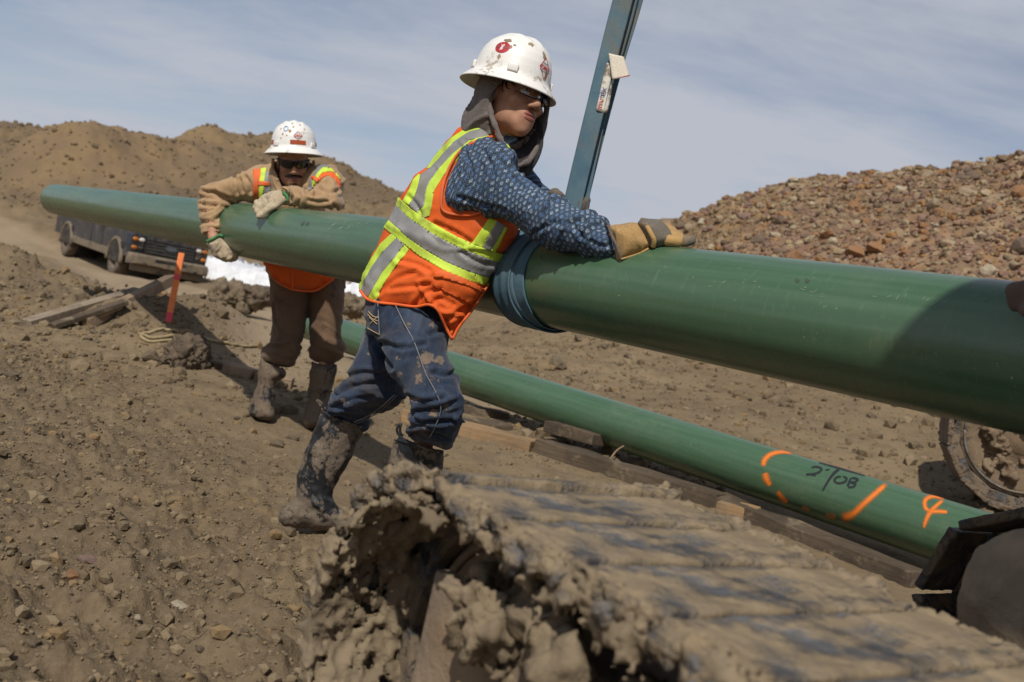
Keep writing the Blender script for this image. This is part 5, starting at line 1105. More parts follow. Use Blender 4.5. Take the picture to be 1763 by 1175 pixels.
V, F_ = fb.extract(); V = relax(V, F_, 2, 0.4); BODY = part('body', W(V), F_, MAN, SKIN1); Vh, Fh = V, F_
L = HD.loc(Vh)
def face_patch(name, val, parent, mat, off=0.0006, thick=0.002):
    Vp, Fp = clip_mesh(Vh, Fh, val)
    if len(Fp): Vs, Fs = shell(W(Vp), Fp, off, thick); return part(name, Vs, Fs, parent, mat)
front = L[:, 1] > 0.06
lipv = np.maximum(1 - np.sqrt((L[:, 0] / .0235) ** 2 + ((L[:, 2] + .0665) / .0068) ** 2), 1 - np.sqrt((L[:, 0] / .020) ** 2 + ((L[:, 2] + .0785) / .0075) ** 2)); face_patch('lips', np.where(front, lipv, -1), BODY, LIPM)
for s in (-1, 1):
    brow = 1 - np.sqrt(((L[:, 0] - s * .032) / .024) ** 2 + ((L[:, 2] - .022 + 0.12 * np.abs(L[:, 0] - s * .025)) / .0048) ** 2); face_patch('eyebrow', np.where(front, brow, -1), BODY, HAIRM, 0.0018, 0.003)
    c = HD.p(s * .031, .080, -.002); Vi, Fi = ico(3); e = part('eye', W(c + Vi * 0.0118), Fi[:, ::-1], BODY, EYEW); c2 = HD.p(s * .031 - .001, .0885, -.002); part('iris', W(c2 + Vi * np.array([.0052, .0052, .0052])), Fi[:, ::-1], e, IRIS)
    lid = [HD.p(s * .031 + a * .014, .0905 - abs(a) * .006, .0035 - a * a * .006) for a in np.linspace(-1, 1, 9)]; V, F_ = tube(W(np.array(lid)), .0026, 8); part('eyelid', V, F_, BODY, SKIN1)
for a, b in [([(.066, .030, .02), (.069, .038, .004), (.068, .046, -.008), (.062, .055, -.010)], .004), ([(.062, .042, .022), (.062, .052, .010), (.056, .064, .002), (.050, .072, .004)], .0035), ([(.068, .022, .015), (.071, .026, -.008), (.069, .032, -.022)], .004)]:
    V, F_ = tube(W(spline([HD.p(*q) for q in a], 14)), np.linspace(b, b * .3, 14), 8, flat=.6); part('hair_lock', V, F_, BODY, HAIRM)
# hard hat
HAT = HMT.build(MAN, 'white full brim hard hat with red oval sticker')
company_diamond(HMT, HAT, math.radians(-2), 0.078)
V, F_ = disc2(.0225, .0185); HMT.decal(HAT, 'sticker', V, F_, math.radians(76), 0.098, DECALR)
bird = np.array([(-.008, .010), (-.002, .006), (.003, .011), (.006, .006), (.003, .001), (.004, -.007), (-.003, -.012), (-.005, -.004), (-.003, .002)]); V, F_ = fan(bird); HMT.decal(HAT, 'sticker_emblem', V, F_, math.radians(76), 0.098, DECALW, 0.002)
for x0 in (-.0145, .0125): V, F_ = fan(np.array([(x0 - .006, -.002), (x0 + .006, -.002), (x0 + .006, .001), (x0 - .006, .001)])); HMT.decal(HAT, 'sticker_lettering', V, F_, math.radians(76), 0.098, simple('grey_decal', (0.20, 0.12, 0.12), bump=0), 0.002)
rr = np.random.default_rng(4)
for th, h, w, hh in [(74, .124, .012, .007), (64, .104, .007, .006), (75, .068, .006, .009), (58, .112, .006, .003), (2, .112, .007, .014), (-6, .060, .006, .018), (30, .13, .010, .006)]:
    a = np.linspace(0, 6.28, 18, endpoint=False); p = np.stack([np.cos(a) * w * rr.uniform(.5, 1.2, 18), np.sin(a) * hh * rr.uniform(.5, 1.2, 18)], 1); V, F_ = fan(p); HMT.decal(HAT, 'mud_spot', V, F_, math.radians(th), h, simple('brown_stain', (0.34, 0.24, 0.14), (0.20, 0.14, 0.09), bump=0), 0.001)
# hood
f = Field.box(HD.c - np.array([.22, .34, .24]), HD.c + np.array([.20, .12, .22]), 0.0062)
Hc = lambda a, b, c: HD.p(a, b, c)
f.ell(Hc(0, -.022, -.030), (.104, .114, .140), HD.A, 0); f.cone(Hc(0.01, -.045, -.10), P(836, 228, 3.03), .072, .070, .04); 
f.ell(Hc(0, -.012, -.030), (.092, .106, .130), HD.A, .01, 's'); f.ell(Hc(.028, .118, -.070), (.102, .125, .120), HD.A, .012, 's'); f.ell(Hc(.075, .085, -.165), (.060, .075, .085), HD.A, .02, 's'); f.ell(Hc(-.02, .11, -.15), (.05, .06, .09), HD.A, .02, 's')
f.add(lambda p: -(((p - HD.c) @ HD.U) - .045), HD.c - .3, HD.c + .3, 0.004, 's', 0)
V, F_ = finish(f, 1, lambda V, N: folds(V, N, HD.S + 0.3 * HD.U, 0.013, 19, 5, 3)); HOOD = part('hood', W(V), F_, MAN, HOODG)
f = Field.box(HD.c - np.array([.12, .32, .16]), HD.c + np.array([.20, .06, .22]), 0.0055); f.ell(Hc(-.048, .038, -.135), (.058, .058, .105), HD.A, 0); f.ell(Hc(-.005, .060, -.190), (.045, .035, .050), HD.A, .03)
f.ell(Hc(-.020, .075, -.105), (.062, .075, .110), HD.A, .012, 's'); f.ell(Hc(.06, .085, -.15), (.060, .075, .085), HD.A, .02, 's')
V, F_ = finish(f, 1, lambda V, N: folds(V, N, HD.S + .5 * HD.F, 0.009, 20, 5, 7)); part('hood_shade_drape', W(V), F_, HOOD, HOODI)  # far side of the hood, coloured dark to stand in for its shade
rim = spline([Hc(.060, .058, .042), Hc(.083, .012, .008), Hc(.088, .006, -.05), Hc(.083, .024, -.095), Hc(.068, .052, -.14), Hc(.038, .074, -.188), Hc(.008, .086, -.222), Hc(-.035, .090, -.20), Hc(-.080, .066, -.13), Hc(-.095, .054, -.06), Hc(-.088, .054, .0), Hc(-.062, .066, .04)], 90)
V, F_ = tube(W(rim), 0.0078, 12); N = vnormals(V, F_); V = V + N * (0.0035 * fbm(V, 45, 2, 0.5, 3))[:, None]; part('hood_rim', V, F_, HOOD, HOODG)
for k, (a, b) in enumerate([((.012, .092, -.222), (.020, .088, -.262)), ((-.008, .092, -.222), (-.002, .090, -.255))]):
    V, F_ = tube(W(np.array([Hc(*a), Hc(*b)])), .003, 8); part('drawstring', V, F_, HOOD, HOODI)
# safety glasses
g_ = []; nu, nv = 40, 9
for a in np.linspace(-1.12, 1.12, nu):
    for b in np.linspace(0, 1, nv):
        dip = 0.006 * math.exp(-(a / .22) ** 2); g_.append(HD.p(.072 * math.sin(a), .030 + .088 * math.cos(a) ** 0.8, .017 - b * (.046 - 0.012 * abs(a) ** 2 - dip) + 0))
g_ = np.array(g_); i, j = np.meshgrid(np.arange(nu - 1), np.arange(nv - 1), indexing='ij'); i, j = i.ravel(), j.ravel(); F_ = np.stack([i * nv + j, i * nv + j + 1, (i + 1) * nv + j + 1, (i + 1) * nv + j], 1)
GL = part('safety_glasses', *shell(W(g_), tri(F_), 0.0, 0.0016), MAN, LENS, label='clear wraparound safety glasses')
for s in (-1, 1):
    V, F_ = tube(W(spline([HD.p(s * .066, .066, .012), HD.p(s * .076, .03, .012), HD.p(s * .079, -.01, .008)], 10)), .0032, 8, flat=1.4); part('temple_arm', V, F_, GL, BLACKR)
V, F_ = tube(W(g_.reshape(nu, nv, 3)[:, 0]), .0022, 8); part('brow_bar', V, F_, GL, BLACKR)
# vest
VS = 2.866
def v_(pts): return c_(VS, 600, 190, pts)
VEST = v_([(618,46),(650,40),(700,72),(730,122),(800,200),(822,288),(845,400),(850,545),(832,615),(800,680),(760,722),(725,790),(690,860),(640,940),(560,1050),(525,1112),(512,1132),(480,1072),(440,988),(395,962),(330,972),(230,960),(140,950),(90,932),(55,890),(60,840),(100,740),(150,640),(182,568),(240,450),(322,326),(400,270),(470,168),(540,88)])
VFULL = v_([(618,46),(650,40),(700,72),(730,122),(800,200),(822,288),(845,400),(850,545),(832,615),(800,680),(760,722),(725,790),(690,860),(640,940),(600,1010),(575,1100),(540,1190),(480,1230),(440,1100),(395,1075),(330,1075),(230,1065),(140,1050),(80,1020),(50,900),(60,840),(100,740),(150,640),(182,568),(240,450),(322,326),(400,270),(470,168),(540,88)])
zt = plane3((835, 250, 3.02), (700, 500, 3.085), (640, 400, 3.12)); Tt = lin_row([200, 260, 340, 440, 560], [.125, .165, .175, .15, .17])
f = Field.box((-.50, .0, 2.80), (.06, .72, 3.32), 0.0062); f.inflate(VFULL, zt, 0.125, Tt, zr=(2.8, 3.35))
AXT = P(820, 250, 3.0) - P(690, 520, 3.09)
def vest_disp(V, N):
    q = proj(V); low = smooth01((q[:, 1] - 430) / 80)
    V0 = V + N * (0.007 * fbm(V, 9, 3, 0.5, 5))[:, None]; A = folds(V0, N, AXT + np.array([-.15, .0, 0]), 0.007, 17, 5, 5); B = folds(V0, N, np.array([.35, .75, 0]), 0.014, 17, 4, 9); V = B * low[:, None] + A * (1 - low)[:, None]
    return crease(V, N, [v_([(150,900),(240,830),(330,800)]), v_([(330,960),(380,900),(460,880)]), v_([(400,970),(450,930),(520,960)]), v_([(250,740),(330,760),(400,790)]), v_([(480,1040),(540,1000),(600,960)]), v_([(430,560),(520,600),(600,650)]), v_([(300,430),(340,470),(360,520)]), v_([(560,700),(620,740),(700,760)]), v_([(200,880),(300,870),(400,860)])], .006, 3.4)
V, F_ = finish(f, 2, vest_disp); VV, VF = V, F_
q = proj(VV); Vp, Fp = clip_mesh(VV, VF, poly_sdf(VEST, q) + 0.0 + 1.5 * noise(np.c_[q, q[:, :1] * 0], .05, 3))
VESTO = part('hi_vis_vest', *shell(W(Vp), Fp, 0.0, 0.004), MAN, ORANGE)
VSURF = Surf(VV)
LIMEP = [[(640,52),(690,62),(705,85),(600,108),(520,160),(450,240),(408,284),(385,292),(436,215),(506,140),(590,84)], [(345,318),(358,322),(347,370),(332,420),(299,470),(268,450),(300,396),(320,346)], [(722,120),(732,140),(622,172),(542,240),(472,320),(422,400),(412,470),(402,522),(370,532),(338,506),(374,475),(384,400),(399,360),(449,290),(519,215),(600,150)],
         [(722,120),(742,122),(797,190),(792,204),(736,152)], [(800,232),(824,285),(816,292),(798,252)], [(245,430),(330,503),(430,568),(540,628),(640,673),(763,712),(757,757),(640,716),(520,666),(400,601),(300,531),(236,470)], [(200,544),(290,624),(380,689),(480,749),(600,799),(692,827),(682,867),(590,841),(470,791),(360,726),(270,656),(176,580)],
         [(214,612),(242,630),(170,702),(120,772),(80,842),(62,894),(52,872),(72,810),(118,730),(158,664)], [(277,664),(300,690),(242,760),(192,830),(157,890),(140,945),(98,926),(129,870),(169,800),(229,730)], [(694,533),(734,546),(660,676),(608,660)], [(768,573),(782,580),(744,662),(722,707),(698,696),(733,640)]]
SILVP = [[(704,85),(723,120),(600,150),(519,215),(449,290),(399,360),(384,400),(374,475),(338,506),(299,470),(333,418),(347,370),(356,322),(408,284),(450,240),(520,160),(600,108)], [(237,470),(300,531),(400,601),(520,666),(640,716),(757,757),(712,800),(692,827),(600,799),(480,749),(380,689),(290,624),(200,544)],
         [(241,630),(278,662),(229,730),(169,800),(129,870),(98,926),(60,892),(80,842),(120,772),(170,702)], [(733,546),(770,571),(733,640),(698,696),(660,676)]]
near = VV[:, 2] < zt(proj(VV)[:, 0], proj(VV)[:, 1])
for nn_ in (near, ~near):
    for k, p in enumerate(SILVP): patch('reflective_band', VV, VF, v_(p), VESTO, SILVER, 0.0032, 0.0045, near=nn_)
    for k, p in enumerate(LIMEP): patch('lime_band', VV, VF, v_(p), VESTO, LIME, 0.0024 + 0.0003 * (k % 4), 0.0045, near=nn_)
patch('pocket', VV, VF, v_([(425,805),(470,800),(560,832),(655,880),(640,905),(600,950),(560,935),(470,892),(420,862)]), VESTO, ORANGE, 0.007, 0.009, near=near); patch('pocket_flap', VV, VF, v_([(430,798),(470,795),(560,828),(660,876),(655,900),(560,858),(470,826),(425,822)]), VESTO, ORANGE2, 0.011, 0.012, near=near)
for pts in (v_([(640,44),(700,72),(730,122)]), v_([(722,128),(640,150),(560,195),(505,270),(470,360),(458,440),(464,490),(505,512),(600,518),(665,500)]), v_([(512,1130),(480,1070),(440,985),(395,960),(330,970),(230,958),(140,948),(90,930),(57,890)]), v_([(515,1128),(545,1070),(600,1000),(640,938),(690,858)])):
    V, F_ = tube(VSURF.line(pts, 40, 0.004), 0.0045, 8); part('binding', V, F_, VESTO, ORANGE2)
# shirt
SLEEVE = [(812,246),(845,240),(866,250),(882,264),(892,292),(905,308),(925,321),(945,338),(962,344),(985,357),(1010,362),(1034,374),(1040,383),(1056,392),(1062,410),(1068,440),(1056,447),(1020,441),(1000,436),(985,433),(962,426),(945,424),(925,414),(905,404),(880,388),(850,374),(815,369),(785,366),(764,352),(762,336),(770,305),(788,270)]
zs = lin_col([760, 830, 930, 1060], [2.905, 2.875, 2.765, 2.635]); Ts = lin_col([760, 840, 930, 1060], [.062, .085, .066, .052]); Rs = lin_col([760, 840, 930, 1060], [.075, .080, .062, .050])
f = Field.box((-.24, .18, 2.52), (.32, .72, 3.26), 0.0060); f.inflate(SLEEVE, zs, Rs, Ts, zr=(2.5, 3.0)); f.chain([P(805, 320, 3.04), P(842, 272, 3.05), P(862, 246, 3.02)], [.085, .072, .060], .03); f.chain([P(862, 295, 3.13), P(952, 382, 3.11), P(985, 372, 3.02)], [.075, .055, .042], .02)
AX1, AX2 = P(928, 370, 2.765) - P(828, 285, 2.89), P(1058, 414, 2.635) - P(928, 370, 2.765)
def sl_disp(V, N):
    q = proj(V); b = smooth01((q[:, 0] - 890) / 60)[:, None]; A = folds(V, N, AX1 + np.array([.05, .12, 0]), 0.012, 17, 4.5, 21, 3); B = folds(V, N, AX2 + np.array([.0, -.06, 0]), 0.0135, 24, 4.6, 23, 3); V = A * (1 - b) + B * b; K3 = lambda p: c_(4.053, 880, 300, p)
    return crease(V, N, [K3([(215,135),(165,180),(118,232)]), K3([(290,330),(370,352),(430,330),(525,330)]), K3([(640,345),(598,362),(640,392),(690,420)]), K3([(420,345),(470,400),(500,440)]), K3([(150,420),(230,370),(300,340)]), K3([(60,120),(100,90)]), K3([(560,470),(620,500),(700,500)]), K3([(300,180),(250,240),(235,290)]), [(800,262),(812,292),(808,330)], [(835,262),(850,300),(846,340)], [(862,275),(885,310),(905,330)], [(790,340),(830,352),(870,362)]], .0065, 3.2)
V, F_ = finish(f, 2, sl_disp)
j0, j1, j2 = P(815, 275, 2.89), P(928, 370, 2.765), P(1062, 416, 2.635); d1, d2 = unit(j1 - j0), unit(j2 - j1); l1 = np.linalg.norm(j1 - j0)
s1, s2 = (V - j0) @ d1, (V - j1) @ d2; u = np.where(s1 < l1, s1, l1 + np.maximum(s2, 0)); refd = np.array([0, 0, -1.0])
wv = np.zeros(len(V))
for d, j, msk in ((d1, j0, s1 < l1), (d2, j1, s1 >= l1)):
    e = unit(refd - (refd @ d) * d); g = np.cross(d, e); r = V - j; a = np.arctan2(r @ g, r @ e); wv = np.where(msk, a * 0.0652, wv)
part('shirt', W(V), F_, MAN, SHIRTM, dict(su=u, sv=wv)); SSURF = Surf(V)
V, F_ = tube(SSURF.line([(1042,384),(1050,396),(1058,414),(1064,444)], 16, 0.002), .0045, 8); part('sleeve_cuff', V, F_, MAN, HOODI)
V, F_ = tube(SSURF.line([(985,377),(1004,383),(1022,377),(1034,383)], 18, 0.001), .004, 8); 
# jeans
JS = 2.137
NEARL = c_(JS, 440, 380, [(405,240),(640,200),(700,325),(712,390),(722,425),(712,480),(722,520),(735,575),(766,650),(770,715),(750,785),(722,832),(690,846),(640,828),(590,810),(545,800),(560,765),(580,720),(572,690),(565,660),(545,625),(530,600),(500,555),(478,515),(452,430),(420,402),(404,330)])
FARL = c_(JS, 440, 380, [(404,300),(404,400),(382,458),(350,525),(322,590),(290,640),(268,685),(270,715),(290,745),(272,800),(350,825),(372,780),(400,772),(420,752),(428,708),(470,712),(500,696),(522,680),(537,640),(560,560),(560,450),(500,400)])
f = Field.box((-.57, -.33, 2.72), (-.10, .20, 3.42), 0.0062)
f.inflate(NEARL, lin_row([480, 540, 600, 690, 770], [3.09, 3.07, 2.98, 2.885, 2.95]), lin_row([480, 560, 640, 700, 770], [.13, .115, .095, .085, .072]), lin_row([480, 540, 600, 690, 770], [.138, .140, .112, .088, .075]), zr=(2.7, 3.3))
f.inflate(FARL, lin_row([520, 560, 690, 740], [3.17, 3.19, 3.235, 3.315]), lin_row([520, 600, 700, 740], [.11, .10, .078, .07]), lin_row([520, 600, 690, 735], [.105, .10, .085, .058]), .012, zr=(2.95, 3.42))
def jn_disp(V, N):
    q = proj(V); b = smooth01((q[:, 1] - 640) / 60)[:, None]; A = folds(V, N, np.array([.75, -.35, .2]), 0.011, 16, 4, 31, 3); B = folds(V, N, np.array([-.1, -1.0, .2]), 0.015, 24, 5, 33, 3); return A * (1 - b) + B * b
_jd = jn_disp
def jn_disp(V, N):
    J = lambda p: c_(JS, 440, 380, p)
    return crease(_jd(V, N), N, [J([(565,650),(620,668),(690,655)]), J([(585,705),(650,698),(740,665)]), J([(570,755),(640,742),(720,735)]), J([(560,790),(640,785),(700,800)]), J([(300,640),(360,610),(440,600)]), J([(285,690),(350,660),(430,650)]), J([(330,575),(400,560),(460,570)]), J([(470,450),(540,470),(620,455)]), J([(640,420),(690,400),(715,395)]), J([(430,430),(470,500),(500,540)]), J([(620,320),(660,360),(700,370)]), J([(650,560),(700,570),(730,560)])], .009, 3.6)
V, F_ = finish(f, 2, jn_disp); q = proj(V); mud = np.zeros(len(V))
for px, row, r, a in [(735,616,13,1.3), (757,620,9,1.2), (722,652,12,1.0), (684,617,7,.9), (748,711,10,1.1), (690,645,7,.8), (755,655,8,.7), (634,610,4,1), (757,772,7,1), (716,688,9,.8), (720,628,9,.8), (700,560,14,.55), (745,560,16,.5), (770,700,20,.55), (610,700,22,.5), (640,650,16,.45), (735,740,18,.6), (745,640,26,.5), (700,720,14,.5), (590,690,6,.9), (660,690,12,.5)]: mud = np.maximum(mud, a * np.exp(-((q[:, 0] - px) ** 2 + (q[:, 1] - row) ** 2) / (r * r)))
fade = np.exp(-(((q[:, 0] - 715) / 34) ** 2 + ((q[:, 1] - 590) / 90) ** 2)) + .7 * np.exp(-(((q[:, 0] - 765) / 30) ** 2 + ((q[:, 1] - 715) / 40) ** 2)) + .6 * np.exp(-(((q[:, 0] - 615) / 30) ** 2 + ((q[:, 1] - 670) / 50) ** 2))
JE = part('jeans', W(V), F_, MAN, DENIM, dict(mud=mud, fade=fade)); JSF = Surf(V); JSFAR = Surf(V[(V[:, 2] > 3.08)]); JV, JF = V, F_
jnear = V[:, 2] < lin_row([480, 540, 600, 690, 770], [3.09, 3.07, 2.98, 2.885, 2.95])(proj(V)[:, 0], proj(V)[:, 1])
for pts, mt, r in [(c_(JS, 440, 380, [(515,312),(545,375),(585,450),(625,560),(665,635),(682,690),(665,750),(640,800)]), STITCH, .0016), (c_(JS, 440, 380, [(512,640),(462,686),(408,722),(362,742)]), STITCH, .0022), (c_(JS, 440, 380, [(520,644),(470,692),(416,728),(370,748)]), STITCH, .0012), (c_(JS, 440, 380, [(450,305),(456,420)]), STITCH, .0015), (c_(JS, 440, 380, [(415,335),(432,352),(450,358)]), STITCHG, .0018), (c_(JS, 440, 380, [(412,345),(430,362),(450,370)]), STITCHG, .0015), (c_(JS, 440, 380, [(420,382),(450,352)]), STITCHG, .0015), (c_(JS, 440, 380, [(448,382),(418,356)]), STITCHG, .0015), (c_(JS, 440, 380, [(410,395),(440,412),(456,420)]), STITCHG, .0015)]:
    far_ = mt is STITCH and r != .0016 and pts[0][0] > 665; sf_ = JSFAR if far_ else JSF
    V, F_ = tube(sf_.line(pts if len(pts) > 2 else [pts[0], tuple(np.mean(pts, 0)), pts[1]], 26, 0.0012), r, 6); part('stitching', V, F_, JE, mt)
patch('back_pocket', JV, JF, c_(JS, 440, 380, [(408,300),(452,304),(458,420),(414,402)]), JE, DENIM, 0.003, 0.004, near=jnear)
DRYM = simple('dried_mud', (0.26, 0.185, 0.122), (0.17, 0.125, 0.085), scale=30, rough=0.95, bump=0.6, bscale=50)
# boots
BS = 4.7
BOOTL = c_(BS, 470, 680, [(392,135),(430,132),(480,165),(560,200),(640,228),(700,243),(740,258),(722,320),(690,372),(645,480),(598,570),(545,665),(500,760),(482,830),(500,885),(545,930),(600,942),(650,958),(660,1030),(640,1090),(560,1100),(500,1092),(400,1112),(340,1098),(290,1075),(230,1080),(160,1086),(90,1062),(52,1020),(45,985),(80,930),(130,870),(180,830),(186,760),(200,650),(240,500),(300,350),(345,250)])
BOOTR = [(679,757),(690,751),(703,759),(717,765),(740,772),(764,776),(764,800),(757,830),(748,862),(748,888),(775,905),(785,925),(770,935),(690,935),(655,930),(650,900),(660,862),(662,822),(672,785)]
for nm, poly, zz, lab_ in (('boot', BOOTL, 3.325, 'mud caked tall rubber boot'), ('boot', BOOTR, 3.02, 'mud caked rubber boot half hidden by the track')):
    xs = np.array(poly); lo = P(xs[:, 0].min(), xs[:, 1].max(), zz); hi = P(xs[:, 0].max(), xs[:, 1].min(), zz)
    f = Field.box((lo[0] - .03, lo[1] - .03, zz - .13), (hi[0] + .05, hi[1] + .12, zz + .13), 0.0055)
    if poly is BOOTL: full = [BOOTL[0]] + c_(BS, 470, 680, [(445,-90),(790,30),(740,258)]) + BOOTL[7:]; lid = c_(BS, 470, 680, [(392,135),(430,132),(480,165),(560,200),(640,228),(700,243),(740,258),(1500,420),(1500,2000),(-800,2000),(-800,60)])
    else: full = [(679,757),(692,712),(776,730),(764,776)] + BOOTR[6:]; lid = [(679,757),(690,751),(703,759),(717,765),(740,772),(764,776),(900,800),(900,1300),(400,1300),(400,730)]
    f.inflate(full, (lambda z0: (lambda u, v: z0 + 0 * u))(zz), lin_row([700, 830, 880, 920], [.085, .055, .05, .042]), lin_row([700, 740, 830, 880, 920], [.092, .085, .056, .05, .05]), zr=(zz - .15, zz + .15))
    def bd(V, N):
        q = proj(V); an = np.exp(-((q[:, 1] - 868) / 16) ** 2); V = folds(V, N, np.array([0.35, 1, 0]), 0.009, 26, 5, 41) * an[:, None] + V * (1 - an)[:, None]
        return V + N * (0.0035 * fbm(V, 22, 3, 0.6, 3) + 0.004 * np.maximum(0, fbm(V, 9, 2, 0.5, 5)))[:, None]
    V, F_ = finish(f, 1, bd); Vb, Fb = clip_mesh(V, F_, poly_sdf(lid, proj(V))); b = part(nm, *shell(W(Vb), Fb, 0.0, 0.005), MAN, BOOTM, label=lab_); sf = Surf(V)
    if poly is BOOTL:
        for pts, r in ([c_(BS, 470, 680, [(398,142),(480,178),(560,212),(640,240),(725,264)]), .005],):
            V, F_ = tube(sf.line(pts, 24, 0.002), r, 8); part('boot_trim', V, F_, b, BOOTM)
        loop = [P(470 + x / BS, 680 + y / BS, zz - .01) for x, y in [(432,135),(415,100),(385,62),(362,46),(358,58),(385,90),(402,130)]]
        V, F_ = tube(W(spline(loop, 20)), .004, 8); part('pull_loop', V, F_, b, BOOTM)
    else:
        loop = [P(470 + x / BS, 680 + y / BS, zz - .03) for x, y in [(1040,345),(1015,320),(1002,285),(1015,250),(1038,236),(1030,260),(1030,300),(1050,335)]]
        V, F_ = tube(W(spline(loop, 20)), .004, 8); part('pull_loop', V, F_, b, BLACKR)
        V, F_ = tube(sf.line([(680,757),(703,763),(735,774),(763,780)], 20, 0.002), .004, 8); part('boot_trim', V, F_, b, BOOTM)
        for r_ in (1.0, .55):
            sq = [(683 - 0 + a * 9 * r_, 808 + bb * 9 * r_) for a, bb in [(-1, 0), (0, -1), (1, -.2), (.4, 1), (-1, 0)]]; V, F_ = tube(sf.line(sq, 24, 0.0015), .0012, 6); part('emblem', V, F_, b, STITCH)
# gloves
GS = 6.78
def g_(pts): return c_(GS, 960, 320, pts)
zp = lambda px, row: ray_cyl((px, row), UA, UDIR, PR)[2]
CUFF = g_([(588,462),(640,462),(800,440),(930,428),(990,470),(1060,560),(1128,650),(1120,720),(1080,745),(940,812),(840,860),(742,912),(715,918),(690,880),(670,760),(640,620)])
HAND = g_([(935,430),(1000,375),(1110,382),(1190,402),(1262,470),(1320,545),(1345,610),(1350,680),(1200,728),(1090,742),(1050,720),(1000,600)])
zcf = lambda u, v: np.interp(u, [1040, 1075, 1140], [2.625, 2.60, 2.575])
f = Field.box((.23, .20, 2.45), (.56, .38, 2.72), 0.0042); f.inflate(CUFF, zcf, .042, .050, zr=(2.45, 2.75)); V, F_ = finish(f, 1, lambda V, N: folds(V, N, np.array([1, .2, 0]), .004, 24, 8, 51)); GL1 = part('work_glove', W(V), F_, MAN, LEATHER, label='tan leather glove flat on the pipe'); cs = Surf(V)
V, F_ = tube(cs.line(g_([(592,462),(640,600),(690,700),(725,800),(735,905)]), 24, .001), .0042, 8); part('cuff_edge', V, F_, GL1, LEATHERD)
V, F_ = tube(cs.line(g_([(740,860),(860,825),(960,790),(1060,735)]), 20, .001), .003, 8); part('glove_seam', V, F_, GL1, LEATHER)
f = Field.box((.30, .20, 2.45), (.56, .38, 2.74), 0.0040); f.inflate(HAND, lambda u, v: 2.578 - 0 * u, .030, .047, zr=(2.45, 2.75)); V, F_ = finish(f, 1, lambda V, N: folds(V, N, np.array([1, .3, 0]), .0055, 22, 7, 53)); part('glove_palm', W(V), F_, GL1, LEATHERG)
V, F_ = tube(spline([P(960 + x / GS, 320 + y / GS, z) for x, y, z in [(985,400,2.585),(1040,470,2.545),(1090,560,2.53),(1125,640,2.53),(1115,715,2.54)]], 20) @ C2W.T + CAM, .0065, 10); part('glove_strap', V, F_, GL1, LEATHER)
f = Field.box((.34, .20, 2.45), (.56, .36, 2.74), 0.0034)
def fing(pts, r): f.chain([P(960 + x / GS, 320 + y / GS, z) for x, y, z in pts], r, .004)
fing([(1290,640,2.550),(1400,650,2.546),(1490,648,2.546),(1560,640,2.548)], [.0155, .0145, .0135, .0115]); fing([(1290,575,2.578),(1370,600,2.572),(1450,628,2.570),(1500,640,2.570)], [.0145, .0135, .0125, .011]); fing([(1280,520,2.604),(1350,560,2.60),(1420,600,2.598),(1470,630,2.597)], [.014, .013, .012, .0105]); fing([(1270,490,2.628),(1330,530,2.628),(1395,580,2.626),(1440,615,2.625)], [.0135, .0125, .0115, .010]); fing([(1150,560,2.63),(1220,600,2.665),(1290,640,2.675)], [.016, .0145, .012])
V, F_ = finish(f, 1); fo = part('glove_fingers', W(V), F_, GL1, LEATHER); fs = Surf(V)
tip = poly_sdf(g_([(1470,560),(1640,560),(1640,740),(1440,740)]), proj(V)); Vp, Fp = clip_mesh(V, F_, tip); part('fingertip', *shell(W(Vp), Fp, 0.0012, .002), GL1, LEATHERG)
f = Field.box((.06, .30, 2.85), (.28, .50, 3.10), 0.0040)
f.ell(P(982, 364, 3.0), (.034, .042, .026), None, 0); f.chain([P(985, 372, 3.02), P(965, 385, 3.07)], [.034, .04], .02)
for (a, b), k in zip([(341, 0), (349, 1), (361, 2), (372, 3)], range(4)):
    f.chain([P(984, a + 8, 2.985), P(1002, a - 2 + k, 2.955), P(1008 - k * 1.5, a + 4, 2.928), P(1000 - k, a + 9, 2.905)], [.017, .0165, .0155, .0135], .003)
f.chain([P(978, 356, 3.0), P(962, 340, 2.965), P(955, 333, 2.94), P(962, 336, 2.915)], [.018, .0175, .0165, .013], .004)
V, F_ = finish(f, 1, lambda V, N: V + N * (0.002 * fbm(V, 40, 2, .5, 3))[:, None]); part('work_glove', W(V), F_, MAN, LEATHERD, label='dark glove gripping the sling')
# =============================================================== worker behind the raised pipe
mb2 = WP(500, 730, 5.38)
MAN2 = thing('person', (mb2[0], mb2[1], HZ(mb2[0], mb2[1])[0]), 'person in tan canvas coat, dark sunglasses and moustache, leaning both arms over the raised pipe', 'person')
K6 = 5.876
def b_(pts): return c_(K6, 330, 280, pts)
K7 = 3.915
def l_(pts): return c_(K7, 420, 460, pts)
HD2 = Head(P(505, 278, 4.95), (.24, -.27, -.93), (.07, .955, -.28))
HM2 = Helmet(P(505.5, 267.5, 4.93), (.26, -.10, -.95), (.035, .985, -.11), 1.0)
hc = HD2.c; fb = Field(fine_axis(-1.75, -.50, hc[0] - .115, hc[0] + .115, .013, .0034), fine_axis(-.62, 1.08, hc[1] - .15, hc[1] + .13, .013, .0034), fine_axis(4.35, 5.85, hc[2] - .12, hc[2] + .12, .013, .0034))
face_field(fb, HD2, jaw=1.12)
fb.cone(HD2.p(0, -.02, -.07), P(500, 318, 5.10), .058, .065, .02); fb.cone(P(500, 322, 5.12), P(508, 400, 5.35), .10, .15, .05); fb.cone(P(508, 400, 5.35), P(520, 480, 5.5), .15, .14, .04)
fb.chain([P(446, 320, 5.10), P(372, 331, 5.16), P(366, 395, 5.07), P(368, 414, 5.045)], [.034, .028, .026, .027], .02); fb.chain([P(556, 324, 4.84), P(566, 342, 4.67), P(502, 345, 4.635), P(478, 345, 4.64)], [.034, .026, .024, .025], .02)
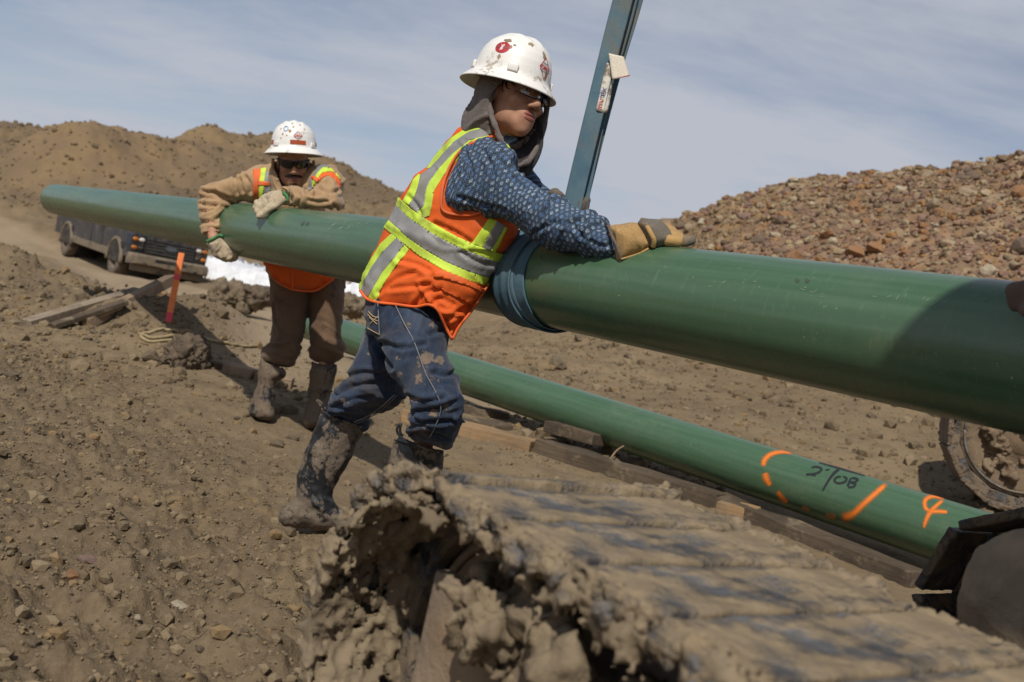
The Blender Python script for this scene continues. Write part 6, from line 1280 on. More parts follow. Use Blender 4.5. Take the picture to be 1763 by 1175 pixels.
fb.chain([P(492, 500, 5.48), P(482, 600, 5.42), P(463, 655, 5.36), P(456, 712, 5.35)], [.06, .036, .030, .028], .03); fb.chain([P(562, 500, 5.48), P(562, 600, 5.42), P(556, 650, 5.40), P(544, 705, 5.40)], [.06, .036, .030, .028], .03)
V, F_ = fb.extract(); V = relax(V, F_, 2, 0.4); BODY2 = part('body', W(V), F_, MAN2, SKIN2); L = HD2.loc(V); front = L[:, 1] > 0.06; Vh, Fh = V, F_
face_patch('lips', np.where(front, np.maximum(1 - np.sqrt((L[:, 0] / .0235) ** 2 + ((L[:, 2] + .0665) / .0058) ** 2), 1 - np.sqrt((L[:, 0] / .020) ** 2 + ((L[:, 2] + .0785) / .007) ** 2)), -1), BODY2, LIPM)
face_patch('moustache', np.where(front, np.maximum(1 - np.sqrt(((L[:, 0] - .017) / .024) ** 2 + ((L[:, 2] + .0575 + .35 * np.abs(L[:, 0]) ** 1.2) / .0075) ** 2), 1 - np.sqrt(((L[:, 0] + .017) / .024) ** 2 + ((L[:, 2] + .0575 + .35 * np.abs(L[:, 0]) ** 1.2) / .0075) ** 2)), -1), BODY2, HAIRM, .004, .006)
face_patch('goatee', np.where(front, 1 - np.sqrt((L[:, 0] / .020) ** 2 + ((L[:, 2] + .106) / .013) ** 2), -1), BODY2, simple('stubble', (0.10, 0.055, 0.035), rough=0.8), .0012, .002)
for s in (-1, 1): 
    V, F_ = tube(W(spline([HD2.p(s * .064, .02, .03), HD2.p(s * .066, .016, .0), HD2.p(s * .066, .012, -.03)], 10)), [.010] * 6 + [.008, .006, .004, .003], 8, flat=.5); part('sideburn', V, F_, BODY2, HAIRM)
    V, F_ = tube(W(spline([HD2.p(s * .070, .006, .02), HD2.p(s * .067, .03, -.06), HD2.p(s * .045, .06, -.115), HD2.p(0, .075, -.128)], 20)), .0022, 6); part('chin_strap', V, F_, BODY2, BLACKR)
HAT2 = HM2.build(MAN2, 'white full brim hard hat with orange tape and spatters')
company_diamond(HM2, HAT2, math.radians(-8), 0.086, 0.024, 0.024, 0.95)
for th0, wd, hh in ((math.radians(-8), .082, .021), (math.radians(72), .032, .021), (math.radians(-76), .032, .021)):
    u_, v_2 = np.meshgrid(np.linspace(-.5, .5, 10), np.linspace(-.5, .5, 3), indexing='ij'); q = np.stack([u_.ravel() * wd, v_2.ravel() * hh], 1); i, j = np.meshgrid(np.arange(9), np.arange(2), indexing='ij'); i, j = i.ravel(), j.ravel(); F_ = tri(np.stack([i * 3 + j, i * 3 + j + 1, (i + 1) * 3 + j + 1, (i + 1) * 3 + j], 1)); HM2.decal(HAT2, 'reflective_tape', q, F_, th0, 0.054, REFL, 0.0016)
a = np.linspace(0, 2 * math.pi, 30, endpoint=False); V, F_ = flat_ring(np.c_[np.cos(a), np.sin(a)] * .0135, np.c_[np.cos(a), np.sin(a)] * .0095); HM2.decal(HAT2, 'round_sticker', V, F_, math.radians(27), 0.118, DECALB)
STAIN = simple('brown_stain', (0.40, 0.26, 0.13), (0.28, 0.18, 0.10), bump=0); rr = np.random.default_rng(9)
for th, h, w in [(14, .108, .009), (34, .092, .006), (30, .128, .005), (5, .128, .006), (-30, .12, .005), (45, .118, .005), (22, .086, .004), (-20, .142, .006), (38, .072, .004), (10, .146, .005)]:
    a = np.linspace(0, 6.28, 14, endpoint=False); V, F_ = fan(np.stack([np.cos(a) * w * rr.uniform(.5, 1.2, 14), np.sin(a) * w * rr.uniform(.5, 1.2, 14)], 1)); HM2.decal(HAT2, 'mud_spot', V, F_, math.radians(th), h, STAIN, 0.001)
gl = []; nu, nv = 40, 7
for a in np.linspace(-1.15, 1.15, nu):
    for b in np.linspace(0, 1, nv): dip = 0.020 * math.exp(-(a / .16) ** 2); gl.append(HD2.p(.073 * math.sin(a), .034 + .083 * math.cos(a) ** 0.8, .016 - b * (.040 - 0.010 * abs(a) ** 2 - dip)))
gl = np.array(gl); i, j = np.meshgrid(np.arange(nu - 1), np.arange(nv - 1), indexing='ij'); i, j = i.ravel(), j.ravel(); F_ = np.stack([i * nv + j, i * nv + j + 1, (i + 1) * nv + j + 1, (i + 1) * nv + j], 1)
SG = part('sunglasses', *shell(W(gl), tri(F_), 0.0, 0.003), MAN2, SHADES)
for s in (-1, 1):
    V, F_ = tube(W(spline([HD2.p(s * .067, .066, .012), HD2.p(s * .078, .03, .012), HD2.p(s * .080, -.01, .008)], 10)), .0035, 8, flat=1.5); part('temple_arm', V, F_, SG, BLACKR)
# coat
f = Field.box((-1.72, .36, 4.38), (-.62, .96, 5.62), 0.0088)
RARM = b_([(690,60),(600,88),(540,128),(430,150),(340,168),(250,190),(170,222),(110,250),(84,285),(96,330),(76,420),(78,540),(92,690),(106,742),(160,722),(230,708),(300,716),(322,700),(326,560),(336,500),(365,450),(402,418),(430,405),(530,390),(640,395),(700,380)])
LARM = b_([(1300,150),(1240,215),(1225,285),(1170,290),(1085,262),(1000,236),(930,232),(878,258),(905,268),(960,310),(1000,365),(975,428),(1040,438),(1100,446),(1300,462),(1430,480),(1515,482),(1557,440),(1522,368),(1500,290),(1488,200),(1455,148),(1400,118)])
f.inflate(RARM, lin_row([300, 340, 410], [5.10, 5.16, 5.07]), .062, .068, zr=(4.9, 5.35)); f.inflate(LARM, lambda u, v: np.interp(u, [480, 520, 575, 590], [4.64, 4.62, 4.62, 4.70]) + np.interp(v, [300, 345], [.16, 0]) * (u > 540), .060, .066, zr=(4.45, 5.0))
f.chain([P(446, 320, 5.12), P(500, 325, 5.14), P(560, 318, 4.95)], [.095, .12, .09], .04); f.cone(P(500, 330, 5.16), P(508, 400, 5.38), .15, .175, .05); f.cone(P(508, 400, 5.38), P(514, 455, 5.48), .175, .17, .04); f.cone(P(560, 318, 4.92), P(560, 330, 4.88), .07, .065, .03)
def ct_disp(V, N):
    q = proj(V); lf = (q[:, 0] < 405) & (q[:, 1] > 335); A = folds(V, N, np.array([1, -.35, .1]), .015, 19, 5, 61, 2); B = folds(V, N, np.array([.35, 1, 0]), .017, 20, 5, 63, 2); C = folds(V, N, np.array([-.8, .4, .2]), .013, 17, 5, 65, 2)
    V = np.where(lf[:, None], B, np.where(((q[:, 0] > 500) & (q[:, 1] > 318))[:, None], C, A))
    return crease(V, N, [b_(p) for p in [[(190,300),(250,325),(330,372),(405,405)], [(110,290),(170,305),(240,300)], [(230,300),(300,335),(380,360)], [(440,165),(440,230),(462,310)], [(490,175),(500,240),(520,290)], [(95,510),(150,490),(210,470)], [(240,575),(280,550),(335,500)], [(110,420),(180,440),(250,430)], [(100,610),(170,600),(250,610)], [(550,150),(590,220),(600,300)], [(1260,225),(1330,200),(1400,210)], [(1150,300),(1240,330),(1330,310)], [(1290,270),(1380,300),(1470,290)], [(1060,290),(1090,340),(1080,420)], [(1400,340),(1440,400),(1450,460)], [(1180,380),(1280,400),(1380,390)]]], .014, 2.6)
V, F_ = finish(f, 2, ct_disp); COAT = part('work_coat', W(V), F_, MAN2, DUCK); CV, CF = V, F_; CS = Surf(V)
for pts in (b_([(95,700),(200,690),(320,690)]), b_([(985,240),(1005,300),(1000,372)])): V, F_ = tube(CS.line(pts, 16, 0.002), .0035, 8); part('cuff_seam', V, F_, COAT, DUCK)
# collar / lowered hood
f = Field.box((-1.30, .60, 4.70), (-.86, 1.00, 5.35), 0.0062); Hc2 = lambda a, b, c: HD2.p(a, b, c)
f.ell(Hc2(0, -.02, -.075), (.118, .105, .105), HD2.A, 0); f.cone(Hc2(0, .0, -.14), Hc2(0, .02, -.20), .10, .11, .03)
f.ell(Hc2(0, .0, -.03), (.094, .098, .13), HD2.A, .01, 's'); f.ell(Hc2(0, .105, -.06), (.078, .10, .118), HD2.A, .015, 's'); f.add(lambda p: -(((p - HD2.c) @ HD2.U) - .015), HD2.c - .3, HD2.c + .3, 0.004, 's', 0)
V, F_ = finish(f, 1, lambda V, N: folds(V, N, HD2.U, .004, 22, 8, 71)); COL2 = part('coat_collar', W(V), F_, MAN2, DUCK)
V, F_ = tube(W(spline([Hc2(.098, .01, .01), Hc2(.100, .022, -.05), Hc2(.085, .055, -.115), Hc2(.045, .095, -.165), Hc2(0, .108, -.19), Hc2(-.045, .095, -.165), Hc2(-.085, .055, -.115), Hc2(-.100, .022, -.05), Hc2(-.098, .01, .01)], 60)), .0075, 10); part('collar_edge', V, F_, COL2, DUCK)
# vest worn over the coat
nearc = np.ones(len(CV), bool)
OR2 = [[(622,72),(704,70),(694,200),(684,392),(700,420),(626,420)], [(1398,92),(1442,108),(1494,178),(1506,262),(1475,230),(1440,160),(1380,132),(1330,152),(1285,195),(1270,190),(1300,130),(1340,105)]]
LI2 = [[(700,70),(760,60),(748,122),(727,290),(717,345),(680,400),(684,385),(692,200)], [(1330,58),(1402,62),(1446,108),(1400,94),(1340,106),(1300,130),(1270,190),(1232,255),(1222,220),(1280,108)], [(826,185),(848,240),(852,282),(822,280)], [(1440,108),(1470,122),(1500,185),(1494,180)]]
SI2 = [[(756,60),(768,90),(832,180),(832,275),(800,288),(722,335),(728,290),(748,122)], [(1290,14),(1392,42),(1402,62),(1330,58),(1280,108),(1222,220),(1228,250),(1208,285),(1168,288),(1200,200),(1240,120),(1270,60)]]
VST2 = thing('hi_vis_vest', (0, 0, 0), None, None); VST2.parent = MAN2; VST2.location = (0, 0, 0)
low = b_([(760,780),(900,790),(1400,820),(1530,840)])
f = Field.box((-1.50, -.02, 5.20), (-.80, .64, 5.78), 0.0088); VLOW = [(452,380),(600,380),(600,440),(585,478),(576,480),(548,500),(530,503),(504,500),(492,494),(478,487),(466,475),(452,452)]
f.inflate([(x, y) if y < 470 else (x, y + 22) for x, y in VLOW], lin_row([380, 500], [5.36, 5.50]), .16, .20, zr=(5.1, 5.8)); V, F_ = finish(f, 2, lambda V, N: folds(V, N, np.array([1, .2, 0]), .012, 12, 3, 75, 3)); q = proj(V); Vp, Fp = clip_mesh(V, F_, poly_sdf(VLOW, q) + 1.2 * noise(np.c_[q, q[:, :1] * 0], .06, 3))
part('vest_skirt', *shell(W(Vp), Fp, 0.0, .005), VST2, ORANGE); V2s = Surf(V)
V, F_ = tube(V2s.line([(468,476),(479,487),(492,494),(504,499),(530,502),(548,499),(574,481)], 30, .004), .005, 8); part('binding', V, F_, VST2, ORANGE2); V, F_ = tube(V2s.line([(503,462),(504,480),(504,498)], 14, .003), .004, 8); part('zip', V, F_, VST2, ORANGE2)
for p in OR2: patch('vest_panel', CV, CF, b_(p), VST2, ORANGE2, .004, .006)
for p in SI2: patch('reflective_band', CV, CF, b_(p), VST2, SILVER, .006, .007)
for p in LI2: patch('lime_band', CV, CF, b_(p), VST2, LIME, .007, .008)
for p in [[(676,192),(800,198),(862,212),(884,250),(848,242),(800,232),(676,234)], [(1218,132),(1292,176),(1276,204),(1222,166)]]: patch('orange_strap', CV, CF, b_(p), VST2, ORANGE2, .010, .010)
# trousers and boots
TL_ = l_([(155,-30),(166,40),(172,160),(176,250),(198,400),(188,470),(168,520),(130,550),(106,568),(110,600),(132,622),(200,672),(250,676),(294,670),(340,640),(372,600),(390,540),(402,480),(418,390),(432,300),(442,230),(460,180),(500,-30)]); TR_ = l_([(420,-30),(440,200),(440,300),(436,400),(446,480),(434,540),(440,602),(452,630),(482,645),(560,662),(640,642),(664,600),(684,562),(672,520),(662,480),(664,400),(668,300),(672,200),(676,60),(670,-30)])
f = Field.box((-1.52, -.22, 5.24), (-.84, .46, 5.72), 0.0085); f.inflate(TL_, lin_row([450, 560, 630], [5.50, 5.44, 5.38]), lin_row([450, 560, 630], [.14, .11, .09]), lin_row([450, 560, 630], [.15, .12, .10]), zr=(5.2, 5.75)); f.inflate(TR_, lin_row([450, 560, 630], [5.50, 5.45, 5.41]), lin_row([450, 560, 630], [.14, .11, .09]), lin_row([450, 560, 630], [.15, .12, .10]), .015, zr=(5.2, 5.75))
def tr_disp(V, N):
    q = proj(V); b = smooth01((q[:, 1] - 560) / 40)[:, None]; A = folds(V, N, np.array([.6, .8, 0]), .015, 16, 5, 81, 2); B = folds(V, N, np.array([.25, 1, .1]), .022, 24, 5, 83, 3); return A * (1 - b) + B * b
V, F_ = finish(f, 2, tr_disp); part('work_trousers', W(V), F_, MAN2, BROWNT)
BL_ = l_([(118,600),(140,640),(210,680),(275,680),(268,735),(250,752),(222,768),(216,800),(212,860),(206,900),(204,960),(206,1000),(196,1025),(170,1036),(120,1036),(80,1028),(52,1012),(42,985),(48,930),(62,870),(78,820),(92,740),(106,690)]); BR_ = l_([(452,630),(500,650),(628,655),(628,690),(610,762),(596,820),(572,890),(558,930),(550,965),(542,1000),(525,1050),(500,1092),(470,1102),(430,1092),(404,1060),(402,1030),(420,950),(436,880),(442,800),(448,720)])
for nm, poly, zz in (('boot', BL_, 5.36), ('boot', BR_, 5.40)):
    xs = np.array(poly); lo = P(xs[:, 0].min(), xs[:, 1].max(), zz); hi = P(xs[:, 0].max(), xs[:, 1].min(), zz); f = Field.box((lo[0] - .05, lo[1] - .05, zz - .22), (hi[0] + .05, hi[1] + .05, zz + .18), 0.0085)
    f.inflate(poly, lambda u, v: zz - np.interp(v, [690, 730], [0, .05]), lin_row([620, 720], [.075, .065]), lin_row([620, 690, 730], [.075, .085, .12]), zr=(zz - .25, zz + .2)); V, F_ = finish(f, 1, lambda V, N: folds(V, N, np.array([.1, 1, 0]), .012, 18, 5, 91)); part(nm, W(V), F_, MAN2, BOOTB)
# gloves
zg = lambda px, row: ray_cyl((px, row), UA, UDIR, PR)[2]
GLH = b_([(965,300),(905,272),(860,276),(815,288),(770,305),(728,332),(700,385),(672,425),(640,452),(642,490),(668,545),(690,556),(722,552),(765,512),(830,482),(900,442),(955,412),(990,390),(988,340)])
f = Field.box((-1.26, .52, 4.4), (-1.0, .74, 4.95), .0060); f.inflate(GLH, lambda u, v: np.minimum(4.66 + 0 * u, np.interp(v, [330, 350, 372], [4.66, 4.63, 4.56])), .036, .045, zr=(4.4, 4.9))
for q_ in ([(760,440,4.60),(710,490,4.57),(680,545,4.545)], [(790,450,4.63),(740,500,4.585),(712,548,4.555)], [(740,420,4.59),(690,455,4.565),(662,500,4.55)], [(820,455,4.64),(770,500,4.60),(745,530,4.575)]): f.chain([P(330 + x / K6, 280 + y / K6, z) for x, y, z in q_], [.020, .0185, .015], .004)
f.chain([P(330 + x / K6, 280 + y / K6, z) for x, y, z in [(760,360,4.61),(690,420,4.585),(655,462,4.575)]], [.021, .019, .016], .004)
V, F_ = finish(f, 1, lambda V, N: folds(V, N, np.array([-.8, -.5, 0]), .007, 30, 12, 93)); G2 = part('work_glove', W(V), F_, MAN2, LEATHERP, label='pale glove resting on top of the pipe'); s_ = Surf(V)
V, F_ = tube(s_.line(b_([(925,300),(965,345),(975,395)]), 14, .001), .008, 8); part('green_cuff', V, F_, G2, GREENB)
GRH = b_([(150,806),(210,770),(272,738),(322,752),(345,800),(392,860),(430,900),(456,930),(452,960),(442,992),(405,998),(368,992),(300,962),(240,930),(200,905),(165,860),(143,832)])
f = Field.box((-1.62, .38, 4.86), (-1.32, .60, 5.2), .0060); f.inflate(b_([(150,806),(210,770),(272,738),(322,752),(345,800),(372,850),(330,930),(240,930),(200,905),(165,860),(143,832)]), lambda u, v: 5.045 + 0 * u, .036, .042, zr=(4.85, 5.25))
for q_ in ([(330,830,5.03),(395,880,5.015),(438,930,5.02),(430,975,5.05)], [(310,870,5.03),(350,930,5.01),(385,968,5.015),(400,985,5.04)], [(270,890,5.04),(310,945,5.02),(350,975,5.03),(375,985,5.06)], [(220,880,5.05),(260,930,5.04),(300,955,5.05),(335,968,5.08)], [(320,790,5.05),(372,850,5.06),(410,900,5.09)]): f.chain([P(330 + x / K6, 280 + y / K6, z) for x, y, z in q_], [.020, .019, .017, .014], .003)
V, F_ = finish(f, 1, lambda V, N: folds(V, N, np.array([.6, -.7, 0]), .006, 28, 12, 95)); G3 = part('work_glove', W(V), F_, MAN2, LEATHERP, label='pale glove hooked under the pipe'); s_ = Surf(V)
V, F_ = tube(s_.line(b_([(152,800),(215,772),(275,738),(318,745)]), 16, .002), .008, 8); part('green_cuff', V, F_, G3, GREENB)
# ================================================================== PICKUP ON THE TRACK
def truck():
    fr = W(P(200, 476, 24.0)); bk = W(P(118, 441, 27.1)); fr[2] = HZ(fr[0], fr[1])[0]; bk[2] = HZ(bk[0], bk[1])[0]
    fw = unit(fr - bk); up0 = np.array([0, 0, 1.0]); lt = unit(np.cross(up0, fw)); up = np.cross(fw, lt); WB = np.linalg.norm(fr - bk)
    # local: x forward from the front axle, y to its left, z up from the ground; the wheels seen are on its right side -> camera left
    sgn = 1.0 if proj(toC((fr + lt)[None]))[0, 0] > 200 else -1.0
    o0 = (fr * 1.0) + lt * sgn * 0.86; o0[2] = fr[2]
    A = np.stack([fw, lt * sgn, up]); L_ = lambda v: np.asarray(v, float) @ A + o0
    T = thing('pickup_truck', o0, 'dark mud spattered pickup truck parked on the dirt track, partly behind the pipe', 'truck')
    PAINT = simple('dark_car_paint', (0.020, 0.025, 0.035), (0.028, 0.033, 0.042), rough=0.32, bump=0.02, dirt=0.55, dirt_scale=2.2, dirt_th=0.54, dirt_col=(0.17, 0.13, 0.095)); LOWM = simple('muddy_lower_paint', (0.12, 0.092, 0.068), (0.05, 0.042, 0.035), rough=0.85, dirt=0.8, dirt_scale=3, dirt_th=0.42); GLS = simple('truck_glass', (0.015, 0.02, 0.025), rough=0.06, bump=0); BLK_ = simple('black_trim', (0.012, 0.012, 0.014), rough=0.5, dirt=0.3)
    AMB = simple('amber_lens', (0.48, 0.15, 0.02), rough=0.25, bump=0); CLR = simple('headlamp_lens', (0.62, 0.60, 0.55), (0.5, 0.48, 0.44), rough=0.15, bump=0.1); TYRE = simple('muddy_tyre', (0.16, 0.122, 0.088), (0.09, 0.07, 0.053), rough=0.95, bump=0.5, bscale=30); HUB = simple('muddy_rim', (0.20, 0.155, 0.115), (0.13, 0.10, 0.075), rough=0.8)
    def loft(name, secs, mat, parent=T, **k):
        """secs: (x, [(y,z)...]) cross sections"""
        n = len(secs[0][1]); V = np.array([(x, y, z) for x, s in secs for y, z in s]); F_ = [(i * n + j, i * n + (j + 1) % n, (i + 1) * n + (j + 1) % n, (i + 1) * n + j) for i in range(len(secs) - 1) for j in range(n)]
        F_ = tri(np.array(F_)).tolist() + [[0, j + 1, j] for j in range(1, n - 1)] + [[(len(secs) - 1) * n, (len(secs) - 1) * n + j, (len(secs) - 1) * n + j + 1] for j in range(1, n - 1)]
        Vw = L_(V); F_ = np.array(F_); c = Vw.mean(0); nn = vnormals(Vw, F_)
        if ((Vw - c) * nn).sum() < 0: F_ = F_[:, ::-1]
        return part(name, Vw, F_, parent, mat, smooth=False, **k)
    def sec(hw, z0, z1, cr=0.06): return [(-hw, z0), (hw, z0), (hw + .01, (z0 + z1) / 2), (hw, z1 - cr), (hw - cr, z1), (-hw + cr, z1), (-hw, z1 - cr), (-hw - .01, (z0 + z1) / 2)]
    def bx(name, lo, hi, mat, parent=T, bev=0.02, **k):
        c = [(lo[i] + hi[i]) / 2 for i in range(3)]; s = [hi[i] - lo[i] for i in range(3)]; V, F_ = box(c, *s, None, min(bev, min(s) * .3)); Vw = L_(V); n = vnormals(Vw, F_)
        if ((Vw - Vw.mean(0)) * n).sum() < 0: F_ = F_[:, ::-1]
        return part(name, Vw, F_, parent, mat, smooth=False, **k)
    xb = -WB
    loft('body', [(.78, sec(.93, .62, 1.12)), (.60, sec(.985, .55, 1.20)), (-.45, sec(1.0, .52, 1.25)), (-.75, sec(1.0, .50, 1.27)), (xb - 1.2, sec(1.0, .56, 1.30))], PAINT)
    loft('cab', [(-.55, sec(.86, 1.22, 1.27, .02)), (-1.25, sec(.74, 1.22, 1.90, .08)), (-2.65, sec(.74, 1.22, 1.92, .08)), (-2.95, sec(.84, 1.22, 1.30, .03))], PAINT)
    loft('windscreen', [(-.62, sec(.80, 1.285, 1.30, .005)), (-1.18, sec(.66, 1.82, 1.86, .01))], GLS)
    for y in (-1, 1):
        for x0, x1 in ((-1.85, -1.2), (-2.6, -1.95)): bx('side_window', (x0, y * .80 - .015, 1.34), (x1, y * .80 + .015, 1.80), GLS)
        for x in (-1.1, -2.0): bx('door', (x - .82, y * 1.006 - .012, .62), (x, y * 1.006 + .012, 1.27), PAINT)
        bx('rocker_panel', (xb + .55, y * .99 - .03, .44), (-.55, y * .99 + .03, .62), LOWM)
        bx('wing_mirror', (-1.15, y * 1.16 - .13, 1.28), (-1.02, y * 1.16 + .13, 1.58), BLK_, bev=.04)
        for x in (0.0, xb):
            arch = [(x + .50 * math.cos(a), y * 1.0, .40 + .50 * math.sin(a)) for a in np.linspace(-.1, math.pi + .1, 18)]; V, F_ = tube(L_(arch), .055, 8); part('wheel_arch', V, F_, T, LOWM)
            bx('wheel_well', (x - .46, y * .93 - .10, .36), (x + .46, y * .93 + .085, .86), BLK_)
            pr = [(.20, .10), (.24, .13), (.36, .135), (.395, .11), (.395, -.11), (.36, -.135), (.20, -.13)]; a = np.linspace(0, 2 * math.pi, 32, endpoint=False); V = np.array([(x + r * math.cos(t), y * (.88 + w), .395 + r * math.sin(t)) for r, w in pr for t in a])
            F_ = tri(np.array([(i * 32 + j, i * 32 + (j + 1) % 32, (i + 1) * 32 + (j + 1) % 32, (i + 1) * 32 + j) for i in range(len(pr) - 1) for j in range(32)])); Vw = L_(V); n = vnormals(Vw, F_); cc = L_([(x, y * .88, .395)])[0]
            if ((Vw - cc) * n).sum() < 0: F_ = F_[:, ::-1]
            w_ = part('wheel', Vw, F_, T, TYRE)
            pr = [(.0, .06), (.07, .075), (.08, .05), (.17, .03), (.20, .08), (.235, .12)]; V = np.array([(x + r * math.cos(t), y * (.88 + w), .395 + r * math.sin(t)) for r, w in pr for t in a]); F_ = tri(np.array([(i * 32 + j, i * 32 + (j + 1) % 32, (i + 1) * 32 + (j + 1) % 32, (i + 1) * 32 + j) for i in range(len(pr) - 1) for j in range(32)])); Vw = L_(V)
            if (vnormals(Vw, F_) @ (A[1] * y)).sum() < 0: F_ = F_[:, ::-1]
            part('rim', Vw, F_, w_, HUB)
    bx('bonnet', (-.60, -.80, 1.245), (.62, .80, 1.275), PAINT)
    bx('grille', (.775, -.60, .70), (.83, .60, 1.10), BLK_)
    gri = [o for o in T.children if o.name.startswith('grille')][0]
    for k in range(5): bx('grille_bar', (.83, -.58, .735 + k * .075), (.848, .58, .765 + k * .075), simple('dull_grille_bar', (0.05, 0.052, 0.055), rough=0.45) if k == 0 else bpy.data.materials['dull_grille_bar'], gri, .005)
    a = np.linspace(0, 2 * math.pi, 24, endpoint=False); V, F_ = fan(np.c_[np.cos(a) * .15, np.sin(a) * .06]); V3 = np.array([(.862, x, .915 + z) for x, z in V]); part('oval_badge', L_(V3), F_ if (vnormals(L_(V3), F_) @ A[0]).sum() > 0 else F_[:, ::-1], gri, simple('grey_badge', (0.09, 0.10, 0.12), rough=0.4))
    for y in (-1, 1):
        hl = bx('headlight', (.74, min(y * .62, y * .93), .72), (.80, max(y * .62, y * .93), 1.10), BLK_)
        for z in (.80, 1.0):
            for dy, mt, nm in ((.70, CLR, 'lamp'), (.85, AMB, 'turn_signal')):
                if z < .9 and nm == 'lamp' : mt = BLK_
                V, F_ = ico(2); Vw = L_(V * np.array([.03, .075, .05]) + np.array([.80, y * dy, z])); part(nm, Vw, F_ if ((Vw - Vw.mean(0)) * vnormals(Vw, F_)).sum() > 0 else F_[:, ::-1], hl, mt)
    bm_ = loft('bumper', [(.80, sec(.99, .42, .68, .04)), (.98, sec(.95, .43, .67, .05)), (1.02, sec(.80, .46, .64, .05))], LOWM)
    bx('bumper_slot', (1.0, -.38, .55), (1.03, .38, .62), BLK_, bm_); bx('licence_plate', (1.022, -.20, .44), (1.035, .20, .54), LOWM, bm_)
    for y in (-.62, .62): bx('tow_hook', (1.0, y - .05, .44), (1.06, y + .05, .50), BLK_, bm_)
    bx('air_dam', (.70, -.85, .26), (.86, .85, .42), LOWM); bx('axle', (-.06, -.75, .33), (.06, .75, .45), BLK_); bx('chassis', (xb - .9, -.45, .42), (.7, .45, .52), BLK_)
    bx('antenna', (-.75, -.88, 1.25), (-.742, -.872, 1.32), BLK_)
truck()

# ================================================================== STAKE, PLANKS, ROPE, CLODS
def plank(a, b, w, h, mat, label, roll=0.0):
    pa = ray_ground(a[0], a[1] + 4, 4.0); zl = toC(pa)[2]; pb = ray_ground(b[0], b[1] + 6, 5.0, 12.0); zh = min(toC(pb)[2] - .1, zl + .95); pa = WP(a[0], a[1], zl); pb = WP(b[0], b[1], zh); d = unit(pb - pa); s = unit(np.cross(d, [0, 0, 1])); u = np.cross(s, d); c, t = math.cos(roll), math.sin(roll); s, u = c * s + t * u, -t * s + c * u
    V, F_ = box((pa + pb) / 2, w, h, np.linalg.norm(pb - pa), np.stack([s, u, d]), .004); o = link('plank', mesh_np('plank', V - (pa + pb) / 2, F_, smooth=False), None, mat, (pa + pb) / 2); return tag(o, label, 'plank', 'planks thrown on the dirt mound')
WOODG = wood_mat('grey_board', (0.30, 0.24, 0.175), (0.22, 0.175, 0.13), (0.13, 0.10, 0.075))
plank((45, 557, 7.55), (238, 501, 9.0), .095, .05, WOODG, 'longest grey plank, lying leftmost on the dirt mound'); plank((90, 562, 7.5), (216, 520, 8.6), .09, .035, WOODD, 'low dark plank lying between two paler planks on the mound')
plank((146, 558, 7.35), (296, 481, 8.35), .105, .075, WOODT, 'tan plank propped up towards the orange stake, topmost on the mound', 0.25); plank((138, 556, 7.45), (206, 526, 8.0), .075, .05, WOODN, 'short tan plank with orange end beside the topmost plank', 0.2)
sb = ray_ground(289, 558, 4.0); _zs = toC(sb)[2]; stp = WP(313, 436, _zs + .02); ST = thing('survey_stake', sb, 'orange painted survey stake with pink foot beside the planks', 'stake')
STO = simple('faded_orange_paint', (0.80, 0.23, 0.07), (0.70, 0.19, 0.06), scale=20, rough=0.8); STP = simple('pink_paint', (0.72, 0.055, 0.11), (0.66, 0.10, 0.08), scale=20, rough=0.8)
d = unit(stp - sb); s = unit(np.cross(d, toc)); n_ = np.cross(s, d); Lg = np.linalg.norm(stp - sb)
for nm, t0, t1, mt in (('foot', -.12, .16, STP), ('shaft', .161, .62, STO), ('stripe', .621, .70, STP), ('shaft', .701, 1.0, STO)):
    V, F_ = box((sb + d * Lg * (t0 + t1) / 2), .043, .018, Lg * (t1 - t0), np.stack([s, n_, d]), .003); part(nm, V, F_, ST, mt, smooth=False)
def ground_line(pts, lift):
    out = []
    for px, row, z in pts: w = WP(px, row, z); w[2] = HZ(w[0], w[1])[0] + lift; out.append(w)
    return np.array(out)
ROPEM = simple('straw_rope', (0.33, 0.26, 0.14), (0.25, 0.19, 0.10), rough=0.9)
def rope(pts, label):
    g = np.array([ray_ground(a, b) for a, b in pts]); c = spline(g, 70); c[:, 2] = HZ(c[:, 0], c[:, 1]) + .012; V, F_ = tube(c, .011, 7); o = link('rope', mesh_np('rope', V - c[0], F_), None, ROPEM, c[0]); return tag(o, label, 'rope', 'straw coloured rope lying on the ground')
rope([(238,578),(262,586),(290,583),(312,578),(300,572),(268,573),(242,580),(256,592),(300,590)], 'loop of straw coloured rope between the stake and the dark clod'); rope([(350,588),(380,592),(410,598),(450,600),(470,606)], 'straw coloured rope end trailing left of the brown trousers')
w = ray_ground(276, 510, 5, 14); V, F_ = ico(2); V = V * np.array([.075, .05, .06]) * (1 + .4 * noise(V, 1.7, 5)[:, None]); o = link('wood_chunk', mesh_np('wood_chunk', V, F_, smooth=False), None, WOODN, tuple(w + np.array([0, 0, .05]))); tag(o, 'broken yellow chunk of wood at the upper end of the planks', 'wood chunk')
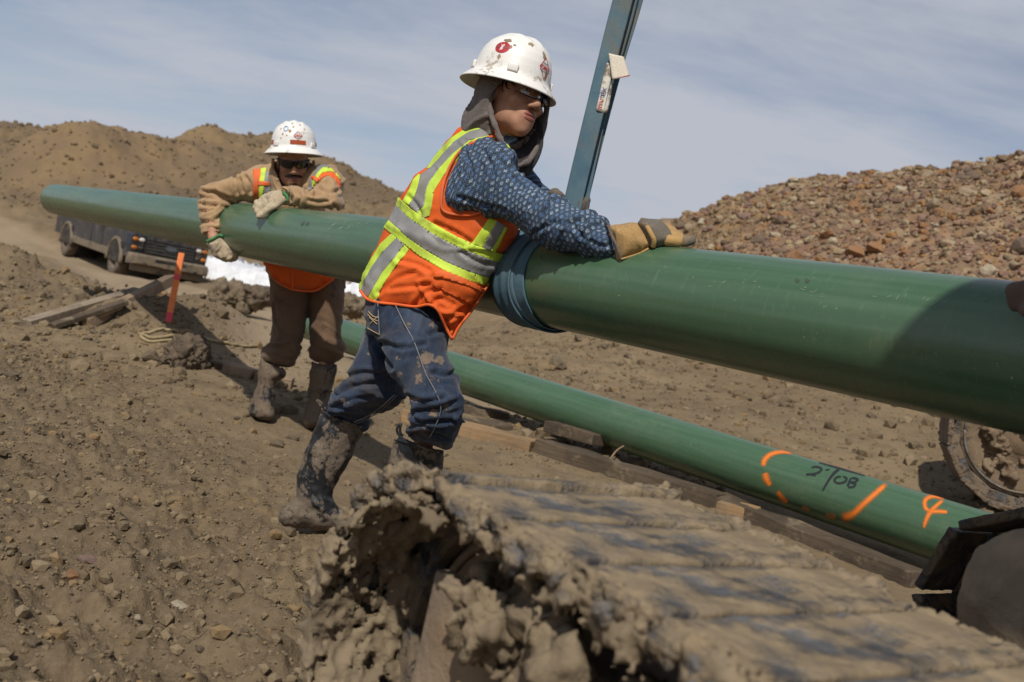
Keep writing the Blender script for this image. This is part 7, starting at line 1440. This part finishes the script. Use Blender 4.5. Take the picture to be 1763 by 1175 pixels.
# big lumps
_q = np.random.default_rng(77)
def clod(px, row, wpx, label, group=None, mats=CLODS, hscale=.8, name='dirt_clod', z0=3.0, cat='clod'):
    g = ray_ground(px, row, 1.2 if row > 760 else z0, 30); z = toC(g)[2]; s = wpx / FPX * z / 2; me = mats[_q.integers(len(mats))]; o = link(name, me); o.scale = (s, s * _q.uniform(.75, 1.0), s * hscale); o.rotation_euler = (0, 0, _q.uniform(0, 6.28)); o.location = g + np.array([0, 0, s * hscale * .35]); return tag(o, label, cat, group)
def big_clod(px, row, wpx, hpx, label, seed, mat=None):
    g = ray_ground(px, row, 3, 14); z = toC(g)[2]; a, b = wpx / FPX * z / 2, hpx / FPX * z; f = Field.box((-a * 1.5, -a * 1.5, -b * .6), (a * 1.5, a * 1.5, b * 1.3), a / 22); r = np.random.default_rng(seed)
    f.ell((0, 0, b * .30), (a * .72, a * .7, b * .58), None, 0)
    for k in range(22): t = r.uniform(0, 6.28); q = r.uniform(.12, .30) * a; f.ell((math.cos(t) * a * .62, math.sin(t) * a * .6, r.uniform(.0, .55) * b), (q, q * .9, q * .8), None, a * .08)
    V, F_ = f.extract(); F_ = F_[:, ::-1]; N = vnormals(V, F_); V = V + N * (a * (.16 * fbm(V / a, 2.6, 5, .65, seed) + .07 * np.abs(fbm(V / a, 9, 3, .6, seed + 1))))[:, None]
    o = link('dirt_clod', mesh_np('dirt_clod', V, F_), None, mat or CLODM, g); return tag(o, label, 'clod')
DARKC = stone_mat('dark_clod_soil', (0.135, 0.10, 0.07), (0.085, 0.064, 0.046), 14)
big_clod(318, 630, 92, 58, 'large dark clod of earth standing in front of the orange stake', 3, DARKC); clod(262, 622, 40, 'medium tan clod just left of the large dark clod')
big_clod(398, 520, 95, 34, 'mound of broken earth between the pickup and the snow', 5); big_clod(442, 522, 70, 34, 'dark mound of earth at the foot of the snow, left of the brown trousers', 6, DARKC); big_clod(600, 535, 70, 34, 'low earth mound to the left of the orange vest hem', 8)
clod(478, 768, 42, 'flat grey clod beside the rear boot of the worker in jeans', hscale=.55); clod(505, 757, 26, 'small brown clod right of the flat grey clod', hscale=.6)
clod(120, 1000, 44, 'rust brown stone with a flat face in the crumbly soil at lower left', mats=ROCKS[1:2], cat='stone', name='stone'); clod(150, 968, 44, 'reddish flat stone behind the rust brown stone at lower left', mats=ROCKS[2:3], hscale=.5, cat='stone', name='stone'); clod(312, 1048, 62, 'broad pale tan slab of dry earth, largest lump at lower left', mats=ROCKS[3:4], hscale=.42, cat='stone', name='stone')
clod(235, 1065, 18, 'small white pebble left of the broad pale slab', mats=ROCKS[3:4], cat='pebble', name='pebble'); clod(478, 937, 14, 'small white pebble on bare soil near the rear boot', mats=ROCKS[3:4], cat='pebble', name='pebble'); clod(15, 648, 44, 'pale flat lump of soil at the left edge of the picture', hscale=.4)
for px, row, s_ in [(40,880,22),(75,905,20),(60,1110,30),(110,1075,24),(180,1120,26),(255,1140,26),(395,1145,24),(30,1000,22),(210,935,18),(285,960,22),(330,930,24),(375,1005,20),(420,1090,22),(345,1120,20),(95,820,18),(170,800,18),(130,870,20),(20,760,18),(205,870,15),(300,880,15),(440,1010,14),(380,820,12),(255,760,13),(460,845,11),(160,690,14),(90,700,14),(230,680,13),(60,740,16)]:
    clod(px, row, s_, ('larger' if s_ > 20 else 'smaller') + ' crumbly brown clod in the loose soil ' + ('at the bottom left' if row > 990 else ('beside the left edge' if px < 135 else 'left of the rear boot')), 'clods in the loose soil', hscale=.7)
for px, row, s_ in [(960,634,44),(1000,585,36),(905,600,26),(930,560,22),(1040,600,20),(1080,615,18),(1175,640,16),(1240,625,14),(1290,690,16),(1150,700,18),(1350,700,20),(1420,690,16),(1500,720,22),(1545,700,18),(870,575,20),(1090,660,14),(1220,690,14),(1460,760,16),(1580,770,20),(985,650,14),(1330,640,14),(1400,740,14)]:
    clod(px, row, s_, ('bigger' if s_ > 19 else 'smaller') + ' brown lump of earth between the two pipes, ' + ('near the hanging sling' if px < 1060 else ('midway along the lower pipe' if px < 1300 else 'towards the brown idler')), 'lumps between the two pipes', hscale=.75)
_qm = np.random.default_rng(31)
for k in range(34):
    px = _qm.uniform(150, 345); row = 560 - max(0, (px - 150)) * .18 + _qm.uniform(-14, 34); clod(px, row, _qm.uniform(7, 17), 'clod of dark earth on the mound beneath the planks and the stake', 'clods on the plank mound', hscale=.8, z0=4)
for k in range(30):
    px = _qm.uniform(0, 190); row = 455 + px * .22 + _qm.uniform(-8, 46); clod(px, row, _qm.uniform(6, 14), 'clod of dark earth on the bank between planks and left edge', 'clods on the bank at left', hscale=.8, z0=4)
for k in range(26):
    px = _qm.uniform(345, 640); row = 508 + _qm.uniform(-4, 34); clod(px, row, _qm.uniform(7, 18), 'clod of earth in the broken ground in front of the snow', 'clods before the snow', hscale=.85, z0=5)
g0 = ray_ground(1041, 803, 3, 9); tw = spline([g0, W(P(1052, 789, toC(g0)[2] - .02)), W(P(1062, 776, toC(g0)[2])), W(P(1074, 768, toC(g0)[2] + .03))], 16); V, F_ = tube(tw, np.linspace(.008, .004, 16), 7); o = link('twig', mesh_np('twig', V - g0, F_), None, WOODT, g0); tag(o, 'thin dry twig sticking up in front of the lower pipe', 'twig')
# gloved hand of somebody outside the picture, resting on the near end of the raised pipe
f = Field.box((.70, .02, 1.45), (1.02, .22, 1.85), .006)
for k, (r0, dz) in enumerate([(496, 0), (506, .0), (517, .0), (526, .01)]): f.chain([P(1820, r0 - 4, 1.66), P(1775, r0 - 2, 1.655), P(1744 + 2 * k, r0 + 2, 1.665)], [.013, .0125, .0115], .008)
f.ell(P(1815, 510, 1.66), (.045, .032, .04), None, .02); f.chain([P(1800, 528, 1.64), P(1775, 534, 1.63), P(1764, 536, 1.64)], [.013, .012, .011], .008); f.chain([P(1850, 505, 1.65), P(1950, 480, 1.60)], [.035, .045], .02)
V, F_ = finish(f, 1, lambda V, N: folds(V, N, np.array([1, 0, 0]), .003, 26, 10, 97)); V = W(V); b0 = V.mean(0); o = link('work_glove', mesh_np('work_glove', V - b0, F_), None, simple('brown_work_glove', (0.13, 0.092, 0.07), (0.10, 0.07, 0.055), rough=0.9), b0); tag(o, 'brown work glove resting on the raised pipe at the right edge', 'glove')
